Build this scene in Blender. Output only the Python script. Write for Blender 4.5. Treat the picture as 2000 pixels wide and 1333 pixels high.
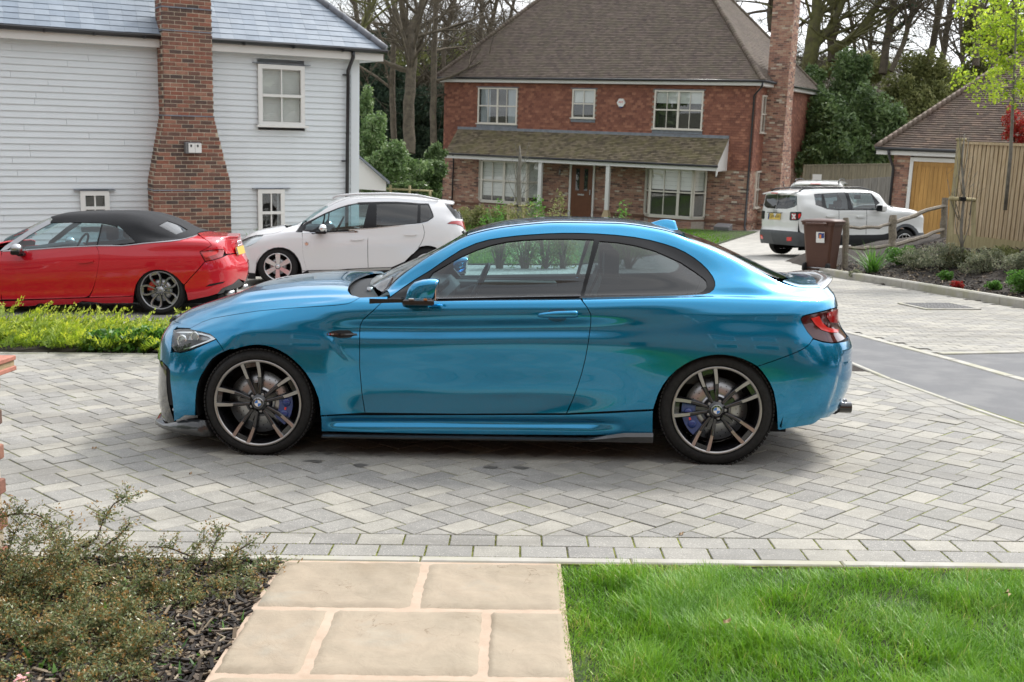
import bpy, bmesh, math, random
import numpy as np
from mathutils import Vector, Matrix
from mathutils.bvhtree import BVHTree
from mathutils.geometry import delaunay_2d_cdt
for o in list(bpy.data.objects): bpy.data.objects.remove(o, do_unlink=True)
SC = bpy.context.scene; COL = SC.collection
PI = math.pi; R = math.radians
# ------------------------------------------------------------------ camera, sky, sun
# camera at the world origin (z up is true up); the ground is a gently falling plane
CAMR = Matrix(((0.9994901913, 0.0, -0.0319273777), (0.0062615970, 0.9805799048, 0.1960200060), (0.0313073450, -0.1961199896, 0.9800799966)))  # columns: right, forward, up
FPX = 2115.797
cam = bpy.data.cameras.new('camera'); CAM = bpy.data.objects.new('camera', cam); COL.objects.link(CAM); SC.camera = CAM
cam.sensor_fit = 'HORIZONTAL'; cam.sensor_width = 36.0; cam.lens = 36.0 * FPX / 2000.0
cam.clip_start = 0.05; cam.clip_end = 3000
cam.dof.use_dof = True; cam.dof.focus_distance = 6.0; cam.dof.aperture_fstop = 7.0
_r, _f, _u = CAMR.col[0], CAMR.col[1], CAMR.col[2]
CAM.matrix_world = Matrix(((_r[0], _u[0], -_f[0], 0), (_r[1], _u[1], -_f[1], 0), (_r[2], _u[2], -_f[2], 0), (0, 0, 0, 1)))
# ground frame: x right, y away, z normal to the falling ground
G3 = Matrix(((0.9997768512, 0.0012085255, -0.0210899781), (0.0, 0.9983621978, 0.0572094567), (0.0211245760, -0.0571966904, 0.9981394146)))
GM = Matrix.Translation((0, 0, -1.5944)) @ G3.to_4x4(); GI = GM.inverted()
SUN_EL, SUN_AZ = R(46), R(40)   # azimuth from +y towards +x
SKY_STRENGTH = 0.1
world = bpy.data.worlds.new('World'); SC.world = world; world.use_nodes = True
def build_sky():
 nt = world.node_tree; N = nt.nodes; L = nt.links; N.clear()
 out = N.new('ShaderNodeOutputWorld'); bg = N.new('ShaderNodeBackground'); bg.inputs[1].default_value = SKY_STRENGTH
 sky = N.new('ShaderNodeTexSky'); sky.sky_type = 'NISHITA'; sky.sun_disc = False
 sky.sun_elevation = SUN_EL; sky.sun_rotation = SUN_AZ; sky.air_density = 1.0; sky.dust_density = 1.5; sky.ozone_density = 1.0
 tc = N.new('ShaderNodeTexCoord'); sep = N.new('ShaderNodeSeparateXYZ'); L.new(tc.outputs['Generated'], sep.inputs[0])
 # flat cloud deck: direction / (z + .12)
 add = N.new('ShaderNodeMath'); add.operation = 'ADD'; add.inputs[1].default_value = 0.14; L.new(sep.outputs[2], add.inputs[0])
 mx = N.new('ShaderNodeMath'); mx.operation = 'MAXIMUM'; mx.inputs[1].default_value = 0.05; L.new(add.outputs[0], mx.inputs[0])
 dx = N.new('ShaderNodeMath'); dx.operation = 'DIVIDE'; L.new(sep.outputs[0], dx.inputs[0]); L.new(mx.outputs[0], dx.inputs[1])
 dy = N.new('ShaderNodeMath'); dy.operation = 'DIVIDE'; L.new(sep.outputs[1], dy.inputs[0]); L.new(mx.outputs[0], dy.inputs[1])
 cb = N.new('ShaderNodeCombineXYZ'); L.new(dx.outputs[0], cb.inputs[0]); L.new(dy.outputs[0], cb.inputs[1])
 nz = N.new('ShaderNodeTexNoise'); nz.inputs['Scale'].default_value = 1.1; nz.inputs['Detail'].default_value = 9; nz.inputs['Roughness'].default_value = 0.56; nz.inputs['Distortion'].default_value = 0.4
 L.new(cb.outputs[0], nz.inputs['Vector'])
 rp = N.new('ShaderNodeValToRGB'); rp.color_ramp.elements[0].position = 0.34; rp.color_ramp.elements[0].color = (0.62, 0.62, 0.62, 1)
 rp.color_ramp.elements[1].position = 0.56; rp.color_ramp.elements[1].color = (1, 1, 1, 1); L.new(nz.outputs['Fac'], rp.inputs[0])
 nz2 = N.new('ShaderNodeTexNoise'); nz2.inputs['Scale'].default_value = 2.3; nz2.inputs['Detail'].default_value = 6; L.new(cb.outputs[0], nz2.inputs['Vector'])
 rp2 = N.new('ShaderNodeValToRGB'); rp2.color_ramp.elements[0].position = 0.35; rp2.color_ramp.elements[0].color = (7.6, 8.0, 8.6, 1)
 rp2.color_ramp.elements[1].position = 0.65; rp2.color_ramp.elements[1].color = (10.8, 10.9, 11.1, 1); L.new(nz2.outputs['Fac'], rp2.inputs[0])
 mix = N.new('ShaderNodeMix'); mix.data_type = 'RGBA'; L.new(rp.outputs[0], mix.inputs[0]); L.new(sky.outputs[0], mix.inputs[6]); L.new(rp2.outputs[0], mix.inputs[7])
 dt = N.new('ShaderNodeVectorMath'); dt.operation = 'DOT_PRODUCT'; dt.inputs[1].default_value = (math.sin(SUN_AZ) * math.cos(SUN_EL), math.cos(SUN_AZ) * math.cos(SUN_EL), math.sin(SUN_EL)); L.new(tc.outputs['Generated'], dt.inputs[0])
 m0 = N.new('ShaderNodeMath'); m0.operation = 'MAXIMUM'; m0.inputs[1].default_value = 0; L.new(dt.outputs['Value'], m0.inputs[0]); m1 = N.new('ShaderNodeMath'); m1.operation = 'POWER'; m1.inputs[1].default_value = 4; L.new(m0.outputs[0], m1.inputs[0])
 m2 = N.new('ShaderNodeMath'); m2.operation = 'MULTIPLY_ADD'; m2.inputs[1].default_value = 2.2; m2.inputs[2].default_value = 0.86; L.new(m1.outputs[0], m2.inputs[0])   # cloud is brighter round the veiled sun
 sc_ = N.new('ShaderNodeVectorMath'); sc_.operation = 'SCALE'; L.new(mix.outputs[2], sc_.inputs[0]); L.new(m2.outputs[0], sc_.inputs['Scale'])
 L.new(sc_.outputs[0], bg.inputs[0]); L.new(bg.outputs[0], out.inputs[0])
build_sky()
sun = bpy.data.lights.new('sun', 'SUN'); sun.energy = 2.2; sun.angle = R(9); sun.color = (1.0, 0.95, 0.87)
SUN = bpy.data.objects.new('sun', sun); COL.objects.link(SUN)
_d = Vector((math.sin(SUN_AZ) * math.cos(SUN_EL), math.cos(SUN_AZ) * math.cos(SUN_EL), math.sin(SUN_EL)))
SUN.rotation_euler = _d.to_track_quat('Z', 'Y').to_euler()
SC.view_settings.view_transform = 'Standard'; SC.view_settings.look = 'None'; SC.view_settings.gamma = 1; SC.view_settings.use_curve_mapping = False
SC.view_settings.exposure = 0.45
SC.render.engine = 'CYCLES'
SC.cycles.max_bounces = 8; SC.cycles.transparent_max_bounces = 12; SC.cycles.glossy_bounces = 4; SC.cycles.transmission_bounces = 6; SC.cycles.diffuse_bounces = 3
SC.cycles.caustics_reflective = False; SC.cycles.caustics_refractive = False; SC.cycles.sample_clamp_indirect = 6
# ------------------------------------------------------------------ pixel <-> place (photograph is 2000 px wide)
def pdir(u, v): return CAMR @ Vector(((u - 1000) / FPX, 1.0, -(v - 666.5) / FPX))
def ondist(u, v, d): return pdir(u, v) * d                                    # world point at depth d
def onground(u, v, z=0.0):                                                    # ground-frame point
 d = G3.transposed() @ pdir(u, v); o = GI @ Vector((0, 0, 0)); return o + d * ((z - o[2]) / d[2])
def onwall(u, v, P, az):                                                      # world point on the upright plane through P
 n = Vector((-math.sin(az), math.cos(az), 0)); r = pdir(u, v); return r * (n.dot(P) / n.dot(r))
def gw(x, y, z=0.0): return GM @ Vector((x, y, z))
# ------------------------------------------------------------------ object helpers
def props(o, label=None, cat=None, group=None, kind=None):
 if label: o['label'] = label
 if cat: o['category'] = cat
 if group: o['group'] = group
 if kind: o['kind'] = kind
 return o
def empty(name, M, label=None, cat=None, group=None, kind=None):
 o = bpy.data.objects.new(name, None); COL.objects.link(o); o.empty_display_size = 0.2; o.matrix_world = M
 return props(o, label, cat, group, kind)
def link(name, me, parent=None, M=None):
 o = bpy.data.objects.new(name, me); COL.objects.link(o)
 if parent is not None: o.parent = parent
 if M is not None:
  if parent is None: o.matrix_world = M
  else: o.matrix_local = M
 return o
class MB:
 """collects faces of several materials and links them as one mesh"""
 def __init__(s): s.v = []; s.f = []; s.m = []; s.mats = []; s.sm = []; s.tint = []
 def mi(s, m):
  if m not in s.mats: s.mats.append(m)
  return s.mats.index(m)
 def add(s, vs, fs, m, smooth=False, tint=None):
  b = len(s.v); k = s.mi(m); s.v.extend([tuple(v) for v in vs])
  for f in fs: s.f.append(tuple(i + b for i in f)); s.m.append(k); s.sm.append(smooth); s.tint.append(0.5 if tint is None else tint)
  return s
 def box(s, c, d, m, M=None, tint=None, bev=0.0):
  x, y, z = d[0] / 2, d[1] / 2, d[2] / 2
  if bev <= 0:
   vs = [Vector((c[0] + i * x, c[1] + j * y, c[2] + k * z)) for k in (-1, 1) for i, j in ((-1, -1), (1, -1), (1, 1), (-1, 1))]
   fs = [(0, 3, 2, 1), (4, 5, 6, 7), (0, 1, 5, 4), (1, 2, 6, 5), (2, 3, 7, 6), (3, 0, 4, 7)]
  else:
   b = min(bev, x * .49, y * .49, z * .49); vs = []; fs = []
   for k, (xx, yy, zz) in enumerate(((x - b, y - b, -z), (x, y, -z + b), (x, y, z - b), (x - b, y - b, z))):
    vs += [Vector((c[0] + i * xx, c[1] + j * yy, c[2] + zz)) for i, j in ((-1, -1), (1, -1), (1, 1), (-1, 1))]
   fs = [(0, 3, 2, 1), (12, 13, 14, 15)]
   for k in range(3):
    for q in range(4): a = k * 4 + q; bb = k * 4 + (q + 1) % 4; fs.append((a, bb, bb + 4, a + 4))
  if M is not None: vs = [M @ v for v in vs]
  return s.add(vs, fs, m, False, tint)
 def tube(s, pts, rad, m, n=8, cap=True, smooth=True, tint=None):
  pts = [Vector(p) for p in pts]; rad = [rad] * len(pts) if not hasattr(rad, '__len__') else rad
  vs = []; fs = []; up = None
  for i, p in enumerate(pts):
   t = (pts[min(i + 1, len(pts) - 1)] - pts[max(i - 1, 0)])
   if t.length < 1e-9: t = Vector((0, 0, 1))
   t.normalize()
   if up is None: up = Vector((0, 0, 1)) if abs(t.z) < .9 else Vector((1, 0, 0))
   a = t.cross(up);
   if a.length < 1e-6: a = t.cross(Vector((0, 1, 0)))
   a.normalize(); b = a.cross(t); up = b
   for k in range(n):
    w = 2 * PI * k / n; vs.append(p + (a * math.cos(w) + b * math.sin(w)) * rad[i])
  for i in range(len(pts) - 1):
   for k in range(n): a = i * n + k; b = i * n + (k + 1) % n; fs.append((a, b, b + n, a + n))
  if cap: fs.append(tuple(range(n - 1, -1, -1))); fs.append(tuple((len(pts) - 1) * n + k for k in range(n)))
  return s.add(vs, fs, m, smooth, tint)
 def prism(s, poly, h0, h1, m, axis='z', M=None, tint=None):
  """poly: 2D outline (ccw), extruded between h0 and h1 along the axis"""
  n = len(poly)
  def p3(p, h): return Vector((p[0], p[1], h)) if axis == 'z' else (Vector((p[0], h, p[1])) if axis == 'y' else Vector((h, p[0], p[1])))
  vs = [p3(p, h0) for p in poly] + [p3(p, h1) for p in poly]
  if M is not None: vs = [M @ v for v in vs]
  fs = [tuple(range(n - 1, -1, -1)), tuple(range(n, 2 * n))] + [(i, (i + 1) % n, (i + 1) % n + n, i + n) for i in range(n)]
  return s.add(vs, fs, m, False, tint)
 def lathe(s, prof, m, n=48, axis='y', smooth=True, M=None, closed=False):
  """prof: (radius, height) pairs turned about the axis"""
  vs = []; fs = []; k = len(prof)
  for i in range(n):
   a = 2 * PI * i / n; c, q = math.cos(a), math.sin(a)
   for r, h in prof: vs.append(Vector((r * c, h, r * q)) if axis == 'y' else Vector((r * c, r * q, h)))
  for i in range(n):
   j = (i + 1) % n
   for q in range(k - 1 if not closed else k): fs.append((i * k + q, j * k + q, j * k + (q + 1) % k, i * k + (q + 1) % k))
  if M is not None: vs = [M @ v for v in vs]
  return s.add(vs, fs, m, smooth)
 def mesh(s, name):
  me = bpy.data.meshes.new(name); me.from_pydata(s.v, [], s.f)
  for m in s.mats: me.materials.append(m)
  if s.f:
   me.polygons.foreach_set('material_index', s.m); me.polygons.foreach_set('use_smooth', s.sm)
   at = me.attributes.new('tint', 'FLOAT', 'FACE'); at.data.foreach_set('value', s.tint)
  me.update(); return me
 def build(s, name, parent=None, M=None, recalc=False):
  me = s.mesh(name)
  if recalc:
   bm = bmesh.new(); bm.from_mesh(me); bmesh.ops.recalc_face_normals(bm, faces=bm.faces); bm.to_mesh(me); bm.free()
  return link(name, me, parent, M)
def np_mesh(name, V, F, mats, midx=None, smooth=False, tint=None):
 """fast mesh from numpy arrays; F is (n,3) or (n,4)"""
 me = bpy.data.meshes.new(name); V = np.asarray(V, np.float32); F = np.asarray(F, np.int32); k = F.shape[1]
 me.vertices.add(len(V)); me.vertices.foreach_set('co', V.ravel())
 me.loops.add(F.size); me.loops.foreach_set('vertex_index', F.ravel())
 me.polygons.add(len(F)); me.polygons.foreach_set('loop_start', np.arange(0, F.size, k, dtype=np.int32)); me.polygons.foreach_set('loop_total', np.full(len(F), k, np.int32))
 for m in mats: me.materials.append(m)
 if midx is not None: me.polygons.foreach_set('material_index', np.asarray(midx, np.int32))
 me.polygons.foreach_set('use_smooth', np.full(len(F), smooth))
 if tint is not None:
  at = me.attributes.new('tint', 'FLOAT', 'FACE'); at.data.foreach_set('value', np.asarray(tint, np.float32))
 me.update(calc_edges=True); return me
def copy_tree(o, parent=None):
 c = o.copy(); COL.objects.link(c); c.parent = parent
 for ch in list(o.children): copy_tree(ch, c)
 return c
def text_mesh(txt, size, depth=0.0, align='CENTER'):
 cu = bpy.data.curves.new('t', 'FONT'); cu.body = txt; cu.size = size; cu.extrude = depth; cu.align_x = align; cu.align_y = 'CENTER'; cu.resolution_u = 3
 o = bpy.data.objects.new('t', cu); COL.objects.link(o); dg = bpy.context.evaluated_depsgraph_get(); me = bpy.data.meshes.new_from_object(o.evaluated_get(dg))
 bpy.data.objects.remove(o); return me
# ------------------------------------------------------------------ materials
class NB:
 def __init__(s, name):
  s.m = bpy.data.materials.new(name); s.m.use_nodes = True; s.nt = s.m.node_tree; s.N = s.nt.nodes; s.L = s.nt.links
  s.b = s.N['Principled BSDF']
 def n(s, t, **k):
  x = s.N.new(t)
  for a, b in k.items(): setattr(x, a, b)
  return x
 def li(s, a, b): s.L.new(a, b); return s
 def pos(s, kind='Object'):
  if kind == 'Position': return s.n('ShaderNodeNewGeometry').outputs['Position']
  return s.n('ShaderNodeTexCoord').outputs[kind]
 def noise(s, scale, detail=4, rough=.55, vec=None, dist=0, dim=None):
  x = s.n('ShaderNodeTexNoise'); x.inputs['Scale'].default_value = scale; x.inputs['Detail'].default_value = detail; x.inputs['Roughness'].default_value = rough; x.inputs['Distortion'].default_value = dist
  if vec is not None: s.li(vec, x.inputs['Vector'])
  return x.outputs['Fac']
 def scale(s, vec, sc):
  x = s.n('ShaderNodeMapping'); x.inputs['Scale'].default_value = sc; s.li(vec, x.inputs['Vector']); return x.outputs[0]
 def ramp(s, fac, stops, interp='LINEAR'):
  x = s.n('ShaderNodeValToRGB'); x.color_ramp.interpolation = interp; e = x.color_ramp.elements
  while len(e) < len(stops): e.new(0.5)
  for i, (p, c) in enumerate(stops):
   e[i].position = p; e[i].color = (c, c, c, 1) if not hasattr(c, '__len__') else (*c, 1)
  s.li(fac, x.inputs[0]); return x.outputs[0]
 def mix(s, fac, a, b, mode='MIX'):
  x = s.n('ShaderNodeMix', data_type='RGBA', blend_type=mode)
  for i, q in ((0, fac), (6, a), (7, b)):
   if hasattr(q, 'is_linked') or hasattr(q, 'links'): s.li(q, x.inputs[i])
   else: x.inputs[i].default_value = q if i == 0 else (*q, 1) if len(q) == 3 else q
  return x.outputs[2]
 def math(s, op, a, b=None):
  x = s.n('ShaderNodeMath', operation=op)
  for i, q in ((0, a), (1, b)):
   if q is None: continue
   if hasattr(q, 'links'): s.li(q, x.inputs[i])
   else: x.inputs[i].default_value = q
  return x.outputs[0]
 def tint(s): return s.n('ShaderNodeAttribute', attribute_name='tint').outputs['Fac']
 def rand(s): return s.n('ShaderNodeObjectInfo').outputs['Random']
 def col(s, c):
  if hasattr(c, 'links'): s.li(c, s.b.inputs['Base Color'])
  else: s.b.inputs['Base Color'].default_value = (*c, 1)
  return s
 def set(s, **k):
  for a, v in k.items():
   i = s.b.inputs[a.replace('_', ' ')]
   if hasattr(v, 'links'): s.li(v, i)
   else: i.default_value = (*v, 1) if hasattr(v, '__len__') else v
  return s
 def bump(s, h, strength=.4, dist=.01):
  x = s.n('ShaderNodeBump'); x.inputs['Strength'].default_value = strength; x.inputs['Distance'].default_value = dist; s.li(h, x.inputs['Height']); s.li(x.outputs[0], s.b.inputs['Normal']); return s
def plain(name, c, rough=.5, metal=0.0, spec=.5, var=.0, vscale=8, coat=0.0, bump=0.0, bscale=60):
 q = NB(name); q.set(Roughness=rough, Metallic=metal, Specular_IOR_Level=spec)
 if coat: q.set(Coat_Weight=coat, Coat_Roughness=.04)
 if var:
  f = q.noise(vscale, 5, .6, q.pos()); q.col(q.ramp(f, [(.3, tuple(x * (1 - var) for x in c)), (.7, tuple(min(1, x * (1 + var)) for x in c))]))
 else: q.col(c)
 if bump: q.bump(q.noise(bscale, 4, .6, q.pos()), bump, .01)
 return q.m
# ------------------------------------------------------------------ car bodies: one smooth surface cut into panels
def pchip(xk, yk, x):
 xk = np.asarray(xk, float); yk = np.asarray(yk, float); h = np.diff(xk); d = np.diff(yk) / h; n = len(xk); m = np.zeros(n)
 for i in range(1, n - 1):
  if d[i - 1] * d[i] > 0:
   w1 = 2 * h[i] + h[i - 1]; w2 = h[i] + 2 * h[i - 1]; m[i] = (w1 + w2) / (w1 / d[i - 1] + w2 / d[i])
 m[0] = d[0]; m[-1] = d[-1]
 i = np.clip(np.searchsorted(xk, x) - 1, 0, n - 2); t = (x - xk[i]) / h[i]; t2 = t * t; t3 = t2 * t
 return (2 * t3 - 3 * t2 + 1) * yk[i] + (t3 - 2 * t2 + t) * h[i] * m[i] + (-2 * t3 + 3 * t2) * yk[i + 1] + (t3 - t2) * h[i] * m[i + 1]
def inpoly(P, poly):
 x, y = P[:, 0], P[:, 1]; r = np.zeros(len(P), bool); n = len(poly); j = n - 1
 for i in range(n):
  xi, yi = poly[i]; xj, yj = poly[j]
  if yi != yj: r ^= ((yi > y) != (yj > y)) & (x < (xj - xi) * (y - yi) / (yj - yi) + xi)
  j = i
 return r
def segdist(P, poly):
 d = np.full(len(P), 1e9); n = len(poly)
 for i in range(n):
  a = np.array(poly[i]); b = np.array(poly[(i + 1) % n]); ab = b - a; L = ab @ ab
  if L < 1e-14: continue
  t = np.clip(((P - a) @ ab) / L, 0, 1); q = a + t[:, None] * ab; d = np.minimum(d, np.hypot(*(P - q).T))
 return d
class Body:
 """levels: rows of knots (s, x, half width, height) or (s, half width, height), from the sill up to the centre line"""
 TS = 0.12
 def __init__(b, levels, M, ds=0.01, blur=3, disp=None):
  b.M = M; b.Mi = M.inverted(); b.disp = disp
  b.s0 = levels[0][0][0]; b.s1 = levels[0][-1][0]; n = int((b.s1 - b.s0) / ds) + 1; S = np.linspace(b.s0, b.s1, n); b.S = S; b.nl = len(levels)
  T = np.zeros((n, b.nl, 3))
  for j, lv in enumerate(levels):
   kn = [(k[0], k[0], k[1], k[2]) if len(k) == 3 else k for k in lv]
   for c in range(3): T[:, j, c] = pchip([k[0] for k in kn], [k[c + 1] for k in kn], S)
  if blur:
   ker = np.exp(-np.arange(-3 * blur, 3 * blur + 1) ** 2 / (2 * blur * blur)); ker /= ker.sum(); p = 3 * blur
   for j in range(b.nl):
    for c in range(3):
     a = T[:, j, c]; e = np.concatenate([2 * a[0] - a[p:0:-1], a, 2 * a[-1] - a[-2:-p - 2:-1]]); T[:, j, c] = np.convolve(e, ker, 'valid')
  T[:, :, 1] = np.maximum(T[:, :, 1], 0); b.T = T
  ts = np.linspace(0, b.nl - 1, (b.nl - 1) * 8 + 1); b.gt = ts; gs = S[::2]; b.gs = gs
  V = b.ev(np.repeat(gs, len(ts)), np.tile(ts, len(gs))); b.gp = np.stack([np.repeat(gs, len(ts)), np.tile(ts, len(gs))], 1)
  k = len(ts); F = []
  for i in range(len(gs) - 1):
   for j in range(k - 1): a = i * k + j; F.append((a, a + 1, a + k + 1)); F.append((a, a + k + 1, a + k))
  b.F = F; b.V = V; b.bvh = BVHTree.FromPolygons([Vector(v) for v in V], F)
 def ev(b, s, t):
  s = np.clip(np.asarray(s, float), b.s0, b.s1); t = np.clip(np.asarray(t, float), 0, b.nl - 1)
  q = (s - b.s0) / (b.s1 - b.s0) * (len(b.S) - 1); i = np.clip(q.astype(int), 0, len(b.S) - 2); w = (q - i)[:, None]
  j = np.clip(t.astype(int), 0, b.nl - 2); u = (t - j)[:, None]
  def L(jj):
   lo = np.clip(jj, 0, b.nl - 1); P = b.T[i, lo] * (1 - w) + b.T[i + 1, lo] * w
   over = jj > b.nl - 1   # mirror across the centre line
   if over.any():
    Q = b.T[i, b.nl - 2] * (1 - w) + b.T[i + 1, b.nl - 2] * w; Q = Q * np.array([1, -1, 1]); P = np.where(over[:, None], Q, P)
   return P
  p1, p2 = L(j), L(j + 1); p0 = np.where((j == 0)[:, None], 2 * p1 - p2, L(np.maximum(j - 1, 0))); p3 = L(j + 2)
  # tangents limited by the neighbouring chords, so that close rows give a firm crease
  d01 = np.linalg.norm(p1 - p0, axis=1)[:, None] + 1e-6; d12 = np.linalg.norm(p2 - p1, axis=1)[:, None] + 1e-6; d23 = np.linalg.norm(p3 - p2, axis=1)[:, None] + 1e-6
  m1 = ((p1 - p0) / d01 * d12 + (p2 - p1) / d12 * d01) / (d01 + d12) * d12; m2 = ((p2 - p1) / d12 * d23 + (p3 - p2) / d23 * d12) / (d12 + d23) * d12
  u2 = u * u; u3 = u2 * u
  P = (2 * u3 - 3 * u2 + 1) * p1 + (u3 - 2 * u2 + u) * m1 + (-2 * u3 + 3 * u2) * p2 + (u3 - u2) * m2
  if b.disp is not None: P = b.disp(P, s, t)
  return P * np.array([1, -1, 1])          # the near side has negative y
 def nrm(b, s, t):
  e = 0.011; h = e * 4.5; ps = b.ev(s + e, t) - b.ev(s - e, t); pt = b.ev(s, t + h) - b.ev(s, t - h); n = np.cross(ps, pt); n /= np.linalg.norm(n, axis=1)[:, None] + 1e-12
  return n, ps / (2 * e), pt / (2 * h)
 def _par(b, co, idx):
  f = b.F[idx]; a, c, d = (np.array(b.V[k]) for k in f); p = np.array(co); v0, v1, v2 = c - a, d - a, p - a
  m = np.array([[v0 @ v0, v0 @ v1], [v0 @ v1, v1 @ v1]]);
  try: w = np.linalg.solve(m, [v2 @ v0, v2 @ v1])
  except np.linalg.LinAlgError: w = (0, 0)
  g = b.gp; return g[f[0]] * (1 - w[0] - w[1]) + g[f[1]] * w[0] + g[f[2]] * w[1]
 def px(b, u, v):
  """surface parameters of a point seen in the photograph"""
  o = b.Mi @ Vector((0, 0, 0)); d = (b.Mi.to_3x3() @ pdir(u, v)).normalized()
  co, n, i, _ = b.bvh.ray_cast(o, d)
  if co is None:
   best = None
   for k in range(60):
    p = o + d * (o.length * (0.6 + 0.8 * k / 59)); c, n, i2, dd = b.bvh.find_nearest(p)
    if c is not None and (best is None or dd < best[0]): best = (dd, c, i2)
   co, i = best[1], best[2]
  return b._par(co, i)
 def lat(b, x, z):
  co, n, i, _ = b.bvh.ray_cast(Vector((x, -3, z)), Vector((0, 1, 0)))
  if co is None: co, n, i, _ = b.bvh.find_nearest(Vector((x, -.85, z)))
  return b._par(co, i)
 def par(b, pts, seg=0.02):
  q = []
  for p in pts:
   if p[0] == 'p': q.append(np.array(p[1:], float))
   elif p[0] == 'c': q.append(b.lat(p[1], p[2]))
   else: q.append(b.px(*p))
  out = []; n = len(q)
  for i in range(n):
   a, c = q[i], q[(i + 1) % n]; pa, pc = b.ev([a[0], c[0]], [a[1], c[1]]); k = max(1, int(np.ceil(np.linalg.norm(pa - pc) / seg)))
   straight = not (pts[i][0] == 'p' or pts[(i + 1) % n][0] == 'p')
   for j in range(k):
    f = j / k
    if straight and j and pts[i][0] not in ('c',) and pts[(i + 1) % n][0] not in ('c',):
     out.append(b.px(pts[i][0] * (1 - f) + pts[(i + 1) % n][0] * f, pts[i][1] * (1 - f) + pts[(i + 1) % n][1] * f))
    else: out.append(a * (1 - f) + c * f)
  o2 = [out[0]]
  for p in out[1:]:
   if np.hypot((p - o2[-1])[0], (p - o2[-1])[1] * b.TS) > .0012: o2.append(p)
  if np.hypot((o2[0] - o2[-1])[0], (o2[0] - o2[-1])[1] * b.TS) < .0012: o2.pop()
  return np.array(o2)
 def smoothpar(b, q, k=1):
  for _ in range(k): q = (np.roll(q, 1, 0) + 2 * q + np.roll(q, -1, 0)) / 4
  return q
 def inset(b, q, d):
  s, t = q[:, 0], q[:, 1]; n, ps, pt = b.nrm(s, t); P = b.ev(s, t); tg = np.roll(P, -1, 0) - np.roll(P, 1, 0); tg /= np.linalg.norm(tg, axis=1)[:, None] + 1e-9
  A = q * np.array([1, b.TS]); area = .5 * np.sum(A[:, 0] * np.roll(A[:, 1], -1) - np.roll(A[:, 0], -1) * A[:, 1])
  w = np.cross(n, tg) * (1 if area > 0 else -1)
  E = (ps * ps).sum(1); Fq = (ps * pt).sum(1); Gq = (pt * pt).sum(1); a = (w * ps).sum(1); c = (w * pt).sum(1); det = E * Gq - Fq * Fq + 1e-9
  ds = (Gq * a - Fq * c) / det * d; dt = (E * c - Fq * a) / det * d
  return q + np.stack([np.clip(ds, -3 * abs(d), 3 * abs(d)), np.clip(dt, -30 * abs(d), 30 * abs(d))], 1)
 def panel(b, name, pts, mat, parent, step=0.022, gap=None, depth=0.014, off=0.0, holes=(), mirror=True, rnd=0.002, raw=False, smooth=0, hole_rim=True):
  gap = b.gapw if gap is None else gap; q = b.par(pts, step) if not raw else pts
  if smooth: q = b.smoothpar(q, smooth)
  hq = [b.par(h, step) for h in holes]
  if gap: q = b.inset(q, gap)
  sc = np.array([1, b.TS]); lo, hi = q.min(0), q.max(0)
  gs = np.arange(lo[0], hi[0], step); gt = np.arange(lo[1], hi[1], step / b.TS * .8)
  Gd = np.stack(np.meshgrid(gs, gt), -1).reshape(-1, 2) if len(gs) and len(gt) else np.zeros((0, 2))
  if len(Gd):
   Gd = Gd[inpoly(Gd, q)]
   if len(Gd): Gd = Gd[segdist(Gd * sc, q * sc) > step * .45]
   for h in hq:
    if len(Gd): Gd = Gd[~inpoly(Gd, h)]
    if len(Gd): Gd = Gd[segdist(Gd * sc, h * sc) > step * .45]
  pts2 = [Vector(p * sc) for p in q]; edges = [(i, (i + 1) % len(q)) for i in range(len(q))]
  for h in hq:
   o = len(pts2); pts2 += [Vector(p * sc) for p in h]; edges += [(o + i, o + (i + 1) % len(h)) for i in range(len(h))]
  pts2 += [Vector(p * sc) for p in Gd]
  v, e, f, *_ = delaunay_2d_cdt(pts2, edges, [], 0, 1e-6)
  v = np.array([(p[0], p[1]) for p in v]) / sc; f = np.array([t for t in f if len(t) == 3]); c = v[f].mean(1); keep = inpoly(c, q)
  for h in hq: keep &= ~inpoly(c, h)
  f = f[keep]; n, _, _ = b.nrm(v[:, 0], v[:, 1]); P = b.ev(v[:, 0], v[:, 1])
  out = np.where((np.median(n[:, 1]) < 0) , 1.0, 1.0)
  P = P + n * (off * b.sgn)
  a = P[f]; fn = np.cross(a[:, 1] - a[:, 0], a[:, 2] - a[:, 0]); nn = n[f].mean(1) * b.sgn; flip = (fn * nn).sum(1) < 0; f[flip] = f[flip][:, ::-1]
  V = list(map(tuple, P)); F = [tuple(map(int, t)) for t in f]; nsurf = len(F)
  if depth:   # rim round every open edge
   cnt = {}
   for t in F:
    for i in range(3): cnt[(t[i], t[(i + 1) % 3])] = 1
   bd = [(x, y) for (x, y) in cnt if (y, x) not in cnt]
   r1 = {}
   def wall(k):
    if k not in r1: p = Vector(V[k]); nv = Vector(n[k] * b.sgn); r1[k] = len(V); V.append(tuple(p)); V.append(tuple(p - nv * depth))
    return r1[k], r1[k] + 1
   for (x, y) in bd: a1, a2 = wall(x); b1, b2 = wall(y); F.append((b1, a1, a2, b2))
  me = bpy.data.meshes.new(name); me.from_pydata(V, [], F); me.materials.append(mat)
  me.polygons.foreach_set('use_smooth', [i < nsurf for i in range(len(F))]); me.update()
  N = n * b.sgn; me.normals_split_custom_set([tuple(N[k]) if i < nsurf else (0, 0, 0) for i, t in enumerate(F) for k in t])
  o = link(name, me, parent)
  if mirror:
   o2 = link(name, me, parent); o2.scale = (1, -1, 1); b.last2 = o2
  return o
 sgn = 1.0; gapw = .0022
def car_matrix(x, y, yaw): return GM @ Matrix.Translation((x, y, 0)) @ Matrix.Rotation(-yaw, 4, 'Z')
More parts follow.
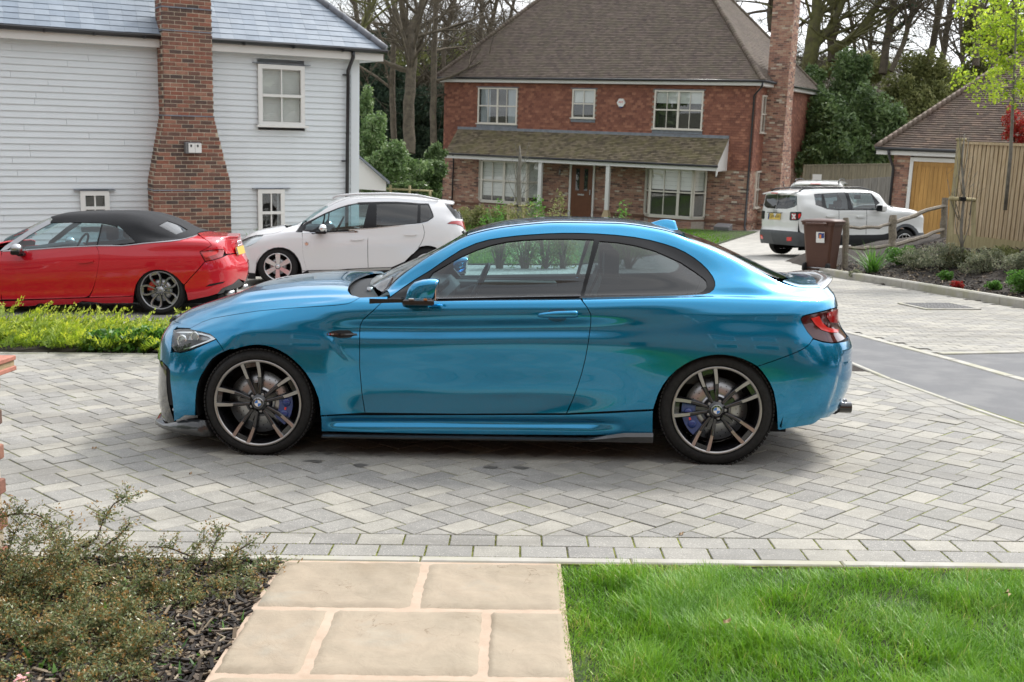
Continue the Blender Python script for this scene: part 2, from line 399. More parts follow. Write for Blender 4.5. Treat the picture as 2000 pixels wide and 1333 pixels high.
def m_paint(name, c, c2=None, metal=.55, rough=.33, coat=1.0):
 q = NB(name); q.col(c); q.set(Metallic=metal, Roughness=rough, Specular_IOR_Level=.25 if not metal else .5, Coat_Weight=coat, Coat_Roughness=.02, Coat_IOR=1.55)
 if metal > 0:
  f = q.noise(2200, 2, .5, q.pos()); q.col(q.ramp(f, [(.35, tuple(x * .8 for x in c)), (.65, tuple(min(1, x * 1.25) for x in c))]))
 return q.m
def m_glass(name, tint=(.55, .68, .66), refl=1.0, ior=1.5):
 q = NB(name); q.N.remove(q.b); out = q.N['Material Output']
 tr = q.n('ShaderNodeBsdfTransparent'); tr.inputs[0].default_value = (*tint, 1); gl = q.n('ShaderNodeBsdfGlossy'); gl.inputs['Roughness'].default_value = .01; gl.inputs[0].default_value = (refl, refl, refl, 1)
 fr = q.n('ShaderNodeLayerWeight'); fr.inputs['Blend'].default_value = .5; f0 = ((ior - 1) / (ior + 1)) ** 2; ff = q.math('ADD', q.math('MULTIPLY', q.math('POWER', fr.outputs['Facing'], 4.5), 1 - f0), f0 * 1.6); mx = q.n('ShaderNodeMixShader'); q.li(ff, mx.inputs[0]); q.li(tr.outputs[0], mx.inputs[1]); q.li(gl.outputs[0], mx.inputs[2]); q.li(mx.outputs[0], out.inputs[0])
 return q.m
BLUE = m_paint('blue metallic paint', (.001, .228, .44), metal=.80, rough=.20)
RED = m_paint('red paint', (.56, .003, .016), metal=0, rough=.4)
WHITE = m_paint('white paint', (.74, .75, .76), metal=0, rough=.4)
WHITE2 = m_paint('chalk white paint', (.70, .71, .69), metal=0, rough=.4)
GLASS = m_glass('car glass', (.60, .77, .80), ior=1.6)
GLASSD = m_glass('privacy glass', (.10, .13, .15), ior=1.6)
CLEAR = m_glass('clear lens', (.9, .92, .92), ior=1.5)
TRIM = plain('black trim', (.008, .0085, .010), .34, spec=.3, coat=.15)
GLOSSB = plain('gloss black', (.008, .008, .009), .12, coat=1)
PLAS = plain('grained black plastic', (.020, .021, .023), .62, spec=.3, var=.15, bump=.12, bscale=400)
GREYPL = plain('grey bumper plastic', (.075, .08, .085), .6, var=.1)
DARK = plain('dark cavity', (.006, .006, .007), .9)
CHROME = plain('chrome', (.78, .79, .8), .08, metal=1)
SATIN = plain('satin metal', (.45, .45, .46), .3, metal=1)
ALU = plain('machined alloy', (.40, .385, .37), .3, metal=1)
ALUG = plain('grey alloy', (.36, .365, .375), .3, metal=.9)
ALUS = plain('silver alloy', (.74, .75, .76), .3, metal=.9)
WBLK = plain('black alloy', (.01, .01, .012), .2, coat=1)
BLUEC = plain('blue caliper', (.004, .03, .19), .25, coat=.8)
REDC = plain('red caliper', (.35, .01, .01), .3, coat=.8)
INT = plain('cabin plastic', (.03, .034, .038), .6)
LEATH = plain('black leather', (.022, .024, .026), .42, var=.1)
INTL = plain('light cabin lining', (.25, .26, .26), .7)
AMBER = plain('amber lens', (.7, .2, .02), .2, coat=1)
def tyre_mat():
 q = NB('tyre rubber'); f = q.noise(40, 6, .6, q.pos()); q.col(q.ramp(f, [(.3, .014), (.75, .030)])); q.set(Roughness=.7, Specular_IOR_Level=.22); q.bump(q.noise(260, 3, .5, q.pos()), .12, .002); return q.m
TYRE = tyre_mat()
def disc_mat():
 q = NB('brake disc steel'); p = q.pos(); sx = q.n('ShaderNodeSeparateXYZ'); q.li(p, sx.inputs[0])
 d = q.math('SQRT', q.math('ADD', q.math('POWER', sx.outputs[0], 2), q.math('POWER', sx.outputs[2], 2)))
 cb = q.n('ShaderNodeCombineXYZ'); q.li(q.math('MULTIPLY', d, 260), cb.inputs[0]); f = q.noise(1.5, 3, .6, cb.outputs[0]); q.col(q.ramp(f, [(.3, .30), (.7, .48)])); q.set(Metallic=1, Roughness=.32); return q.m
DISC = disc_mat()
CARBON = None
def carbon_mat():
 q = NB('carbon weave'); p = q.pos(); m = q.scale(p, (420, 420, 420)); w = q.n('ShaderNodeTexChecker'); w.inputs['Scale'].default_value = 1; q.li(m, w.inputs['Vector'])
 q.col(q.mix(w.outputs['Fac'], (.008, .008, .009), (.03, .031, .034))); q.set(Roughness=.35, Coat_Weight=1, Coat_Roughness=.03); return q.m
CARBON = carbon_mat()
def lens_red():
 q = NB('red lamp lens'); q.col((.36, .004, .006)); q.set(Roughness=.1, Coat_Weight=1, Coat_Roughness=.02, Specular_IOR_Level=.7); return q.m
REDL = lens_red(); REDD = plain('dark red lens', (.07, .002, .005), .12, coat=1); REDB = plain('bright red lamp', (.75, .02, .015), .25, coat=1)
def wheel(parent, x, y, side, rt, rr, w, style, mats, phase=0.0, disc_r=.175, caliper=None, cal_ang=0, emblem=True, rb=10, lug=5):
 """a wheel at the axle end; side -1 is the near side. rt tyre radius, rr rim radius, w tyre width"""
 rim_m, face_m, cav_m = mats
 wh = link('wheel', None, parent, Matrix.Translation((x, 0, rt - .004)) @ Matrix.Scale(-side, 4, (0, 1, 0)) @ Matrix.Translation((0, y * -1, 0)))
 wh.empty_display_size = .1
 # local: outer face towards -y at y=0 .. inner +w
 t = MB(); sw = w
 prof = [(rr + .004, .012), (rr + .012, .002), (rr + (rt - rr) * .35, -.006 + .004), (rr + (rt - rr) * .62, .0), (rt - .016, .010), (rt - .005, .022), (rt, .038), (rt + .001, w * .5), (rt, w - .038), (rt - .005, w - .022), (rt - .03, w - .006), (rr + .02, w), (rr, w - .01)]
 t.lathe(prof, TYRE, 96)
 # tread blocks round the shoulder
 nb = 84
 for k in range(nb):
  a = 2 * PI * k / nb; M = Matrix.Rotation(-a, 4, 'Y') @ Matrix.Translation((rt + .0005, .036, 0));
  t.box((0, 0, 0), (.009, .046, 2 * PI * rt / nb * .78), TYRE, M, bev=.002)
  for yy in (.085, .125, .165):
   if yy < w - .04: t.box((0, yy - .036, .004), (.009, .030, 2 * PI * rt / nb * .8), TYRE, M)
 # raised lettering bars on the sidewall read as embossed script
 ty = t.build('tyre', wh)
 r = MB(); barrel = [(rr + .002, .010), (rr + .007, .003), (rr + .004, -.003), (rr - .004, -.003), (rr - .010, .006), (rr - .014, .028), (rr - .022, .05), (rr - .030, w * .6), (rr - .012, w - .01), (rr + .002, w - .004)]
 r.lathe(barrel[:5], face_m, 96); r.lathe(barrel[4:], rim_m, 96); r.lathe([(rr - .03, w * .62), (.0, w * .62)], cav_m, 48)
 rim = r.build('rim', wh)
 s = MB()
 def spoke_pair(a0):
  for sg in (-1, 1):
   path = []
   for k in range(9):
    f = k / 8; rad = .052 + (rr - .006 - .052) * f
    if style == 'm': offw = (.014 + .0335 * f + .006 * math.sin(f * PI)); hw = .0125 + .0085 * f; zf = .020 * (1 - f) + .012 * math.sin(f * PI)
    else: offw = .010 + .052 * math.sin(min(1, f * 1.3) * PI / 2) - .018 * max(0, f - .72) / .28; hw = .0150 + .004 * f; zf = .022 * (1 - f) + .008 * math.sin(f * PI)
    path.append((rad, sg * offw, hw, zf, f))
   vs = []; fs = []; mi = []
   for rad, ow, hw, zf, f in path:
    for dx_, dy_ in ((-hw, .034), (-hw * .8, .006), (-hw * .5, 0), (hw * .5, 0), (hw * .8, .006), (hw, .034)):
     vs.append((rad, zf + dy_ - .001, ow + dx_))
   n = 6; M = Matrix.Rotation(-a0, 4, 'Y'); vv = [M @ Vector(q) for q in vs]
   fa = []; fb = []
   for i in range(len(path) - 1):
    for k in range(5):
     a = i * n + k; f4 = (a, a + 1, a + n + 1, a + n)
     (fa if (k == 2 and (style != 'm' or i >= 4)) else fb).append(f4)
   s.add(vv, fa, face_m, True); s.add(vv, fb, rim_m, True)
  # web between the two bars at the rim
  M = Matrix.Rotation(-a0, 4, 'Y'); s.box((rr - .022, .022, 0), (.03, .022, .085), face_m if style != 'm' else rim_m, M, bev=.004)
  if style == 'm': s.box((.085, .036, 0), (.07, .02, .03), rim_m, M, bev=.004)
 def blade(a0):
  M = Matrix.Rotation(-a0, 4, 'Y'); hw0, hw1 = .028, .047
  vs = [(.045, .018, -hw0), (.045, .018, hw0), (rr - .004, .004, hw1 + .012), (rr - .004, .004, -hw1 + .02), (.045, .045, -hw0), (.045, .045, hw0), (rr - .004, .03, hw1 + .012), (rr - .004, .03, -hw1 + .02)]
  s.add([M @ Vector(q) for q in vs], [(0, 1, 2, 3)], face_m); s.add([M @ Vector(q) for q in vs], [(0, 4, 5, 1), (1, 5, 6, 2), (3, 7, 4, 0), (2, 6, 7, 3)], rim_m)
 ns = 5 if style in ('m', 'a') else (6 if style == 'p' else 5)
 for k in range(ns):
  a0 = R(phase) + 2 * PI * k / ns
  if style in ('m', 'a', 'j'): spoke_pair(a0)
  else: blade(a0)
 spk = s.build('spokes', wh)
 h = MB(); h.lathe([(.030, .008), (.034, .012), (.05, .024), (.066, .034), (.078, .05), (.07, .08)], rim_m, 40)
 for k in range(lug):
  a = R(phase + 36) + 2 * PI * k / lug; M = Matrix.Translation((.053 * math.cos(a), 0, .053 * math.sin(a)))
  h.lathe([(0.0001, .024), (.009, .024), (.0105, .027), (.0105, .04)], CHROME if style != 'm' else SATIN, 12, M=M); h.lathe([(.011, .022), (.015, .022), (.016, .04)], cav_m, 16, M=M)
 hub = h.build('hub', wh)
 c = MB()
 if emblem == 'roundel':
  c.lathe([(.0345, .010), (.033, .004), (.0305, .003)], SATIN, 40); c.lathe([(.0305, .0032), (.0200, .0028)], GLOSSB, 40)
  c.lathe([(.0205, .0026), (.0190, .0022), (.0188, .0026)], CHROME, 40)
  wq = plain('roundel white', (.8, .8, .8), .25, coat=1) if 'roundel white' not in bpy.data.materials else bpy.data.materials['roundel white']
  bq = plain('roundel blue', (.01, .16, .55), .25, coat=1) if 'roundel blue' not in bpy.data.materials else bpy.data.materials['roundel blue']
  for qd in range(4):
   vs = [(0, .0020, 0)] + [(.019 * math.cos(R(qd * 90 + j * 11.25)), .0020, .019 * math.sin(R(qd * 90 + j * 11.25))) for j in range(9)]
   c.add(vs, [tuple([0] + list(range(1, 10)))], bq if qd % 2 else wq)
  cp = c.build('centre_cap', wh)
  for ch, aa in (('B', 128), ('M', 90), ('W', 52)):
   tm = text_mesh(ch, .011, .0004); tm.materials.append(CHROME)
   link('badge_letter', tm, cp, Matrix.Rotation(-R(aa - 90), 4, 'Y') @ Matrix.Translation((0, .0026, .0252)) @ Matrix.Rotation(PI / 2, 4, 'X'))
 else: c.lathe([(.0001, .006), (.026, .006), (.033, .012)], face_m, 32); cp = c.build('centre_cap', wh)
 d = MB(); d.lathe([(.085, .062), (disc_r, .062), (disc_r, .088), (.085, .088)], DISC, 72)
 if style == 'm':
  for k in range(60):
   a = 2 * PI * k / 60; rq = .105 + .06 * ((k * 2) % 5) / 5.0 + (disc_r - .17) ; d.lathe([(.0001, .0612), (.0032, .0612)], DARK, 8, M=Matrix.Translation((rq * math.cos(a), 0, rq * math.sin(a))))
 d.lathe([(.05, .05), (.088, .052), (.092, .064)], ALUG if style != 'm' else SATIN, 40); d.build('brake_disc', wh)
 if caliper:
  q = MB(); M = Matrix.Rotation(-R(cal_ang), 4, 'Y'); ol = []
  for k in range(9): a = R(-30 + 60 * k / 8); ol.append(((disc_r + .015) * math.cos(a), (disc_r + .015) * math.sin(a)))
  for k in range(9): a = R(30 - 60 * k / 8); ol.append(((disc_r - .065) * math.cos(a), (disc_r - .065) * math.sin(a)))
  q.prism([(p[0], p[1]) for p in ol], .035, .10, caliper, 'y', M)
  for aa in (-13, 13): q.lathe([(.0001, .026), (.022, .027), (.026, .036)], caliper, 24, M=M @ Matrix.Translation(((disc_r - .022) * math.cos(R(aa)), 0, (disc_r - .022) * math.sin(R(aa)))))
  q.box((disc_r - .024, .0262, 0), (.010, .002, .016), REDB, M); q.build('brake_caliper', wh, recalc=True)
 return wh
def wells(P, axles, r, zc, y0=.86, mat=PLAS):
 for cx in axles:
  for sg in (-1, 1):
   wl = MB(); vs = []; fs = []; n = 18
   for k in range(n + 1):
    a = R(-12 + 204 * k / n)
    for yy in (-y0, -.55): vs.append((cx + r * math.cos(a), sg * yy, zc + r * math.sin(a)))
   for k in range(n): fs.append((2 * k, 2 * k + 1, 2 * k + 3, 2 * k + 2))
   wl.add(vs, fs, mat, True); wl.prism([(cx - r, .16), (cx + r, .16), (cx + r, .66), (cx - r, .66)], sg * .54 - .01, sg * .54 + .01, DARK, 'y'); wl.build('wheel_arch_liner', P)
# ------------------------------------------------------------------ the blue coupe
CX0, CY0, CYAW = -0.1446, 6.1319, 0.0373
_n = Vector((math.sin(CYAW), math.cos(CYAW), 0)); _dd = Vector((math.cos(CYAW), -math.sin(CYAW), 0))
_o = Vector((CX0, CY0, 0)) + _n * .915 - _dd * 1.3465
CM = car_matrix(_o[0], _o[1], CYAW)
CL = [
 [(-.79,-.78,0,.13),(-.70,-.76,.42,.12),(-.60,-.66,.66,.12),(-.48,-.50,.79,.13),(-.34,.845,.15),(0,.86,.15),(.37,.875,.135),(1.3,.865,.142),(2.0,.87,.152),(2.33,.885,.158),(2.69,.89,.18),(3.05,.875,.20),(3.25,3.24,.82,.225),(3.4,3.38,.73,.26),(3.55,3.52,.46,.285),(3.66,3.57,0,.30)],
 [(-.79,-.80,0,.24),(-.70,-.785,.42,.24),(-.60,-.69,.66,.24),(-.48,-.53,.80,.25),(-.34,-.35,.87,.25),(0,.90,.25),(.37,.898,.235),(.6,.880,.238),(1.3,.872,.255),(1.9,.878,.278),(2.33,.905,.30),(2.69,.925,.30),(3.05,.90,.30),(3.25,3.25,.85,.31),(3.4,3.41,.76,.33),(3.55,3.565,.47,.36),(3.66,3.61,0,.37)],
 [(-.79,-.80,0,.38),(-.70,-.785,.40,.38),(-.60,-.70,.64,.39),(-.48,-.54,.80,.40),(-.34,-.36,.875,.40),(0,.915,.40),(.37,.912,.39),(.6,.866,.39),(.9,.850,.39),(1.5,.850,.40),(1.9,.868,.42),(2.33,.918,.43),(2.69,.935,.44),(3.05,.912,.44),(3.25,3.26,.865,.44),(3.4,3.43,.775,.44),(3.55,3.59,.48,.45),(3.66,3.635,0,.45)],
 [(-.79,-.80,0,.52),(-.70,-.78,.38,.53),(-.60,-.69,.62,.54),(-.48,-.53,.78,.55),(-.34,-.35,.87,.55),(0,.927,.56),(.37,.922,.56),(.6,.880,.56),(.9,.868,.56),(1.5,.870,.57),(1.9,.888,.58),(2.33,.930,.59),(2.69,.942,.60),(3.05,.918,.60),(3.25,3.26,.87,.59),(3.4,3.43,.785,.58),(3.55,3.59,.49,.57),(3.66,3.64,0,.57)],
 [(-.79,-.775,0,.64),(-.70,-.755,.36,.65),(-.60,-.67,.58,.66),(-.48,-.51,.74,.665),(-.34,-.34,.84,.67),(0,.925,.68),(.37,.918,.69),(.6,.892,.70),(.9,.884,.70),(1.5,.887,.71),(1.9,.901,.72),(2.33,.935,.71),(2.69,.938,.72),(3.05,.912,.71),(3.25,3.255,.855,.70),(3.4,3.40,.775,.69),(3.55,3.565,.49,.68),(3.66,3.62,0,.68)],
 [(-.79,-.74,0,.70),(-.70,-.72,.34,.71),(-.60,-.64,.56,.71),(-.48,-.49,.71,.72),(-.34,-.33,.81,.73),(0,.905,.765),(.37,.898,.77),(.6,.868,.772),(.9,.861,.775),(1.5,.865,.791),(1.9,.879,.801),(2.33,.912,.825),(2.69,.905,.850),(3.05,.878,.845),(3.25,3.24,.825,.82),(3.4,3.37,.75,.80),(3.55,3.49,.48,.79),(3.66,3.54,0,.79)],
 [(-.79,-.72,0,.73),(-.70,-.70,.34,.735),(-.60,-.62,.55,.735),(-.48,-.47,.69,.74),(-.34,-.32,.785,.76),(0,.878,.812),(.37,.885,.825),(.6,.888,.820),(.9,.892,.828),(1.5,.896,.848),(1.9,.902,.863),(2.33,.903,.882),(2.69,.892,.897),(3.05,.862,.905),(3.25,3.24,.806,.91),(3.4,3.36,.735,.915),(3.55,3.465,.48,.92),(3.66,3.50,0,.92)],
 [(-.79,-.71,0,.735),(-.70,-.69,.33,.74),(-.60,-.605,.54,.745),(-.48,-.455,.68,.752),(-.34,-.31,.755,.785),(-.15,.800,.832),(0,.822,.860),(.2,.832,.885),(.37,.840,.905),(.6,.858,.920),(.9,.866,.926),(1.5,.869,.94),(1.9,.872,.95),(2.33,.868,.965),(2.69,.845,.972),(3.05,.815,.968),(3.25,3.235,.77,.96),(3.4,3.35,.71,.955),(3.55,3.455,.47,.96),(3.66,3.49,0,.965)],
 [(-.79,-.70,0,.742),(-.70,-.68,.32,.75),(-.60,-.59,.52,.762),(-.48,-.44,.65,.785),(-.34,-.30,.72,.815),(-.15,.765,.855),(0,.785,.885),(.2,.798,.905),(.37,.806,.920),(.6,.822,.942),(.75,.828,.944),(.9,.828,.946),(1.5,.826,.957),(1.9,.826,.967),(2.33,.821,.982),(2.69,.800,.992),(3.05,.765,.985),(3.25,3.23,.725,.978),(3.4,3.345,.665,.975),(3.55,3.45,.44,.98),(3.66,3.48,0,.985)],
 [(-.79,-.695,0,.75),(-.70,-.67,.31,.758),(-.60,-.575,.50,.778),(-.48,-.425,.62,.81),(-.34,-.29,.69,.845),(-.15,.735,.88),(0,.755,.905),(.2,.768,.925),(.37,.776,.938),(.6,.790,.950),(.72,.795,.965),(.9,.79,.992),(1.1,.772,1.05),(1.3,.760,1.085),(1.5,.755,1.10),(1.9,.752,1.11),(2.33,.752,1.10),(2.55,.752,1.06),(2.69,.768,1.03),(2.85,.757,1.035),(3.05,.730,1.005),(3.25,3.225,.69,.995),(3.4,3.34,.63,.99),(3.55,3.44,.42,.995),(3.66,3.475,0,1.0)],
 [(-.79,-.69,0,.757),(-.70,-.66,.30,.768),(-.60,-.56,.48,.795),(-.48,-.41,.58,.835),(-.34,-.28,.64,.872),(-.15,.70,.897),(0,.715,.915),(.2,.725,.937),(.37,.733,.947),(.6,.745,.955),(.72,.752,.975),(.9,.735,1.040),(1.0,.722,1.105),(1.1,.700,1.180),(1.27,.662,1.25),(1.45,.638,1.293),(1.66,.622,1.320),(1.97,.620,1.323),(2.21,.630,1.297),(2.45,.658,1.207),(2.6,.690,1.125),(2.7,.705,1.10),(2.85,.690,1.095),(3.05,.680,1.035),(3.2,.672,1.008),(3.4,3.335,.60,1.004),(3.55,3.43,.40,1.01),(3.66,3.465,0,1.015)],
 [(-.79,-.68,0,.765),(-.70,-.645,.28,.78),(-.60,-.54,.45,.81),(-.48,-.39,.53,.855),(-.34,-.27,.585,.893),(-.15,.64,.925),(0,.655,.945),(.2,.665,.965),(.37,.675,.975),(.5,.69,.972),(.6,.712,.965),(.69,.735,.960),(.845,.705,1.067),(.98,.665,1.167),(1.10,.638,1.238),(1.20,.608,1.291),(1.48,.57,1.355),(1.785,.558,1.380),(2.09,.558,1.379),(2.4,.565,1.340),(2.55,.575,1.290),(2.705,.59,1.235),(2.857,.61,1.162),(3.0,.63,1.089),(3.1,.64,1.045),(3.2,.625,1.025),(3.4,3.33,.555,1.02),(3.55,3.42,.37,1.028),(3.66,3.46,0,1.035)],
 [(-.79,-.68,0,.77),(-.70,-.635,.23,.79),(-.60,-.53,.36,.825),(-.48,-.38,.42,.875),(-.34,-.25,.45,.92),(-.15,.48,.955),(0,.49,.975),(.2,.49,.995),(.37,.49,1.0),(.5,.50,.995),(.58,.505,.985),(.69,.49,1.03),(.845,.46,1.10),(.98,.44,1.175),(1.10,.43,1.25),(1.20,.42,1.318),(1.48,.41,1.378),(1.785,.40,1.402),(2.09,.40,1.399),(2.4,.40,1.362),(2.55,.405,1.315),(2.705,.41,1.265),(2.857,.42,1.200),(3.0,.43,1.130),(3.15,.43,1.062),(3.22,.43,1.040),(3.4,3.325,.38,1.035),(3.55,3.41,.25,1.042),(3.66,3.455,0,1.045)],
 [(-.79,-.68,0,.77),(-.70,-.635,.12,.792),(-.60,-.525,.19,.83),(-.48,-.375,.21,.88),(-.34,-.245,.23,.93),(-.15,.24,.968),(0,.24,.992),(.2,.24,1.012),(.37,.24,1.016),(.5,.24,1.0),(.56,.24,.998),(.69,.23,1.06),(.845,.22,1.13),(.98,.21,1.20),(1.10,.21,1.272),(1.18,.21,1.318),(1.48,.20,1.388),(1.785,.20,1.409),(2.09,.20,1.406),(2.4,.20,1.37),(2.55,.20,1.328),(2.705,.20,1.278),(2.857,.21,1.215),(3.0,.21,1.150),(3.18,.21,1.070),(3.24,.21,1.048),(3.4,3.325,.19,1.042),(3.55,3.41,.12,1.047),(3.66,3.455,0,1.05)],
 [(-.79,-.68,0,.77),(-.70,-.635,0,.792),(-.60,-.525,0,.832),(-.48,-.375,0,.882),(-.34,-.245,0,.932),(-.15,0,.97),(0,0,.996),(.2,0,1.016),(.37,0,1.02),(.49,0,1.0),(.55,0,1.005),(.69,0,1.07),(.845,0,1.14),(.98,0,1.207),(1.10,0,1.278),(1.17,0,1.318),(1.48,0,1.39),(1.785,0,1.41),(2.09,0,1.407),(2.4,0,1.372),(2.55,0,1.33),(2.705,0,1.282),(2.857,0,1.22),(3.0,0,1.155),(3.18,0,1.074),(3.25,0,1.05),(3.4,3.325,0,1.043),(3.55,3.41,0,1.048),(3.66,3.455,0,1.052)],
]
def coupe_disp(P, s, t):
 # vent scoop behind the front wheel, and the crease of the rear bumper corner
 x, z = P[:, 0], P[:, 2]; P = P.copy()
 q = x - (.425 + (.74 - z) * .62); k = 1 / (1 + np.exp(-q / .009)) * np.exp(-np.maximum(q, 0) / .055) * np.exp(-((z - .67) / .085) ** 4)
 P[:, 1] -= .013 * k * (s < 1)
 # side skirt scoop
 k2 = np.clip((x - .40) / .05, 0, 1) * np.clip((2.16 - x) / .2, 0, 1); P[:, 1] -= .024 * k2 * np.exp(-((z - (.205 + .012 * (x - .4))) / .022) ** 2)
 # rear bumper: the corner steps in
 k3 = 1 / (1 + np.exp(-(x - (3.40 + .25 * (z - .45))) / .006)) * np.clip((z - .30) / .05, 0, 1) * np.clip((.66 - z) / .06, 0, 1) * (s > 3)
 P[:, 1] -= .020 * k3; P[:, 0] -= .012 * k3
 return P
CB = Body(CL, CM, disp=coupe_disp)
def build_coupe():
 root = empty('coupe', CM, 'metallic blue two-door coupe parked side-on on the herringbone drive', 'car')
 P = root; A = BLUE
 light = [(339,645),(349,643.3),(372,643.4),(394,648),(410,652.4),(421.5,661.4),(404,669),(388,675.8),(372,682),(354,686.5),(342,684.8),(336,676),(335,664),(336,654)]
 shut = [(372,641.5),(394.5,629.6),(416,622),(459,614.6),(502,608),(545,603.9),(609.5,599.6),(652.5,597),(678,594),(691,588.8),(703,581.5)]
 dcut = [(757,583.5),(745,591.5),(729,607),(709,624.5),(703.5,636),(702.5,650),(702.5,718),(707,769.6),(713,807)]
 archf = [(626,812),(625,797),(622,779),(614,757.7),(607,744),(598,730),(587,716.5),(574,704),(561,693.5),(546,685),(532,679),(518.5,675.5),(502,674),(486.7,675.4),(472,678.5),(459,682.5),(448,683),(438,687)]
 CB.panel('fender', shut + [(757,579.5)] + dcut[:1] + dcut[1:] + [(668,809.5)] + archf + [(430,674),(422,662.5),(410,653),(394,648.6),(372,644)], A, P)
 archb = [(438,687),(426,693),(415,701),(407,711),(401,721),(394,732),(390,740),(386,752),(383.7,764),(382,782),(381.6,800),(381,812)]
 CB.panel('front_bumper', archb + [(361,812),(349,820),(340,823),(339,805),(337,782),(334,760),(332.5,746),(332,724),(327,716.5),(318,708),(316,703),(324,695),(332,689.5),(341,687.8),(354,689.5),(372,685),(388,678.5),(404,671.5),(422,663.5),(430,674)], A, P)
 # front face, seen only as a sliver
 pa = CB.px(340,823); pb = CB.px(318,708); pc = CB.px(341,688); pd = CB.px(349,643)
 CB.panel('front_grille', [('p', CB.s0, .1), ('p', pa[0] - .01, .1), ('p', pa[0] - .012, pa[1] + .6), ('p', pb[0] + .02, pb[1] - .2), ('p', pb[0] - .02, pb[1]), ('p', CB.s0, pb[1])], GLOSSB, P, off=-.012)
 CB.panel('front_panel', [('p', CB.s0, pb[1] + .03), ('p', pb[0] - .02, pb[1] + .03), (325,697), (334,688.5), (336,660), (339,644.5), ('p', pd[0] - .01, 6.9), ('p', CB.s0, 6.9)], A, P)
 kg = CB.px(328, 655)
 CB.panel('kidney_grille', [('p', CB.s0 + .01, 5.0), ('p', CB.s0 + .085, 5.0), ('p', CB.s0 + .095, 6.7), ('p', CB.s0 + .01, 6.8)], GLOSSB, P, off=.02)
 # bonnet: over the centre line, front edge on the nose, rear edge at the scuttle
 half = CB.par([('p', -.745, 7.0), ('p', -.66, 6.95), ('p', -.58, 6.97), (346,640.5)] + shut + [('p', .56, 9.3), ('p', .53, 10.0), ('p', .50, 11), ('p', .475, 12), ('p', .46, 13), ('p', .455, 14.0), ('p', CB.s0 + .012, 14.0), ('p', CB.s0 + .012, 7.0)], .022)
 CB.panel('bonnet', half, A, P, raw=True)
 CB.panel('door', dcut[1:] + [(900,809),(1106,808),(1119,780),(1127,758),(1136,730),(1143,702),(1148.5,672),(1152,646.5),(1154,630),(1154,614.7),(1147,601),(1139,591),(1133.5,584.2),(980,586),(858,588.8)], A, P)
 trimo = [(766.6,577),(787.6,561.6),(810,546.6),(840,528.6),(870,507.6),(900,488.5),(930,475.5),(955,468.5),(980,464.5),(1010,460.8),(1039.7,458.5),(1070,456.6),(1099,455.7),(1133,455.8),(1167,457),(1203,459.5),(1238.5,463.6),(1270,469.5),(1298,477),(1320,484.5),(1338,493),(1355,503.5),(1369.7,515),(1382,527),(1391.6,540),(1396,550),(1396.5,558),(1393.5,566),(1386,572),(1374,575.5),(1320,577.8),(1258,579.3),(1190,580.8),(1136,582)]
 archr = [(1276,800),(1279,790),(1286,769.8),(1295,753),(1306,738),(1321,723.5),(1338,712),(1354,704),(1369.7,698.5),(1386,695),(1401.5,693.4),(1417,694),(1433,696.5),(1449,701),(1465,708),(1479.4,716)]
 lt = [(1588,661),(1577.5,649),(1568.5,634),(1564,624),(1567,618.5),(1575,615.5),(1607.5,608),(1630,602),(1640,597.5)]
 q0 = CB.px(1640, 597.5)
 rear = [('p', q0[0] + .02, q0[1] + .05), ('p', 3.52, 7.6), ('p', 3.50, 10.6), ('p', 3.40, 10.9), ('p', 3.2, 10.95), ('p', 3.08, 11.0)]
 rail = [('p', s, 11.12) for s in (2.95, 2.7, 2.5, 2.2, 1.9, 1.6, 1.4, 1.25, 1.1, .95, .82, .73)]
 CB.panel('side_panel', [(762,580)] + trimo + [(1139,590),(1147,601),(1154,614.7),(1154,630),(1152,646.5),(1148.5,672),(1143,702),(1136,730),(1127,758),(1119,780),(1107,808)] + archr + [(1508,706.5),(1536.6,696),(1558,687.5),(1572,680),(1581,672.5),(1586,665)] + lt + rear + rail, A, P)
 rb = [(1479.4,716),(1508,706.5),(1536.6,696),(1558,687.5),(1572,680),(1581,672.5),(1586,665),(1589,663),(1607,668.7),(1625,671),(1638,669.5)]
 q1 = CB.px(1636, 669.5)
 CB.panel('rear_bumper', rb + [('p', q1[0] + .03, q1[1]), ('p', CB.s1 - .004, q1[1]), ('p', CB.s1 - .004, .05), ('p', 3.52, .05), (1652,810),(1634,817.5),(1616,823.5),(1596,828),(1576.4,831.5),(1548,836),(1522.7,840.6),(1518.8,839),(1518,818),(1516.8,797.6),(1514,781),(1511,765.8),(1505,751),(1497,738),(1489,726.5)], A, P)
 CB.panel('side_skirt', [(627,813.5),(668,811.5),(900,811),(1106,810.5),(1190,807),(1275.5,802.5),(1275,825),(1275,850),(1120,851),(900,849),(760,846),(628,843)], A, P)
 # tail lamps
 lo = [(1588.5,661),(1578,649),(1569,634),(1565,624),(1568,619.5),(1575,616.5),(1607.5,609),(1630,603),(1640,598.5)]
 ql = CB.px(1640, 598.5); qm = CB.px(1640, 668)
 loop = lo + [('p', ql[0] + .10, ql[1]), ('p', qm[0] + .10, qm[1] + .15), (1636,668.8),(1625,669.6),(1607.5,667)]
 tl = CB.panel('tail_lamp', loop, REDD, P, off=-.004, gap=.002, step=.016); tl2 = CB.last2
 inner = [(1584,622),(1600,618),(1606,630),(1616,640),(1630,643),(1637,643.5),(1637,650),(1620,649.5),(1604,644.5),(1592,634)]
 CB.panel('lamp_band', inner, REDB, tl, off=.0015, gap=0, step=.012, depth=.003, mirror=False)
 CB.panel('lamp_block', [(1616,612),(1637,604),(1638,632),(1622,630),(1615,620)], REDL, tl, off=.0012, gap=0, step=.012, depth=.003, mirror=False)
 # head lamps
 hd = MB(); hl = CB.panel('headlamp', light, CLEAR, P, off=-.001, gap=.001, step=.012, depth=0); hl2 = CB.last2
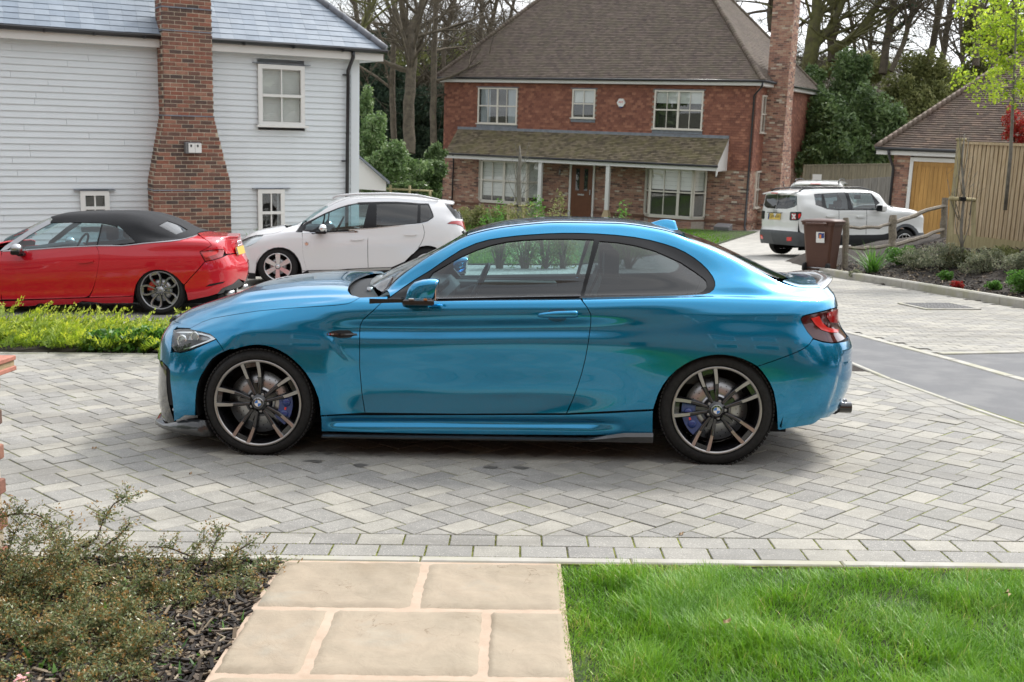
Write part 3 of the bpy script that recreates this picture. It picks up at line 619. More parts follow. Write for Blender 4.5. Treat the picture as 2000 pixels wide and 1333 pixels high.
 CB.panel('lamp_bowl', light, ALUS, hl, off=-.045, gap=-.004, step=.014, depth=-.045, mirror=False)
 CB.panel('lamp_bezel', [(345,648),(372,647),(396,651),(409,656),(399,664),(380,671),(358,676),(346,672),(342,660)], ALUG, hl, off=-.030, gap=0, step=.014, depth=.01, mirror=False)
 for (u, v, r_) in ((352,667,.036),(377,659,.030)):
  s_, t_ = CB.px(u, v); p = CB.ev([s_], [t_])[0]; m = MB(); nn = Vector((-.45, -.89, 0)).normalized(); Mx = Matrix.Translation(Vector(p) - nn * .016) @ nn.to_track_quat('-Y', 'Z').to_matrix().to_4x4()
  m.lathe([(.0001, -.012), (r_ * .5, -.009), (r_ * .8, 0)], CLEAR, 24, M=Mx); m.lathe([(r_ * .8, -.002), (r_, -.006), (r_ * 1.06, .004), (r_ * 1.05, .03)], CHROME, 28, M=Mx); m.lathe([(.0001, .006), (r_ * .8, .004)], SATIN, 24, M=Mx)
  m.build('lamp_projector', hl)
 CB.panel('lamp_strip', [(341,648),(350,646),(372,646),(393,650),(409,654.5),(419,661.5),(404,667.5),(388,673),(372,679),(356,683.3),(356,681),(370,677),(388,670.5),(402,665),(410,661),(405,657),(392,653),(372,649.5),(350,649.5)], CHROME, hl, off=-.010, gap=0, step=.012, depth=.006, mirror=False)
 # window surround, glass
 gin = [(1171,470.5),(1205,473),(1238.5,478.5),(1278,489),(1298,497.5),(1330,512),(1357.7,530),(1373,541.5),(1379.6,548),(1381.6,556),(1379,563),(1373.6,568.5),(1361.7,573),(1300,575),(1200,576.3),(1140.5,577)]
 gdr = [(844,532.5),(870,518),(900,501.5),(930,488),(960,478),(990,471.5),(1020,468.2),(1060,466.3),(1110,465.8),(1160,467.6),(1150,512),(1133.5,577.5),(1060,578.8),(950,580.2),(868,582),(852,582.5),(836,561),(836,545)]
 gqt = [(798,560),(818,547.5),(833,540.5),(838,546),(838,561),(851,582.5),(800,584)]
 CB.panel('window_surround', [(758,584)] + trimo + [(980,585),(858,588),(780,590)], TRIM, P, off=-.004, gap=.0005, holes=[gin, gdr], step=.02)
 CB.panel('door_window', gdr, GLASS, P, off=-.010, gap=-.002, depth=0, step=.025)
 CB.panel('quarter_window', gin, GLASSD2, P, off=-.010, gap=-.002, depth=0, step=.025)
 m = MB(); CB.panel('window_strip', [(853,585.2),(980,582.2),(1132,579.6),(1132,577.8),(980,580.2),(853,583)], GLOSSB, P, off=.004, gap=0, step=.03, depth=.008)
 # windscreen, roof, rear screen, boot
 ws = [('p', .715, 11.22), ('p', .80, 11.22), ('p', .95, 11.22), ('p', 1.08, 11.25), ('p', 1.19, 11.3), ('p', 1.185, 12), ('p', 1.165, 13), ('p', 1.155, 14), ('p', .555, 14), ('p', .565, 13), ('p', .60, 12), ('p', .66, 11.5)]
 CB.panel('windscreen', ws, GLASS, P, off=-.002, gap=0, depth=0, step=.03)
 CB.panel('windscreen_frit', [('p', .70, 11.14), ('p', .95, 11.14), ('p', 1.20, 11.16), ('p', 1.20, 11.3), ('p', 1.185, 12.0), ('p', 1.165, 13), ('p', 1.155, 14), ('p', 1.12, 14), ('p', 1.13, 13), ('p', 1.14, 12), ('p', 1.13, 11.45), ('p', .95, 11.36), ('p', .72, 11.34)], TRIM, P, off=-.005, gap=0, depth=.004, step=.03)
 CB.panel('roof', [('p', 1.205, 11.2), ('p', 1.6, 11.2), ('p', 2.0, 11.2), ('p', 2.44, 11.2), ('p', 2.49, 11.35), ('p', 2.515, 11.7), ('p', 2.53, 12.4), ('p', 2.535, 14), ('p', 1.165, 14), ('p', 1.175, 13), ('p', 1.195, 12), ('p', 1.205, 11.6)], A, P)
 CB.panel('roof_channel', [('p', .72, 11.10), ('p', 1.2, 11.12), ('p', 2.5, 11.12), ('p', 3.0, 11.12), ('p', 3.0, 11.3), ('p', 2.5, 11.3), ('p', 1.2, 11.3), ('p', .72, 11.3)], TRIM, P, off=-.008, gap=0, depth=0, step=.03)
 CB.panel('rear_window', [('p', 2.53, 11.55), ('p', 2.52, 11.35), ('p', 2.58, 11.18), ('p', 2.8, 11.16), ('p', 3.0, 11.16), ('p', 3.07, 11.3), ('p', 3.12, 11.7), ('p', 3.17, 12.3), ('p', 3.20, 13), ('p', 3.215, 14), ('p', 2.55, 14), ('p', 2.545, 12.6)], GLASSD2, P, off=-.003, gap=0, depth=0, step=.03)
 CB.panel('boot_lid', [('p', 3.10, 11.15), ('p', 3.2, 11.0), ('p', 3.4, 10.95), ('p', 3.50, 10.65), ('p', 3.525, 7.6), ('p', q0[0] + .035, q0[1] + .05), ('p', q1[0] + .13, q1[1] + .1), ('p', CB.s1 - .004, q1[1] + .1), ('p', CB.s1 - .004, 14), ('p', 3.235, 14), ('p', 3.22, 13), ('p', 3.19, 12.3), ('p', 3.14, 11.7)], A, P)
 # dark lining behind the shut lines, with the wheel arches left open
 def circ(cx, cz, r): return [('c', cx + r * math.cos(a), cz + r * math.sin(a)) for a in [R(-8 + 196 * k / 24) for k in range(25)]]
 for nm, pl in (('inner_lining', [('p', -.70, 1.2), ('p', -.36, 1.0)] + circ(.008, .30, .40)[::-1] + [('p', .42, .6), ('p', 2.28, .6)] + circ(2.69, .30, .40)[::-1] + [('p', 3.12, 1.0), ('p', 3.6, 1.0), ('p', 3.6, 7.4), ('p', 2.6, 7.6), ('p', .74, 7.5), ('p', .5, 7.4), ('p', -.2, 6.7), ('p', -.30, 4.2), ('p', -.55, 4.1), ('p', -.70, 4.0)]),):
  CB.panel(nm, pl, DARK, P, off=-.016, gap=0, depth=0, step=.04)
 wells(P, (.008,), .385, .305, .895); wells(P, (2.69,), .39, .305, .895)
 ub = MB(); ub.box((1.35, 0, .20), (3.6, 1.30, .10), DARK); ub.box((1.35, 0, .20), (1.80, 1.66, .07), DARK); ub.box((-.35, 0, .26), (.5, 1.3, .16), DARK); ub.box((3.2, 0, .33), (.5, 1.3, .12), DARK)
 ub.build('underbody', P)
 # carbon lip along the sill, front splitter, spoiler
 c = MB()
 for sg in (-1, 1):
  xs = [.375, .5, 1.0, 1.5, 1.95, 2.06, 2.16, 2.33]
  vs = []; fs = []
  for i, x in enumerate(xs):
   up = 0 if i < 5 else (.0, .012, .024, .026)[i - 4]
   w0 = .872 + .0 * x; w1 = .905 + (.006 if i > 5 else 0); zb = .112 + .006 * x
   for yy, zz in ((.80, zb), (w1, zb), (w1 + .004, zb + .010 + up), (w1 - .012, zb + .018 + up * 1.5), (.80, zb + .02 + up)): vs.append((x, sg * yy, zz))
  for i in range(len(xs) - 1):
   for k in range(5): a = i * 5 + k; b_ = i * 5 + (k + 1) % 5; fs.append((a, b_, b_ + 5, a + 5))
  fs += [(0, 1, 2, 3, 4), tuple(len(vs) - 5 + k for k in range(4, -1, -1))]
  c = MB(); c.add(vs, fs, CARBON); c.build('sill_lip', P, recalc=True)
 c = MB(); cv = []
 for k in range(41):
  f = -1 + 2 * k / 40; a = abs(f)
  prof = [(0, -.815, 0), (.35, -.805, .34), (.55, -.755, .55), (.68, -.65, .69), (.80, -.52, .79), (1.0, -.352, .858)]
  for i in range(5):
   if prof[i][0] <= a <= prof[i + 1][0] + 1e-9: w = (a - prof[i][0]) / (prof[i + 1][0] - prof[i][0]); x = prof[i][1] * (1 - w) + prof[i + 1][1] * w; y = prof[i][2] * (1 - w) + prof[i + 1][2] * w; break
  cv.append((x, y * (1 if f > 0 else -1), a))
 vs = []; fs = []
 for x, y, a in cv:
  o_ = Vector((x - .15 if a < .9 else x, y, 0)); d_ = Vector((-1, .25 * (1 if y > 0 else -1) * a * 2, 0)).normalized() * .0
  h = .122 if a < .66 else (.122 + (a - .66) * .35 if a < .86 else .192)
  for dx_, sc_, zz in ((0, .985, .092), (-.014 * (1 - a), .992, .098), (-.015 * (1 - a), .994, .112), (-.004 * (1 - a), .988, h)): vs.append((x + dx_, y * sc_, zz))
  vs.append((x + .05, y * .93, h)); vs.append((x + .10, y * .88, .085))
 for i in range(40):
  for k in range(6): a = i * 6 + k; b_ = i * 6 + (k + 1) % 6; fs.append((a, b_, b_ + 6, a + 6))
 fs += [tuple(range(6)), tuple(range(240 + 5, 239, -1))]
 c.add(vs, fs, CARBON, True); c.build('front_splitter', P, recalc=True)
 c = MB(); vs = []; fs = []
 for k in range(33):
  f = -1 + 2 * k / 32; a = abs(f); y = .585 * f; x = 3.46 - .16 * a ** 2.6; z0 = 1.036 - .045 * a ** 3
  hh = .022 * (1 - a ** 4) + .003
  for dx_, dz in ((-.085, .003), (-.04, .012 + hh * .25), (.0, .012 + hh * .8), (.036, .010 + hh), (.040, .004 + hh), (.018, -.012), (-.03, -.014)): vs.append((x + dx_, y, z0 + dz))
 for i in range(32):
  for k in range(7): a = i * 7 + k; b_ = i * 7 + (k + 1) % 7; fs.append((a, b_, b_ + 7, a + 7))
 fs += [tuple(range(7)), tuple(range(32 * 7 + 6, 32 * 7 - 1, -1))]
 c.add(vs, fs, CARBON, True); c.build('boot_spoiler', P, recalc=True)
 # exhaust tips
 for yy in (-.56, -.45, .45, .56):
  c = MB(); c.tube([(3.40, yy, .290), (3.555, yy, .290)], .034, GLOSSB, 24, cap=False); c.tube([(3.555, yy, .290), (3.556, yy, .290), (3.48, yy, .290)], [.034, .029, .029], GLOSSB, 24); c.build('exhaust_tip', P)
 c = MB(); c.box((3.44, 0, .29), (.08, 1.2, .08), PLAS, bev=.02); c.build('rear_diffuser', P)
 # antenna fin
 c = MB(); vs = []; fs = []; n = 13
 for i in range(n):
  f = i / (n - 1); x = 2.30 + .215 * f; h = .072 * math.sin(min(1, f * 1.12) * PI / 2) ** 1.5; zb = 1.382 - .30 * (x - 2.30) ** 1.2 - .02; w = .012 + .022 * math.sin(f * PI * .55)
  for dy_, dz in ((-w * 1.3, 0), (-w * .75, h * .35), (-.005, h * .95), (0, h), (.005, h * .95), (w * .75, h * .35), (w * 1.3, 0)): vs.append((x + (.022 * (1 - dz / .075) if f > .9 else 0), dy_, zb + dz + .004))
 for i in range(n - 1):
  for k in range(6): a = i * 7 + k; fs.append((a, a + 1, a + 8, a + 7))
 fs.append(tuple((n - 1) * 7 + k for k in range(7))); c.add(vs, fs, A, True); c.build('antenna_fin', P, recalc=True)
 # door mirror, handle, vent
 for sg in (1, -1):
  mr = link('door_mirror', None, P, Matrix.Translation((0.975, 0, 0)) @ Matrix.Scale(sg, 4, (0, 1, 0))); mr.empty_display_size = .1
  c = MB(); vs = []; fs = []
  rings = [(-.075, .030, .050, .985), (-.070, .050, .085, .99), (-.045, .068, .118, 1.0), (.0, .078, .133, 1.006), (.045, .076, .136, 1.010), (.078, .068, .130, 1.012), (.092, .060, .118, 1.012)]
  for dx_, ry, rz, zc in rings:
   for k in range(20):
    a = 2 * PI * k / 20; ca, sa = math.cos(a), math.sin(a); e = .55; yy = abs(ca) ** e * (1 if ca > 0 else -1) * ry; zz = abs(sa) ** e * (1 if sa > 0 else -1) * rz * .5
    vs.append((dx_ + (zz * .28), -1.0 + yy, zc + zz))
  for i in range(len(rings) - 1):
   for k in range(20): a = i * 20 + k; b_ = i * 20 + (k + 1) % 20; fs.append((a, b_, b_ + 20, a + 20))
  vsl = vs
  fb = [f for f in fs if min(vsl[i][2] for i in f) < .951]; ft = [f for f in fs if f not in fb]
  c.add(vs, [tuple(range(19, -1, -1))] + ft, A, True); c.build('mirror_cap', mr, recalc=True)
  c = MB(); c.add(vs, fb, GLOSSB, True)
  c.box((.0, -1.0, .947), (.178, .150, .034), GLOSSB, bev=.014)
  c.add([(-.13, -.86, .90), (.02, -.86, .90), (.05, -.95, .925), (-.07, -.95, .925), (-.13, -.86, .955), (.02, -.86, .95), (.05, -.95, .955), (-.07, -.95, .955)], [(0, 1, 2, 3), (4, 7, 6, 5), (0, 4, 5, 1), (1, 5, 6, 2), (2, 6, 7, 3), (3, 7, 4, 0)], GLOSSB)
  c.box((-.19, -.862, .926), (.25, .01, .035), GLOSSB, Matrix.Identity(4)); c.build('mirror_foot', mr, recalc=True)
  c = MB(); c.box((.012, -1.078, .966), (.13, .012, .014), CLEAR, bev=.004); c.box((-.04, -1.075, .966), (.03, .012, .010), CHROME, bev=.003); c.box((.04, -1.075, .966), (.02, .011, .009), AMBER); c.build('indicator_strip', mr)
  c = MB(); c.box((.095, -1.0, 1.010), (.006, .118, .105), CHROME, bev=.002); c.build('mirror_glass', mr)
 hd = MB(); vs = []; fs = []; n = 15
 for i in range(n):
  f = i / (n - 1); x = 1.640 + .238 * f; h = (.011 + .010 * min(1, f * 2.2)) * (1 if f < .93 else .8) * (.35 if i == 0 else 1); o_ = .022 * math.sin(min(1, f * 6) * PI / 2) * (1 if f < .95 else .6) + .004; zc = .865 + .008 * f + .012 * (x - 1.64)
  yb = -(.898 + .03 * (x - 1.64))
  for dy_, dz in ((0, -h), (-o_ * .7, -h * .95), (-o_, -h * .3), (-o_, h * .4), (-o_ * .75, h), (0, h)): vs.append((x, yb + .006 + dy_, zc + dz))
 for i in range(n - 1):
  for k in range(5): a = i * 6 + k; fs.append((a, a + 1, a + 7, a + 6))
 fs += [tuple(range(5, -1, -1)), tuple((n - 1) * 6 + k for k in range(6))]
 hd.add(vs, fs, A, True); hd.build('door_handle', P, recalc=True)
 CB.panel('handle_recess_shade', [(1069,611),(1073,606),(1080,603.5),(1092,603),(1102,604),(1107,607.5),(1108,614),(1106,624),(1098,628.5),(1088,629),(1076,627),(1069,621)], m_paint('handle recess shade blue', (.0035, .10, .19)), P, off=.0012, gap=0, step=.012, depth=0, smooth=1)  # flat patch on the door; the hollow's shade is painted as darker blue
 CB.panel('fender_vent', [(641,650.5),(650,647),(662,645.5),(682,645.5),(690,651),(697,653),(698,655),(690,656.5),(684,660),(664,661),(652,658.5),(640,656),(638,653)], PLAS, P, off=.001, gap=0, step=.01, depth=.003)
 CB.panel('vent_blade', [(638,652),(656,650),(662,652.5),(697,652.5),(698,655),(664,656.5),(655,655.5),(638,655.5)], GLOSSB, P, off=.009, gap=0, step=.01, depth=.009)
 CB.panel('vent_badge', [(641,652.6),(643,652.6),(643,654.6),(641,654.6)], plain('badge blue', (.02, .15, .6), .3), P, off=.0105, gap=0, step=.01, depth=.001, mirror=False)
 CB.panel('vent_badge', [(643.6,652.6),(645.6,652.6),(645.6,654.6),(643.6,654.6)], plain('badge red', (.6, .01, .01), .3), P, off=.0105, gap=0, step=.01, depth=.001, mirror=False)
 CB.panel('vent_badge', [(646.2,652.4),(652,652.2),(652,654.5),(646.2,654.8)], SATIN, P, off=.0105, gap=0, step=.01, depth=.001, mirror=False)
 # scuttle and wipers
 c = MB(); vs = []; fs = []
 for k in range(21):
  f = -1 + 2 * k / 20; y = f * .72; xx = .60 - .14 * (1 - f * f); zz = .930 + .052 * (1 - f * f)
  vs += [(xx - .05, y, zz - .01), (xx + .10, y, zz + .0)]
 for k in range(20): fs.append((2 * k, 2 * k + 1, 2 * k + 3, 2 * k + 2))
 c.add(vs, fs, PLAS, True); c.build('scuttle', P)
 for (y0, y1, x0, x1) in ((-.50, .12, .60, .66), (.10, .66, .56, .66)):
  w = MB(); a = Vector((x0, y0, .985 - .06 * abs(y0))); b_ = Vector((x1 - .02, y1, 1.02 - .05 * abs(y1)))
  w.tube([a, a.lerp(b_, .45) + Vector((0.01, 0, .015)), b_], [.013, .009, .006], TRIM, 8); w.tube([a.lerp(b_, .2) + Vector((.05, 0, .022)), b_ + Vector((.06, .06, .03))], .007, TRIM, 6); w.tube([a - Vector((0, 0, .02)), a + Vector((0, 0, .022))], [.022, .018], SATIN, 12); w.build('wiper', P)
 # cabin
 ci = link('cabin', None, P); ci.empty_display_size = .1
 c = MB(); c.box((1.55, 0, .42), (2.0, 1.45, .12), INT)
 for sg in (-1, 1): c.box((1.65, sg * .80, .70), (2.1, .05, .47), INT); c.box((1.15, sg * .77, .90), (1.2, .06, .05), INTL, bev=.015)
 c.build('door_card', ci)
 c = MB(); c.prism([(.62, .80), (.68, .935), (.85, .975), (.98, .965), (1.05, .90), (1.03, .60), (.7, .55)], -.74, .74, INT, 'y'); c.box((1.0, -.37, .985), (.12, .40, .05), INT, bev=.02); c.build('dashboard', ci, recalc=True)
 sw = MB(); Mx = Matrix.Translation((1.20, .37, .90)) @ Matrix.Rotation(R(-65), 4, 'Y')
 ring = [(.178 * math.cos(2 * PI * k / 28), .178 * math.sin(2 * PI * k / 28), 0) for k in range(29)]; sw.tube([Mx @ Vector(p) for p in ring], .017, LEATH, 10, cap=False); sw.lathe([(.0001, -.02), (.05, -.02), (.07, .02)], LEATH, 20, 'z', M=Mx)
 for a in (0, 130, 230): sw.tube([Mx @ Vector((0, 0, 0)), Mx @ Vector((.165 * math.cos(R(a)), .165 * math.sin(R(a)), 0))], [.02, .012], SATIN, 8)
 sw.tube([Mx @ Vector((0, 0, 0)), (1.0, .37, .84)], .03, LEATH, 10); sw.build('steering_wheel', ci)
 for sx, sy in ((1.62, -.37), (1.62, .37), (2.42, -.34), (2.42, .34)):
  st = MB(); fr = sx < 2
  st.box((sx, sy, .53), (.52, .50, .16), LEATH, Matrix.Identity(4), bev=.05)
  prof = [(0, .55), (.05, .60), (.16, .85), (.235, 1.02), (.245, 1.06)] if fr else [(0, .55), (.06, .62), (.13, .80), (.20, .98), (.22, 1.0)]
  for i in range(len(prof) - 1):
   (x0, z0), (x1, z1) = prof[i], prof[i + 1]; wd = (.50 if i < 2 else .47 - .05 * (i - 2))
   vs = [(sx + .22 + x0 - .06, sy - wd / 2, z0), (sx + .22 + x0 - .06, sy + wd / 2, z0), (sx + .22 + x0 + .06, sy + wd / 2, z0), (sx + .22 + x0 + .06, sy - wd / 2, z0), (sx + .22 + x1 - .06, sy - wd / 2, z1), (sx + .22 + x1 - .06, sy + wd / 2, z1), (sx + .22 + x1 + .06, sy + wd / 2, z1), (sx + .22 + x1 + .06, sy - wd / 2, z1)]
   st.add(vs, [(0, 1, 5, 4), (1, 2, 6, 5), (2, 3, 7, 6), (3, 0, 4, 7), (4, 5, 6, 7)], LEATH)
  if fr: st.box((sx + .465, sy, 1.13), (.09, .25, .19), LEATH, Matrix.Identity(4), bev=.035)
  st.build('seat', ci)
 c = MB(); c.box((1.17, -.02, 1.235), (.03, .23, .07), INT, bev=.012); c.tube([(1.17, -.02, 1.25), (1.13, -.02, 1.31)], .01, INT, 6); c.build('rear_view_mirror', ci)
 # wheels
 for x, w_, rt, ph, ca in ((.0, .245, .322, 100, -12), (2.693, .265, .330, 105, 200)):
  for sd in (-1, 1):
   wheel(P, x, .915, sd, rt, .2545, w_, 'm', (WBLK, ALU, DARK), ph, disc_r=.185, caliper=BLUEC, cal_ang=ca, emblem='roundel')
 return root
GLASSD2 = m_glass('tinted rear glass', (.30, .36, .38), ior=1.6)
COUPE = build_coupe()
# ------------------------------------------------------------------ the other cars
def table(S, W, rows):
 """rows: (half-width list or factor of W, height list, shift at the low end, shift at the high end)"""
 out = []
 for yy, zz, d0, d1 in rows:
  ys = [w * yy for w in W] if not hasattr(yy, '__len__') else yy; lv = []
  for i, s in enumerate(S):
   n = len(S); f0 = max(0, 1 - i / 3.0); f1 = max(0, 1 - (n - 1 - i) / 3.0); lv.append((s, s + d0 * f0 + d1 * f1, ys[i], zz[i]))
  out.append(lv)
 return out
def scaled(M, k): return M @ Matrix.Scale(k, 4)
def crop(sc, ox, oy): return lambda *p: [(ox + x / sc, oy + y / sc) for x, y in p]
def seats(P, spots, mat=LEATH, zt=1.0, h=.48):
 ci = link('cabin', None, P); ci.empty_display_size = .1
 for sx, sy, sg in spots:
  st = MB(); st.box((sx, sy, h), (.5, .48, .16), mat, bev=.05)
  st.prism([(sx + sg * .18, h), (sx + sg * .30, h), (sx + sg * .40, zt), (sx + sg * .30, zt)], sy - .23, sy + .23, mat, 'y'); st.box((sx + sg * .36, sy, zt + .11), (.09, .24, .17), mat, bev=.03)
  st.build('seat', ci, recalc=True)
 return ci
# ---- red convertible
AM = scaled(car_matrix(-6.862, 13.913, -.05), .94)
aS = [-.87,-.75,-.55,-.35,0,.35,.6,1.3,2.0,2.3,2.6,2.9,3.15,3.36,3.50,3.58]
aW = [0,.50,.78,.86,.885,.885,.875,.87,.875,.885,.893,.882,.85,.76,.53,0]
AL = table(aS, aW, [
 (.965,[.14,.14,.13,.12,.12,.11,.085,.115,.138,.142,.15,.155,.19,.25,.28,.29], .06, -.10),
 (.995,[.27,.27,.27,.26,.26,.22,.16,.185,.215,.22,.25,.27,.30,.33,.36,.37], .0, -.04),
 (1.0,[.42,.42,.42,.42,.42,.38,.30,.33,.355,.37,.42,.44,.46,.48,.49,.49], .0, .0),
 (1.005,[.56,.56,.56,.57,.58,.54,.46,.48,.50,.53,.58,.59,.60,.61,.61,.61], .0, .0),
 (.99,[.66,.66,.66,.67,.68,.68,.66,.71,.74,.755,.77,.78,.77,.74,.71,.70], .08, -.05),
 (.975,[.69,.69,.70,.71,.72,.715,.712,.765,.797,.805,.816,.822,.82,.80,.78,.77], .13, -.09),
 ([0,.46,.70,.78,.80,.805,.815,.82,.825,.828,.83,.82,.79,.72,.51,0],[.71,.72,.74,.76,.79,.80,.812,.868,.900,.917,.945,.958,.955,.92,.87,.86], .15, -.12),
 ([0,.42,.64,.70,.72,.76,.79,.77,.765,.76,.75,.74,.72,.66,.47,0],[.72,.735,.76,.79,.82,.83,.845,1.02,1.05,1.03,.985,.99,.985,.97,.94,.93], .17, -.13),
 ([0,.38,.56,.62,.64,.70,.755,.66,.65,.665,.70,.69,.665,.61,.44,0],[.73,.75,.78,.82,.85,.86,.905,1.185,1.225,1.19,1.05,1.01,.998,.985,.97,.96], .18, -.13),
 ([0,.34,.48,.54,.57,.64,.71,.58,.56,.57,.60,.62,.62,.57,.42,0],[.735,.76,.795,.835,.865,.875,.965,1.265,1.29,1.255,1.13,1.03,1.010,1.0,.995,.985], .18, -.12),
 ([0,.22,.30,.34,.36,.40,.45,.36,.34,.34,.36,.38,.38,.35,.26,0],[.74,.765,.80,.845,.875,.89,1.00,1.30,1.322,1.30,1.21,1.065,1.022,1.008,1.0,.99], .18, -.12),
 ([0]*16,[.74,.765,.805,.85,.88,.90,1.02,1.312,1.332,1.312,1.225,1.075,1.026,1.01,1.0,.99], .18, -.12)])
AB = Body(AL, AM, blur=3); AB.gapw = .0016
FABRIC = plain('black roof fabric', (.017, .018, .021), .9, var=.12, vscale=25, bump=.25, bscale=500)
YELP = plain('yellow number plate', (.62, .44, .09), .5); CAL = plain('number plate black', (.01, .01, .01), .5); WHB = plain('number plate white', (.75, .75, .72), .4)
def build_convertible():
 P = empty('convertible', AM, 'red convertible with black fabric roof parked beside the brick chimney', 'car'); B = AB
 c1, c2 = crop(5.796, 0, 400), crop(5.796, 230, 400)
 chrome = c1((30,525),(150,514),(300,510),(500,495),(700,480),(900,471),(1100,462),(1250,459),(1385,462)) + c2((150,452),(300,435),(450,424),(600,410),(700,398),(780,382),(850,360),(900,338))
 doorr = c1((1090,470),(1115,530),(1125,600),(1110,720),(1085,850),(1050,960),(1010,1030),(970,1050))
 archr = c2((175,1105),(178,1040),(185,985),(205,905),(245,840),(295,785),(350,757),(400,742),(450,737),(510,741),(560,755),(625,788),(680,832),(725,885),(760,950),(785,1020),(796,1085))
 B.panel('door', c1((20,1075),(5,900),(0,760),(20,530),(150,522),(300,518),(700,488),(1088,470)) + doorr[1:] + c1((600,1065),(300,1072)), RED, P, step=.035)
 B.panel('fender', [('p', .56, 6.1), ('p', .60, 4), ('p', .55, 1.05), ('p', .38, 1.0)] + [('c', .0 + .345 * math.cos(R(a)), .30 + .345 * math.sin(R(a))) for a in range(0, 181, 15)] + [('p', -.5, 1.0), ('p', -.6, 3.5), ('p', -.45, 6.0), ('p', 0, 6.3)], RED, P, step=.04)
 B.panel('front_bumper', [('p', -.51, .8), ('p', -.61, 3.5), ('p', -.46, 6.0), ('p', -.86, 6.0), ('p', -.86, .1), ('p', -.5, .1)], RED, P, step=.04)
 B.panel('bonnet', [('p', -.85, 6.1), ('p', -.46, 6.1), ('p', 0, 6.35), ('p', .38, 6.3), ('p', .42, 8), ('p', .40, 10), ('p', .38, 11), ('p', -.85, 11)], RED, P, step=.04)
 lamp = c2((930,535),(970,528),(1050,520),(1130,512),(1200,510),(1206,518),(1195,560),(1185,590),(1150,604),(1070,627),(990,640),(975,610),(950,570))
 tail = c2((1270,368),(1276,380),(1262,395),(1160,440),(1080,470),(1000,505),(930,530))
 cut = c2((796,1085),(770,960))
 B.panel('rear_quarter', chrome[7:] + c2((905,345),(1030,420),(1060,460),(1000,500),(925,532),(945,575),(985,645),(890,755),(800,850),(752,905)) + archr[::-1][3:] + c2((175,1030)) + c1((1385,1042),(1200,1047),(1010,1050)) + c1((1050,975),(1085,850),(1110,720),(1125,600),(1115,530),(1092,470)), RED, P, step=.035)
 q = B.px(*c2((1200, 512))[0]); qb = B.px(*c2((1330,640))[0])
 B.panel('boot_lid', [('p', 3.0, 10), ('p', 3.0, 11), ('p', 3.60, 11), ('p', 3.60, 5.0), ('p', 3.47, 5.0)] + c2((1200,506),(1130,508),(1050,516),(935,531),(1005,500),(1064,460),(1035,418),(935,352)), RED, P, step=.03)
 B.panel('rear_bumper', archr[-3:] + c2((1020,1040),(1130,1008),(1180,950),(1300,900),(1370,840)) + [('p', 3.60, .8), ('p', 3.60, 4.9), ('p', 3.48, 4.8)] + c2((1190,595),(1150,610),(1070,632),(990,648),(895,759),(805,854),(757,909)), RED, P, step=.035)
 B.panel('diffuser', c2((1130,1010),(1180,952),(1300,902),(1372,842)) + [('p', 3.575, .75), ('p', 3.575, 0.0)] + c2((1290,960),(1200,1025)), GREYPL, P, step=.03)
 tl = B.panel('tail_lamp', lamp, REDL, P, step=.025, off=.003)
 B.panel('lamp_band', c2((950,548),(1130,530),(1120,560),(1000,600),(980,590)), REDB, tl, off=.005, gap=0, step=.02, depth=.003, mirror=False)
 B.panel('sill', c1((0,1100),(600,1072),(1385,1046)) + c2((172,1040),(172,1115)) + c1((1385,1120),(700,1137),(0,1160)), RED, P, step=.035)
 B.panel('window_trim', chrome + c2((905,346),(850,370),(700,408),(600,420),(300,444),(150,461)) + c1((1385,471),(1100,471),(700,489),(300,519),(30,534)), SATIN, P, off=.006, gap=0, depth=.01, step=.03)
 pil = c1((0,528),(60,470),(200,375),(330,290),(450,225),(560,172),(575,215),(470,270),(330,350),(200,440),(85,508),(80,512))
 B.panel('windscreen_pillar', pil, SATIN, P, off=.004, gap=0, step=.03)
 B.panel('door_window', c1((85,510),(200,440),(330,350),(470,268),(580,212),(800,207),(1145,218),(1090,462),(700,480),(300,508)), GLASS, P, off=-.006, gap=0, depth=0, step=.04)
 B.panel('quarter_window', c1((1160,222),(1250,235),(1340,262),(1391,290)) + c2((60,290),(120,345),(200,425),(100,440),(0,448)) + c1((1250,455),(1105,462)), GLASSD, P, off=-.006, gap=0, depth=0, step=.03)
 B.panel('window_pillar', c1((1147,218),(1160,220),(1104,464),(1088,464)), TRIM, P, off=-.002, gap=0, depth=.01, step=.03)
 rw = c2((460,240),(560,187),(700,235),(795,290),(660,342))
 B.panel('fabric_roof', c1((570,212),(580,185),(600,165)) + [('p', 1.12, 9.3), ('p', 1.08, 10.2), ('p', 1.06, 11), ('p', 2.98, 11), ('p', 2.99, 10)] + c2((900,336),(850,358),(780,380),(700,396),(600,408),(450,422),(300,433),(215,440),(120,345),(0,235)) + c1((1330,258),(1250,232),(1145,212),(800,203),(640,208)), FABRIC, P, off=.006, step=.035, holes=[rw])
 B.panel('rear_window', rw, GLASSD, P, off=.0, gap=-.003, depth=0, step=.04)
 B.panel('windscreen', [('p', .52, 9.5), ('p', .9, 9.4), ('p', 1.1, 9.4), ('p', 1.05, 10.2), ('p', 1.03, 11), ('p', .40, 11), ('p', .42, 10)], GLASS, P, off=-.002, gap=0, depth=0, step=.05)
 B.panel('inner_lining', [('p', -.8, .8), ('p', -.38, .8)] + [('c', 0 + .39 * math.cos(R(a)), .30 + .39 * math.sin(R(a))) for a in range(180, -1, -20)] + [('p', .5, .5), ('p', 2.15, .5)] + [('c', 2.6 + .39 * math.cos(R(a)), .30 + .39 * math.sin(R(a))) for a in range(180, -1, -20)] + [('p', 3.1, .8), ('p', 3.55, .9), ('p', 3.55, 5.6), ('p', 2.6, 5.7), ('p', -.2, 5.7), ('p', -.8, 5)], DARK, P, off=-.02, gap=0, depth=0, step=.06)
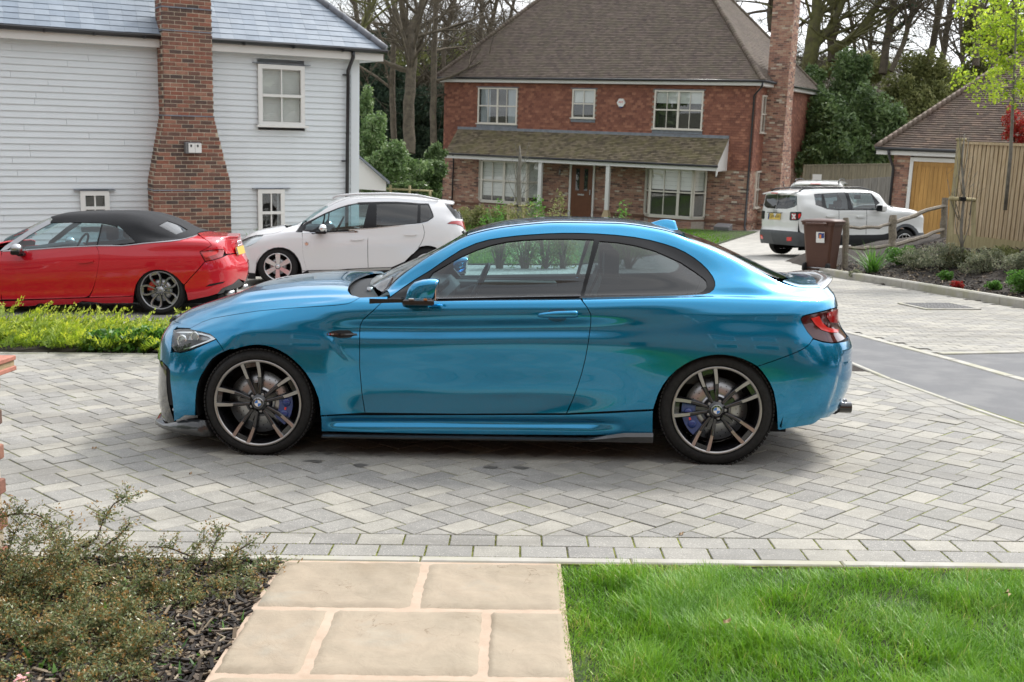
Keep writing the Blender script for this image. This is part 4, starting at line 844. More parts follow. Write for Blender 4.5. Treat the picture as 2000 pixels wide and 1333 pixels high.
 wells(P, (0, 2.6), .37, .30); m = MB(); m.box((1.35, 0, .17), (3.9, 1.2, .10), DARK); m.build('underbody', P)
 ci = seats(P, [(1.5, -.36, 1), (1.5, .36, 1), (2.2, -.33, 1), (2.2, .33, 1)], zt=.92, h=.42)
 m = MB(); m.box((.95, 0, .78), (.35, 1.4, .16), INT, bev=.05); m.build('dashboard', ci); m = MB(); Mx = Matrix.Translation((1.2, .36, .84)) @ Matrix.Rotation(R(-65), 4, 'Y'); m.tube([Mx @ Vector((.17 * math.cos(a), .17 * math.sin(a), 0)) for a in [2 * PI * k / 20 for k in range(21)]], .016, LEATH, 8, cap=False); m.build('steering_wheel', ci)
 for sg in (1, -1):
  mr = link('door_mirror', None, P, Matrix.Scale(sg, 4, (0, 1, 0)) @ Matrix.Translation((.83, -.97, .855))); m = MB(); m.lathe([(.0001, -.065), (.04, -.055), (.062, -.02), (.068, .02), (.066, .05), (.0001, .055)], SATIN, 20, 'y', M=Matrix.Rotation(PI / 2, 4, 'Z') @ Matrix.Scale(1.25, 4, (1, 0, 0))); m.build('mirror_cap', mr)
  m = MB(); m.box((0, .0, -.05), (.11, .16, .06), TRIM, bev=.02); m.box((.02, .08, -.08), (.08, .10, .04), TRIM, bev=.01); m.build('mirror_foot', mr)
 B.panel('door_handle', c1((890,645),(940,630),(1060,632),(1058,648),(960,665),(900,662)), RED, P, off=.022, gap=0, depth=.02, step=.03)
 B.panel('bumper_slot', c2((990,930),(1040,900),(1220,868),(1190,890),(1060,922)), DARK, P, off=.001, gap=0, depth=0, step=.03)
 for yy in (-.52, -.42, .42, .52): m = MB(); m.tube([(3.36, yy, .245), (3.475, yy, .245)], .036, SATIN, 16); m.build('exhaust_tip', P)
 pl = MB(); pl.box((0, 0, 0), (.012, .52, .11), YELP); po = pl.build('number_plate', P, Matrix.Translation((3.485, 0, .80)) @ Matrix.Rotation(R(-14), 4, 'Y')); pp = MB(); pp.box((.007, -.235, 0), (.002, .045, .11), BLUEC); pp.build('plate_band', po)
 tm = text_mesh('SIEGE', .055, .001); tm.materials.append(CHROME); tm = text_mesh('S3', .07, .002); tm.materials.append(CHROME)
 link('badge', tm, P, Matrix.Translation((3.50, -.30, .80)) @ Matrix.Rotation(PI / 2, 4, 'Z') @ Matrix.Rotation(PI / 2 - .2, 4, 'X'))
 for k in range(4): m = MB(); m.tube([(3.475, -.09 + .06 * k + .036 * math.cos(a), .90 + .036 * math.sin(a)) for a in [2 * PI * j / 16 for j in range(17)]], .006, CHROME, 6, cap=False); m.build('badge_ring', P)
 for x in (0, 2.6):
  for sd in (-1, 1): wheel(P, x, .868, sd, .318, .248, .225, 'a', (ALUG, ALUG, DARK), 108, disc_r=.15, caliper=REDC, cal_ang=150)
build_convertible()
UPVCW = plain('pale roof rail', (.6, .61, .62), .35)
# ---- white crossover
PM = scaled(car_matrix(-3.895, 18.003, -.12), .94)
pS = [-.83,-.74,-.58,-.38,0,.35,.6,1.2,1.8,2.3,2.55,2.8,3.0,3.16,3.27,3.33]
pW = [0,.46,.73,.82,.855,.855,.848,.845,.85,.86,.868,.86,.83,.75,.54,0]
PL = table(pS, pW, [
 (.955,[.12,.11,.10,.10,.12,.12,.13,.15,.165,.17,.18,.20,.24,.27,.28,.28], .12, -.06),
 (.99,[.27,.27,.27,.26,.27,.27,.275,.29,.31,.32,.33,.34,.36,.38,.39,.39], .10, -.01),
 (1.0,[.42,.42,.42,.42,.42,.41,.41,.42,.43,.44,.45,.46,.47,.48,.49,.49], .04, .0),
 (1.0,[.56,.56,.56,.57,.60,.57,.56,.57,.58,.60,.62,.62,.62,.62,.62,.62], .0, -.01),
 (.995,[.65,.65,.66,.68,.73,.73,.71,.73,.75,.78,.80,.81,.80,.79,.78,.78], .0, -.05),
 (.975,[.68,.69,.71,.75,.82,.85,.82,.85,.88,.92,.94,.95,.95,.95,.95,.95], .06, -.06),
 ([0,.42,.66,.75,.795,.805,.81,.81,.815,.815,.815,.80,.77,.69,.50,0],[.69,.71,.755,.81,.885,.925,.905,.955,1.015,1.075,1.11,1.11,1.09,1.07,1.05,1.05], .08, -.09),
 ([0,.38,.60,.69,.74,.76,.775,.76,.755,.745,.735,.725,.70,.64,.47,0],[.695,.73,.79,.85,.925,.965,1.00,1.20,1.24,1.26,1.27,1.25,1.20,1.16,1.14,1.13], .10, -.13),
 ([0,.34,.54,.63,.68,.705,.73,.67,.655,.65,.65,.65,.635,.59,.44,0],[.70,.745,.81,.87,.95,1.0,1.12,1.375,1.435,1.41,1.39,1.36,1.33,1.30,1.28,1.27], .11, -.22),
 ([0,.28,.45,.53,.58,.62,.66,.585,.565,.565,.57,.575,.57,.53,.40,0],[.705,.76,.835,.90,.98,1.04,1.20,1.475,1.515,1.49,1.462,1.43,1.405,1.38,1.37,1.36], .12, -.27),
 ([0,.18,.28,.33,.36,.38,.41,.37,.355,.355,.355,.355,.35,.33,.25,0],[.71,.765,.85,.915,1.0,1.065,1.25,1.51,1.545,1.53,1.505,1.478,1.455,1.435,1.42,1.415], .12, -.28),
 ([0]*16,[.71,.77,.855,.92,1.005,1.07,1.265,1.52,1.552,1.54,1.515,1.487,1.465,1.445,1.43,1.425], .12, -.28)])
PB = Body(PL, PM, blur=3); PB.gapw = .0010
def build_crossover():
 P = empty('crossover', PM, 'white crossover with black lower cladding parked between red and blue cars', 'car'); B = PB
 a, b = crop(6.346, 440, 360), crop(6.346, 680, 360)
 archf = a((372,1140),(380,1100),(388,1040),(400,985),(430,925),(475,872),(530,828),(600,800),(660,793),(720,796),(790,822),(850,865),(895,925),(925,990),(940,1050),(946,1110))
 lamp = a((125,790),(145,742),(200,705),(290,665),(380,638),(470,630),(440,675),(360,735),(290,765),(200,785),(130,810))
 doorf = a((955,600),(955,700),(960,850),(975,940),(1000,1030),(1012,1068))
 B.panel('fender', a((470,630),(600,612),(690,590),(755,545),(900,500),(960,455),(872,592),(950,600)) + doorf[1:] + a((946,1110)) + archf[::-1][1:] + a((372,1105),(255,1095),(200,1000),(140,962)) + [('p', -.80, 2.9), ('p', -.79, 4.8)] + a((100,770),(120,812),(200,790),(290,770),(365,740),(445,678)), WHITE, P, step=.035)
 B.panel('headlamp', lamp, CLEAR, P, off=.002, gap=0, depth=0, step=.025); B.panel('lamp_bowl', lamp, ALUS, P, off=-.012, gap=0, depth=0, step=.03)
 B.panel('lamp_trim', a((145,742),(200,703),(290,662),(380,635),(470,627),(470,634),(380,643),(290,671),(200,713),(150,750)), TRIM, P, off=.003, gap=0, depth=.004, step=.03)
 B.panel('bonnet', a((125,740),(200,698),(290,658),(380,632),(465,626),(600,608),(690,585),(750,543)) + [('p', .15, 8), ('p', .12, 9), ('p', .06, 10), ('p', .04, 11), ('p', -.82, 11), ('p', -.82, 7)], WHITE, P, step=.035)
 B.panel('front_panel', [('p', -.825, 2.9), ('p', -.80, 2.9), ('p', -.79, 4.8)] + a((100,765),(125,742)) + [('p', -.825, 7)], WHITE, P, step=.03)
 B.panel('front_cladding', a((375,1178),(372,1108),(255,1098),(200,1003),(140,965)) + [('p', -.825, 2.85), ('p', -.825, .1), ('p', -.5, .05)], PLAS, P, step=.04)
 B.panel('front_door', doorf + [a((1400,1062))[0]] + b((0,1050),(245,1040),(240,850),(240,700),(255,620),(268,545),(0,562)) + a((1650,585),(1260,600),(1080,622),(1040,590),(960,578)), WHITE, P, step=.04)
 rd = b((262,545),(250,620),(245,700),(245,850),(250,1038),(540,1030),(700,960),(790,870),(860,800),(905,730),(935,660),(945,600),(930,530),(915,487),(600,513),(300,543))
 B.panel('rear_door', rd, WHITE, P, step=.04)
 winr = b((885,485),(980,460),(1050,410),(1050,385),(1020,300),(995,245))
 raila = a((880,590),(990,490),(1120,425),(1230,370),(1400,300),(1520,262),(1650,240)) + b((100,233),(300,228),(450,224),(600,225),(750,233),(880,245),(990,247))
 lampr = b((1230,490),(1280,465),(1350,457),(1430,465),(1490,490),(1515,515),(1470,545),(1445,565),(1430,545),(1400,515),(1340,497))
 B.panel('side_panel', b((917,487),(980,466),(1040,435),(1062,405),(1050,360),(1020,290),(998,240),(880,238),(750,226),(600,218),(450,217),(300,221),(100,226)) + a((1650,233),(1520,255),(1400,293),(1230,362),(1120,417),(985,480)) + [('p', .42, 8.3), ('p', .8, 8.9), ('p', 1.2, 9.1), ('p', 2.0, 9.1), ('p', 2.7, 9.1), ('p', 2.95, 9.0)] + b((1150,190),(1210,262),(1330,425),(1440,440),(1500,470),(1515,505),(1430,462),(1350,452),(1280,460),(1222,492),(1340,502),(1400,522),(1430,555),(1445,575)) + [('p', 3.05, 2.9)] + [('c', 2.54 + .37 * math.cos(R(t)), .33 + .37 * math.sin(R(t))) for t in range(10, 140, 12)] + b((795,872),(864,802),(909,732),(939,662),(949,600),(934,530)), WHITE, P, step=.04)
 B.panel('tail_lamp', lampr, REDL, P, off=.006, gap=0, step=.025)
 B.panel('rear_bumper', [('c', 2.54 + .37 * math.cos(R(t)), .33 + .37 * math.sin(R(t))) for t in (8, 0, -15)] + [('p', 2.95, .1), ('p', 3.32, .1), ('p', 3.32, 4.6), ('p', 3.10, 4.6), ('p', 3.05, 2.85)], WHITE, P, step=.05)
 B.panel('tailgate', b((1445,440),(1500,468)) + [('p', 3.2, 6), ('p', 3.12, 4.7), ('p', 3.32, 4.7), ('p', 3.32, 8), ('p', 3.2, 8)], WHITE, P, step=.04)
 B.panel('rear_window', b((1212,262),(1245,255),(1470,437),(1332,422)) + [], GLASSD, P, off=-.004, gap=0, depth=0, step=.03)
 B.panel('roof', [('p', .85, 9.0), ('p', 1.2, 9.2), ('p', 2.7, 9.2), ('p', 3.0, 9.1), ('p', 3.05, 10), ('p', 3.05, 11), ('p', .78, 11), ('p', .78, 10)], WHITE, P, step=.05)
 m = MB(); vs = []
 for k in range(13):
  f = -1 + k / 6; vs += [(2.72, f * .56, 1.46 - .03 * f * f), (3.06 - .06 * f * f, f * .58, 1.445 - .03 * f * f), (3.06 - .06 * f * f, f * .58, 1.425 - .03 * f * f), (2.80, f * .56, 1.39)]
 m.add(vs, [(4 * k + j, 4 * k + (j + 1) % 4, 4 * k + 4 + (j + 1) % 4, 4 * k + 4 + j) for k in range(12) for j in range(4)] + [(0, 1, 2, 3), (51, 50, 49, 48)], WHITE); m.build('roof_spoiler', P, recalc=True)
 B.panel('windscreen', [('p', .22, 8.6), ('p', .6, 9.0), ('p', .85, 9.1), ('p', .76, 10), ('p', .75, 11), ('p', .08, 11), ('p', .10, 10), ('p', .16, 9)], GLASS, P, off=-.002, gap=0, depth=0, step=.05)
 B.panel('front_quarter_window', a((985,572),(1000,500),(1100,440),(1225,378),(1210,470),(1170,520),(1080,575)), GLASS, P, off=-.006, gap=0, depth=0, step=.03)
 B.panel('front_door_window', a((1245,595),(1225,480),(1240,372),(1400,305),(1520,267),(1650,246)) + b((0,252),(255,250),(185,548),(0,562)), GLASS, P, off=-.006, gap=0, depth=0, step=.04)
 B.panel('rear_door_window', b((345,530),(352,243),(500,238),(700,243),(868,255),(855,487),(600,510)), GLASSD, P, off=-.006, gap=0, depth=0, step=.04)
 B.panel('rear_quarter_window', b((892,483),(895,253),(990,252),(1020,305),(1050,385),(1045,412),(980,457)), GLASSD, P, off=-.006, gap=0, depth=0, step=.03)
 B.panel('window_frame', a((870,592),(985,482),(1120,418),(1230,363),(1400,294),(1520,256),(1650,234)) + b((100,228),(300,222),(450,219),(600,220),(750,228),(880,240),(998,243),(1025,300),(1056,385),(1045,420),(985,468),(885,490),(600,516),(300,545),(0,568)) + a((1650,592),(1260,604),(1000,598)), TRIM, P, off=-.0025, gap=0, depth=0, step=.03, holes=[a((987,570),(1002,502),(1100,443),(1223,381),(1208,470),(1168,518),(1080,573)), a((1247,593),(1227,480),(1242,375),(1400,308),(1520,270),(1650,249)) + b((0,255),(252,253),(183,546),(0,560)), b((348,527),(355,246),(500,241),(700,246),(865,258),(852,484),(600,507)), b((896,480),(898,256),(988,255),(1018,308),(1047,386),(1042,410),(978,454))])
 B.panel('chrome_strip', a((875,600),(960,600),(1250,604),(1650,592)) + b((0,566),(300,545),(600,516),(885,490),(985,466),(1048,425),(1056,430),(988,473),(885,497),(600,523),(300,552),(0,573)) + a((1650,599),(1250,610),(960,607)), CHROME, P, off=.004, gap=0, depth=.006, step=.03)
 B.panel('sill_strip', a((1030,1075),(1650,1058)) + b((0,1056),(245,1046),(540,1036),(520,1060),(250,1078),(0,1090)) + a((1650,1095),(1040,1105)), SATIN, P, off=.006, gap=0, depth=.01, step=.04)
 B.panel('sill_cladding', a((948,1112),(946,1070),(1012,1070),(1040,1107),(1650,1097)) + b((0,1092),(250,1080),(540,1062)) + [('p', 2.15, 1.4), ('p', 2.2, .1), ('p', .5, .1)] + a((950,1170)), PLAS, P, step=.04)
 B.panel('front_arch_trim', archf + a((955,1110),(948,1045),(932,985),(902,918),(856,857),(795,812),(722,786),(660,783),(598,790),(526,819),(469,864),(423,920),(392,982),(380,1040),(372,1100),(360,1140)), PLAS, P, off=.005, gap=0, depth=.02, step=.03)
 B.panel('inner_lining', [('p', -.75, .8), ('p', -.42, .8)] + [('c', .02 + .42 * math.cos(R(t)), .30 + .42 * math.sin(R(t))) for t in range(180, -1, -20)] + [('p', .5, .5), ('p', 2.1, .5)] + [('c', 2.54 + .40 * math.cos(R(t)), .31 + .40 * math.sin(R(t))) for t in range(180, -1, -20)] + [('p', 3.0, .8), ('p', 3.25, .9), ('p', 3.25, 5.4), ('p', 2.5, 5.6), ('p', .3, 5.5), ('p', -.2, 5.4), ('p', -.3, 4), ('p', -.7, 3.5)], DARK, P, off=-.02, gap=0, depth=0, step=.06)
 wells(P, (.02, 2.54), .385, .31, y0=.835); m = MB(); m.box((1.25, 0, .2), (3.6, 1.2, .12), DARK); m.build('underbody', P)
 ci = seats(P, [(1.35, -.34, 1), (1.35, .34, 1), (2.2, 0, 1)], zt=1.12, h=.62)
 m = MB(); m.box((.65, 0, .93), (.5, 1.35, .16), INT, bev=.05); m.build('dashboard', ci); m = MB(); Mx = Matrix.Translation((1.0, .36, 1.0)) @ Matrix.Rotation(R(-62), 4, 'Y'); m.tube([Mx @ Vector((.16 * math.cos(t), .16 * math.sin(t), 0)) for t in [2 * PI * k / 20 for k in range(21)]], .016, LEATH, 8, cap=False); m.build('steering_wheel', ci)
 for sg in (1, -1):
  m = MB(); pts = [(.93, -.50, 1.485), (1.0, -.545, 1.53), (1.3, -.565, 1.56), (1.9, -.565, 1.575), (2.4, -.56, 1.55), (2.75, -.56, 1.48)]; m.tube([(x, y * sg, z) for x, y, z in pts], .020, UPVCW, 8); m.build('roof_rail', P)
  mr = link('door_mirror', None, P, Matrix.Scale(sg, 4, (0, 1, 0)) @ Matrix.Translation((.76, -.94, .985))); m = MB(); m.lathe([(.0001, -.09), (.05, -.075), (.075, -.03), (.08, .02), (.0001, .06)], CHROME, 20, 'y', M=Matrix.Rotation(PI / 2, 4, 'Z') @ Matrix.Scale(1.25, 4, (1, 0, 0))); m.build('mirror_cap', mr)
  m = MB(); m.box((-.02, .0, -.065), (.18, .15, .05), TRIM, bev=.02); m.box((-.04, .08, -.07), (.10, .10, .05), TRIM, bev=.01); m.build('mirror_foot', mr)
 for f, pts in ((b, ((25,690),(60,665),(120,652),(170,660),(200,660),(203,685),(170,695),(60,703))), (b, ((685,625),(710,605),(770,592),(830,602),(862,615),(855,632),(770,640),(700,638)))): B.panel('door_handle', f(*pts), WHITE, P, off=.022, gap=0, depth=.02, step=.03, smooth=1)
 B.panel('fuel_flap', [(853.5 + 11.5 * math.cos(R(t)), 457 + 11.5 * math.sin(R(t))) for t in range(0, 360, 20)], WHITE, P, off=.0015, gap=0, depth=.002, step=.03)
 m = MB(); m.tube([(2.30, .1, 1.53), (2.62, .1, 1.80)], .004, TRIM, 6); m.build('aerial', P)
 B.panel('parking_sensor', [(484 + 2 * math.cos(R(t)), 509 + 2 * math.sin(R(t))) for t in range(0, 360, 45)], TRIM, P, off=.002, gap=0, depth=.001, step=.02, mirror=False)
 B.panel('wing_badge', [(598.7 + 3.3 * math.cos(R(t)), 476.7 + 3.3 * math.sin(R(t))) for t in range(0, 360, 40)], CHROME, P, off=.006, gap=0, depth=.005, step=.02, mirror=False)
 for x in (0.0, 2.54):
  for sd in (-1, 1): wheel(P, x, .838, sd, .332, .226, .205, 'p', (ALUG, ALUS, DARK), 85, disc_r=.14)
build_crossover()
# ---- chalk white off-roader, seen from behind; x runs forwards here
JM = scaled(car_matrix(7.087, 27.159, -.36), .98)
jS = [-.82,-.74,-.68,-.60,-.45,0,.4,.9,1.5,1.9,2.15,2.57,2.95,3.2,3.34,3.42]
jW = [0,.50,.74,.83,.868,.885,.878,.875,.875,.878,.885,.90,.88,.80,.60,0]
_jx = [.08,.02,-.01,-.03]
def jrow(yy, zz, dr, df): return (yy, zz, dr, df)
JL = table(jS, jW, [
 (.95,[.30,.30,.29,.28,.28,.30,.29,.30,.32,.33,.34,.35,.33,.32,.32,.32], .10, -.08),
 (1.0,[.42,.42,.42,.42,.42,.45,.41,.42,.43,.44,.46,.47,.45,.44,.44,.44], .03, .0),
 (1.0,[.62,.62,.62,.61,.60,.62,.54,.53,.53,.54,.60,.64,.58,.57,.57,.57], .0, .02),
 (.985,[.68,.68,.67,.66,.66,.76,.66,.64,.64,.66,.74,.80,.72,.70,.70,.70], .04, .0),
 (.99,[.88,.88,.88,.88,.88,.94,.88,.86,.86,.88,.94,.98,.92,.88,.86,.86], .045, .0),
 (.98,[1.08,1.08,1.09,1.10,1.12,1.12,1.08,1.06,1.06,1.08,1.12,1.14,1.08,1.02,.99,.98], .05, -.02),
 ([0,.47,.70,.79,.83,.84,.845,.845,.845,.845,.82,.80,.77,.70,.52,0],[1.16,1.16,1.18,1.22,1.28,1.22,1.165,1.165,1.165,1.165,1.20,1.20,1.15,1.09,1.05,1.04], .06, -.05),
 ([0,.45,.66,.74,.77,.77,.77,.77,.765,.75,.76,.72,.68,.62,.46,0],[1.35,1.35,1.36,1.38,1.42,1.40,1.38,1.38,1.38,1.36,1.24,1.225,1.18,1.12,1.08,1.07], .10, -.06),
 ([0,.43,.62,.69,.71,.705,.70,.70,.695,.68,.70,.62,.58,.52,.38,0],[1.50,1.50,1.51,1.53,1.55,1.56,1.58,1.60,1.60,1.50,1.28,1.235,1.19,1.13,1.09,1.08], .14, -.06),
 ([0,.42,.58,.63,.65,.64,.63,.62,.62,.62,.62,.50,.46,.42,.30,0],[1.555,1.56,1.57,1.585,1.60,1.65,1.66,1.665,1.66,1.56,1.32,1.24,1.20,1.14,1.10,1.09], .10, -.06),
 ([0,.28,.38,.41,.42,.42,.41,.41,.41,.41,.41,.30,.28,.25,.2,0],[1.58,1.585,1.595,1.61,1.64,1.68,1.69,1.69,1.685,1.60,1.36,1.245,1.205,1.15,1.11,1.10], .10, -.06),
 ([0]*16,[1.585,1.59,1.60,1.62,1.65,1.685,1.695,1.70,1.695,1.62,1.38,1.25,1.21,1.155,1.115,1.10], .10, -.06)])
JB = Body(JL, JM, blur=2)
def build_offroader():
 P = empty('off_roader', JM, 'chalk white boxy off-roader with grey bumper behind the brown bin', 'car'); B = JB; B.sgn = 1.0
 a, b = crop(7.406, 1470, 340), crop(7.015, 1630, 330)
 rw = a((270,290),(400,300),(540,308),(662,322),(668,400),(655,440),(600,480),(500,506),(400,505),(280,498),(195,470),(215,400),(245,330))
 sidew = [a((890,298),(1000,290),(1005,400),(1012,474),(920,440),(905,400)), a((1030,290),(1330,270)) + b((145,332),(180,440),(190,562),(0,560)) + a((1330,522),(1200,517),(1078,500)), b((195,332),(350,332),(500,342),(535,420),(560,500),(572,560),(258,560))]
 out = a((885,292),(1000,283),(1200,272),(1330,265)) + b((145,325),(350,325),(505,335),(560,400),(622,470),(575,500),(582,568),(258,570),(0,570)) + a((1330,530),(1200,526),(1078,512),(1000,480),(912,450))
 clad = a((100,800),(170,795),(480,833),(520,860),(600,880),(712,886),(750,830),(790,770),(812,755))
 ad = [('c', 0 + .41 * math.cos(R(t)), .36 + .41 * math.sin(R(t))) for t in range(170, -1, -14)]
 af = [('c', 2.57 + .42 * math.cos(R(t)), .37 + .42 * math.sin(R(t))) for t in range(170, -1, -14)]
 B.panel('side_panel', [('p', -.55, 2.3)] + [('c', 0 + .45 * math.cos(R(t)), .36 + .45 * math.sin(R(t))) for t in range(155, 10, -12)] + [('p', .47, 2.2), ('p', 2.10, 2.2)] + [('c', 2.57 + .46 * math.cos(R(t)), .37 + .46 * math.sin(R(t))) for t in range(165, 10, -12)] + [('p', 3.15, 2.2), ('p', 3.38, 2.2), ('p', 3.38, 6.5), ('p', 2.6, 6.6), ('p', 2.2, 6.7), ('p', 2.12, 8.4), ('p', 1.85, 9.0), ('p', 1.5, 9.2), ('p', -.4, 9.2), ('p', -.62, 8.9), ('p', -.64, 6.5), ('p', -.62, 4)], WHITE2, P, step=.06, gap=0, holes=[out])
 B.panel('tailgate', [('p', -.625, 2.4), ('p', -.625, 4), ('p', -.645, 6.5), ('p', -.63, 8.9), ('p', -.83, 8.9), ('p', -.83, 2.4)], WHITE2, P, step=.05, gap=0, holes=[rw])
 B.panel('rear_window', rw, GLASSD2, P, off=-.01, gap=-.004, depth=0, step=.05)
 B.panel('window_frame', out, TRIM, P, off=-.008, gap=-.004, depth=0, step=.04, holes=sidew)
 for nm, w in zip(('rear_quarter_window', 'rear_door_window', 'front_door_window'), sidew): B.panel(nm, w, GLASS if nm[0] == 'f' else GLASSD2, P, off=-.012, gap=-.003, depth=0, step=.05)
 B.panel('roof', [('p', -.6, 9.2), ('p', 1.5, 9.25), ('p', 1.85, 9.1), ('p', 1.80, 10), ('p', 1.78, 11), ('p', -.72, 11), ('p', -.72, 9.2)], WHITE2, P, step=.06)
 m = MB(); vs = []
 for k in range(9): f = -1 + k / 4; vs += [(-.60, f * .60, 1.60), (-.80 + .04 * f * f, f * .60, 1.585 - .02 * f * f), (-.80 + .04 * f * f, f * .60, 1.555 - .02 * f * f), (-.66, f * .60, 1.54)]
 m.add(vs, [(4 * k + j, 4 * k + (j + 1) % 4, 4 * k + 4 + (j + 1) % 4, 4 * k + 4 + j) for k in range(8) for j in range(4)] + [(0, 1, 2, 3), (35, 34, 33, 32)], WHITE2); m.build('roof_spoiler', P, recalc=True)
 m = MB(); m.box((-.805, 0, 1.575), (.012, .28, .02), REDB); m.build('brake_lamp', P)
 B.panel('windscreen', [('p', 2.12, 8.9), ('p', 1.88, 9.2), ('p', 1.82, 11), ('p', 2.3, 11), ('p', 2.25, 10)], GLASS, P, off=-.002, gap=0, depth=0, step=.06)
 B.panel('bonnet', [('p', 2.25, 6.8), ('p', 3.36, 6.7), ('p', 3.38, 11), ('p', 2.35, 11)], WHITE2, P, step=.06)
 B.panel('rear_bumper', [('p', -.83, 2.35), ('p', -.56, 2.25)] + [('c', 0 + .44 * math.cos(R(t)), .36 + .44 * math.sin(R(t))) for t in (158, 170, 185, 195)] + [('p', -.42, .0), ('p', -.83, .0)], GREYPL, P, off=.02, gap=0, step=.05, depth=.03)
 for ar, cx, cz in ((0, 0, .36), (1, 2.57, .37)):
  B.panel('arch_cladding', [('c', cx + .48 * math.cos(R(t)), cz + .46 * math.sin(R(t))) for t in range(195, -16, -15)] + [('c', cx + .39 * math.cos(R(t)), cz + .385 * math.sin(R(t))) for t in range(-15, 196, 15)], GREYPL, P, off=.018, gap=0, depth=.05, step=.05)
 B.panel('sill_cladding', [('p', .44, 2.2), ('p', 2.12, 2.2), ('p', 2.12, .05), ('p', .44, .05)], PLAS, P, off=.012, gap=0, depth=.03, step=.06)
 B.panel('front_bumper', [('p', 3.0, 2.15), ('p', 3.4, 2.15), ('p', 3.4, .1), ('p', 3.0, .1)], GREYPL, P, off=.01, gap=0, depth=.03, step=.06)
 la = a((545,560),(560,552),(690,552),(706,560),(704,600),(690,640),(665,668),(640,676),(548,672),(538,660))
 tl = B.panel('tail_lamp', la, TRIM, P, off=.012, gap=0, step=.04); l2 = B.last2
 B.panel('lamp_glass', a((568,572),(634,572),(634,660),(568,660)), REDL, tl, off=.018, gap=0, step=.04, depth=.006, mirror=False); B.panel('lamp_reflector', a((662,580),(698,575),(695,610),(670,645),(660,640)), REDB, tl, off=.018, gap=0, step=.04, depth=.006, mirror=False)
 for pts in (((575,585),(590,580),(630,645),(616,652)), ((620,582),(632,590),(590,652),(576,645))): B.panel('lamp_cross', a(*pts), WHB, tl, off=.022, gap=0, step=.04, depth=.004, mirror=False)
 B.panel('fog_reflector', a((500,915),(572,912),(570,965),(505,968)), REDB, P, off=.028, gap=0, step=.04, depth=.01)
 m = MB(); m.box((0, 0, 0), (.012, .53, .155), YELP); pl = m.build('number_plate', P, Matrix.Translation((-.765, .02, .99)) @ Matrix.Rotation(R(6), 4, 'Y')); m = MB(); m.box((-.007, .24, 0), (.003, .05, .155), BLUEC); m.build('plate_band', pl)
 tm = text_mesh('CJ69 KHA', .105, .001); tm.materials.append(CAL); link('plate_text', tm, pl, Matrix.Translation((-.008, -.02, 0)) @ Matrix.Rotation(-PI / 2, 4, 'Z') @ Matrix.Rotation(PI / 2, 4, 'X'))
 tm = text_mesh('Jeep', .11, .002); tm.materials.append(SATIN); link('badge', tm, P, Matrix.Translation((-.785, -.02, 1.14)) @ Matrix.Rotation(-PI / 2, 4, 'Z') @ Matrix.Rotation(PI / 2, 4, 'X'))
 m = MB(); m.box((-.775, 0, 1.085), (.02, .66, .014), TRIM); m.build('tailgate_grip', P)
 for sg in (1, -1):
  m = MB(); m.tube([(-.5, sg * .60, 1.625), (-.38, sg * .61, 1.69), (.4, sg * .60, 1.735), (1.3, sg * .60, 1.735), (1.62, sg * .60, 1.68)], .018, TRIM, 8); m.build('roof_rail', P)
  m = MB(); m.box((0, 0, 0), (.13, .22, .17), WHITE2 if sg > 0 else WHITE2, bev=.04); m.box((-.07, 0, 0), (.02, .20, .15), TRIM, bev=.01); m.build('door_mirror', P, Matrix.Translation((1.72, sg * -.98, 1.22)))
 for f, pts in ((a, ((1060,610),(1130,600),(1190,608),(1188,628),(1080,630))), (b, ((300,655),(350,645),(415,650),(412,668),(310,672)))): B.panel('door_handle', f(*pts), WHITE2, P, off=.03, gap=0, depth=.03, step=.04)
 for s_ in (.52, 1.36): B.panel('door_gap', [('p', s_, 2.3), ('p', s_ + .012, 2.3), ('p', s_ + .012, 6.05), ('p', s_, 6.05)], DARK, P, off=.001, gap=0, depth=0, step=.06)
 m = MB(); m.tube([(-.35, .2, 1.66), (-.45, .2, 1.86)], .006, TRIM, 6); m.build('aerial', P)
 m = MB(); m.tube([(-.78, .25, 1.20), (-.72, .0, 1.27), (-.70, -.05, 1.36)], .012, TRIM, 6); m.build('rear_wiper', P)
 wells(P, (0, 2.57), .40, .36, y0=.86); m = MB(); m.box((1.3, 0, .36), (3.9, 1.3, .12), DARK); m.build('underbody', P)
 seats(P, [(.35, 0, -1), (1.2, -.36, -1), (1.2, .36, -1)], zt=1.20, h=.66)
 B.panel('inner_lining', [('p', -.8, 2), ('p', -.45, 2.2)] + [('c', 0 + .43 * math.cos(R(t)), .36 + .43 * math.sin(R(t))) for t in range(160, 10, -20)] + [('p', .5, .5), ('p', 2.1, .5)] + [('c', 2.57 + .44 * math.cos(R(t)), .37 + .44 * math.sin(R(t))) for t in range(160, 10, -20)] + [('p', 3.2, 2), ('p', 3.35, 5.8), ('p', -.8, 5.8)], DARK, P, off=-.02, gap=0, depth=0, step=.08)
 for x in (0.0, 2.57):
  for sd in (-1, 1): wheel(P, x, .875, sd, .345, .235, .215, 'j', (WBLK, ALUS, DARK), 90, disc_r=.14)
build_offroader()
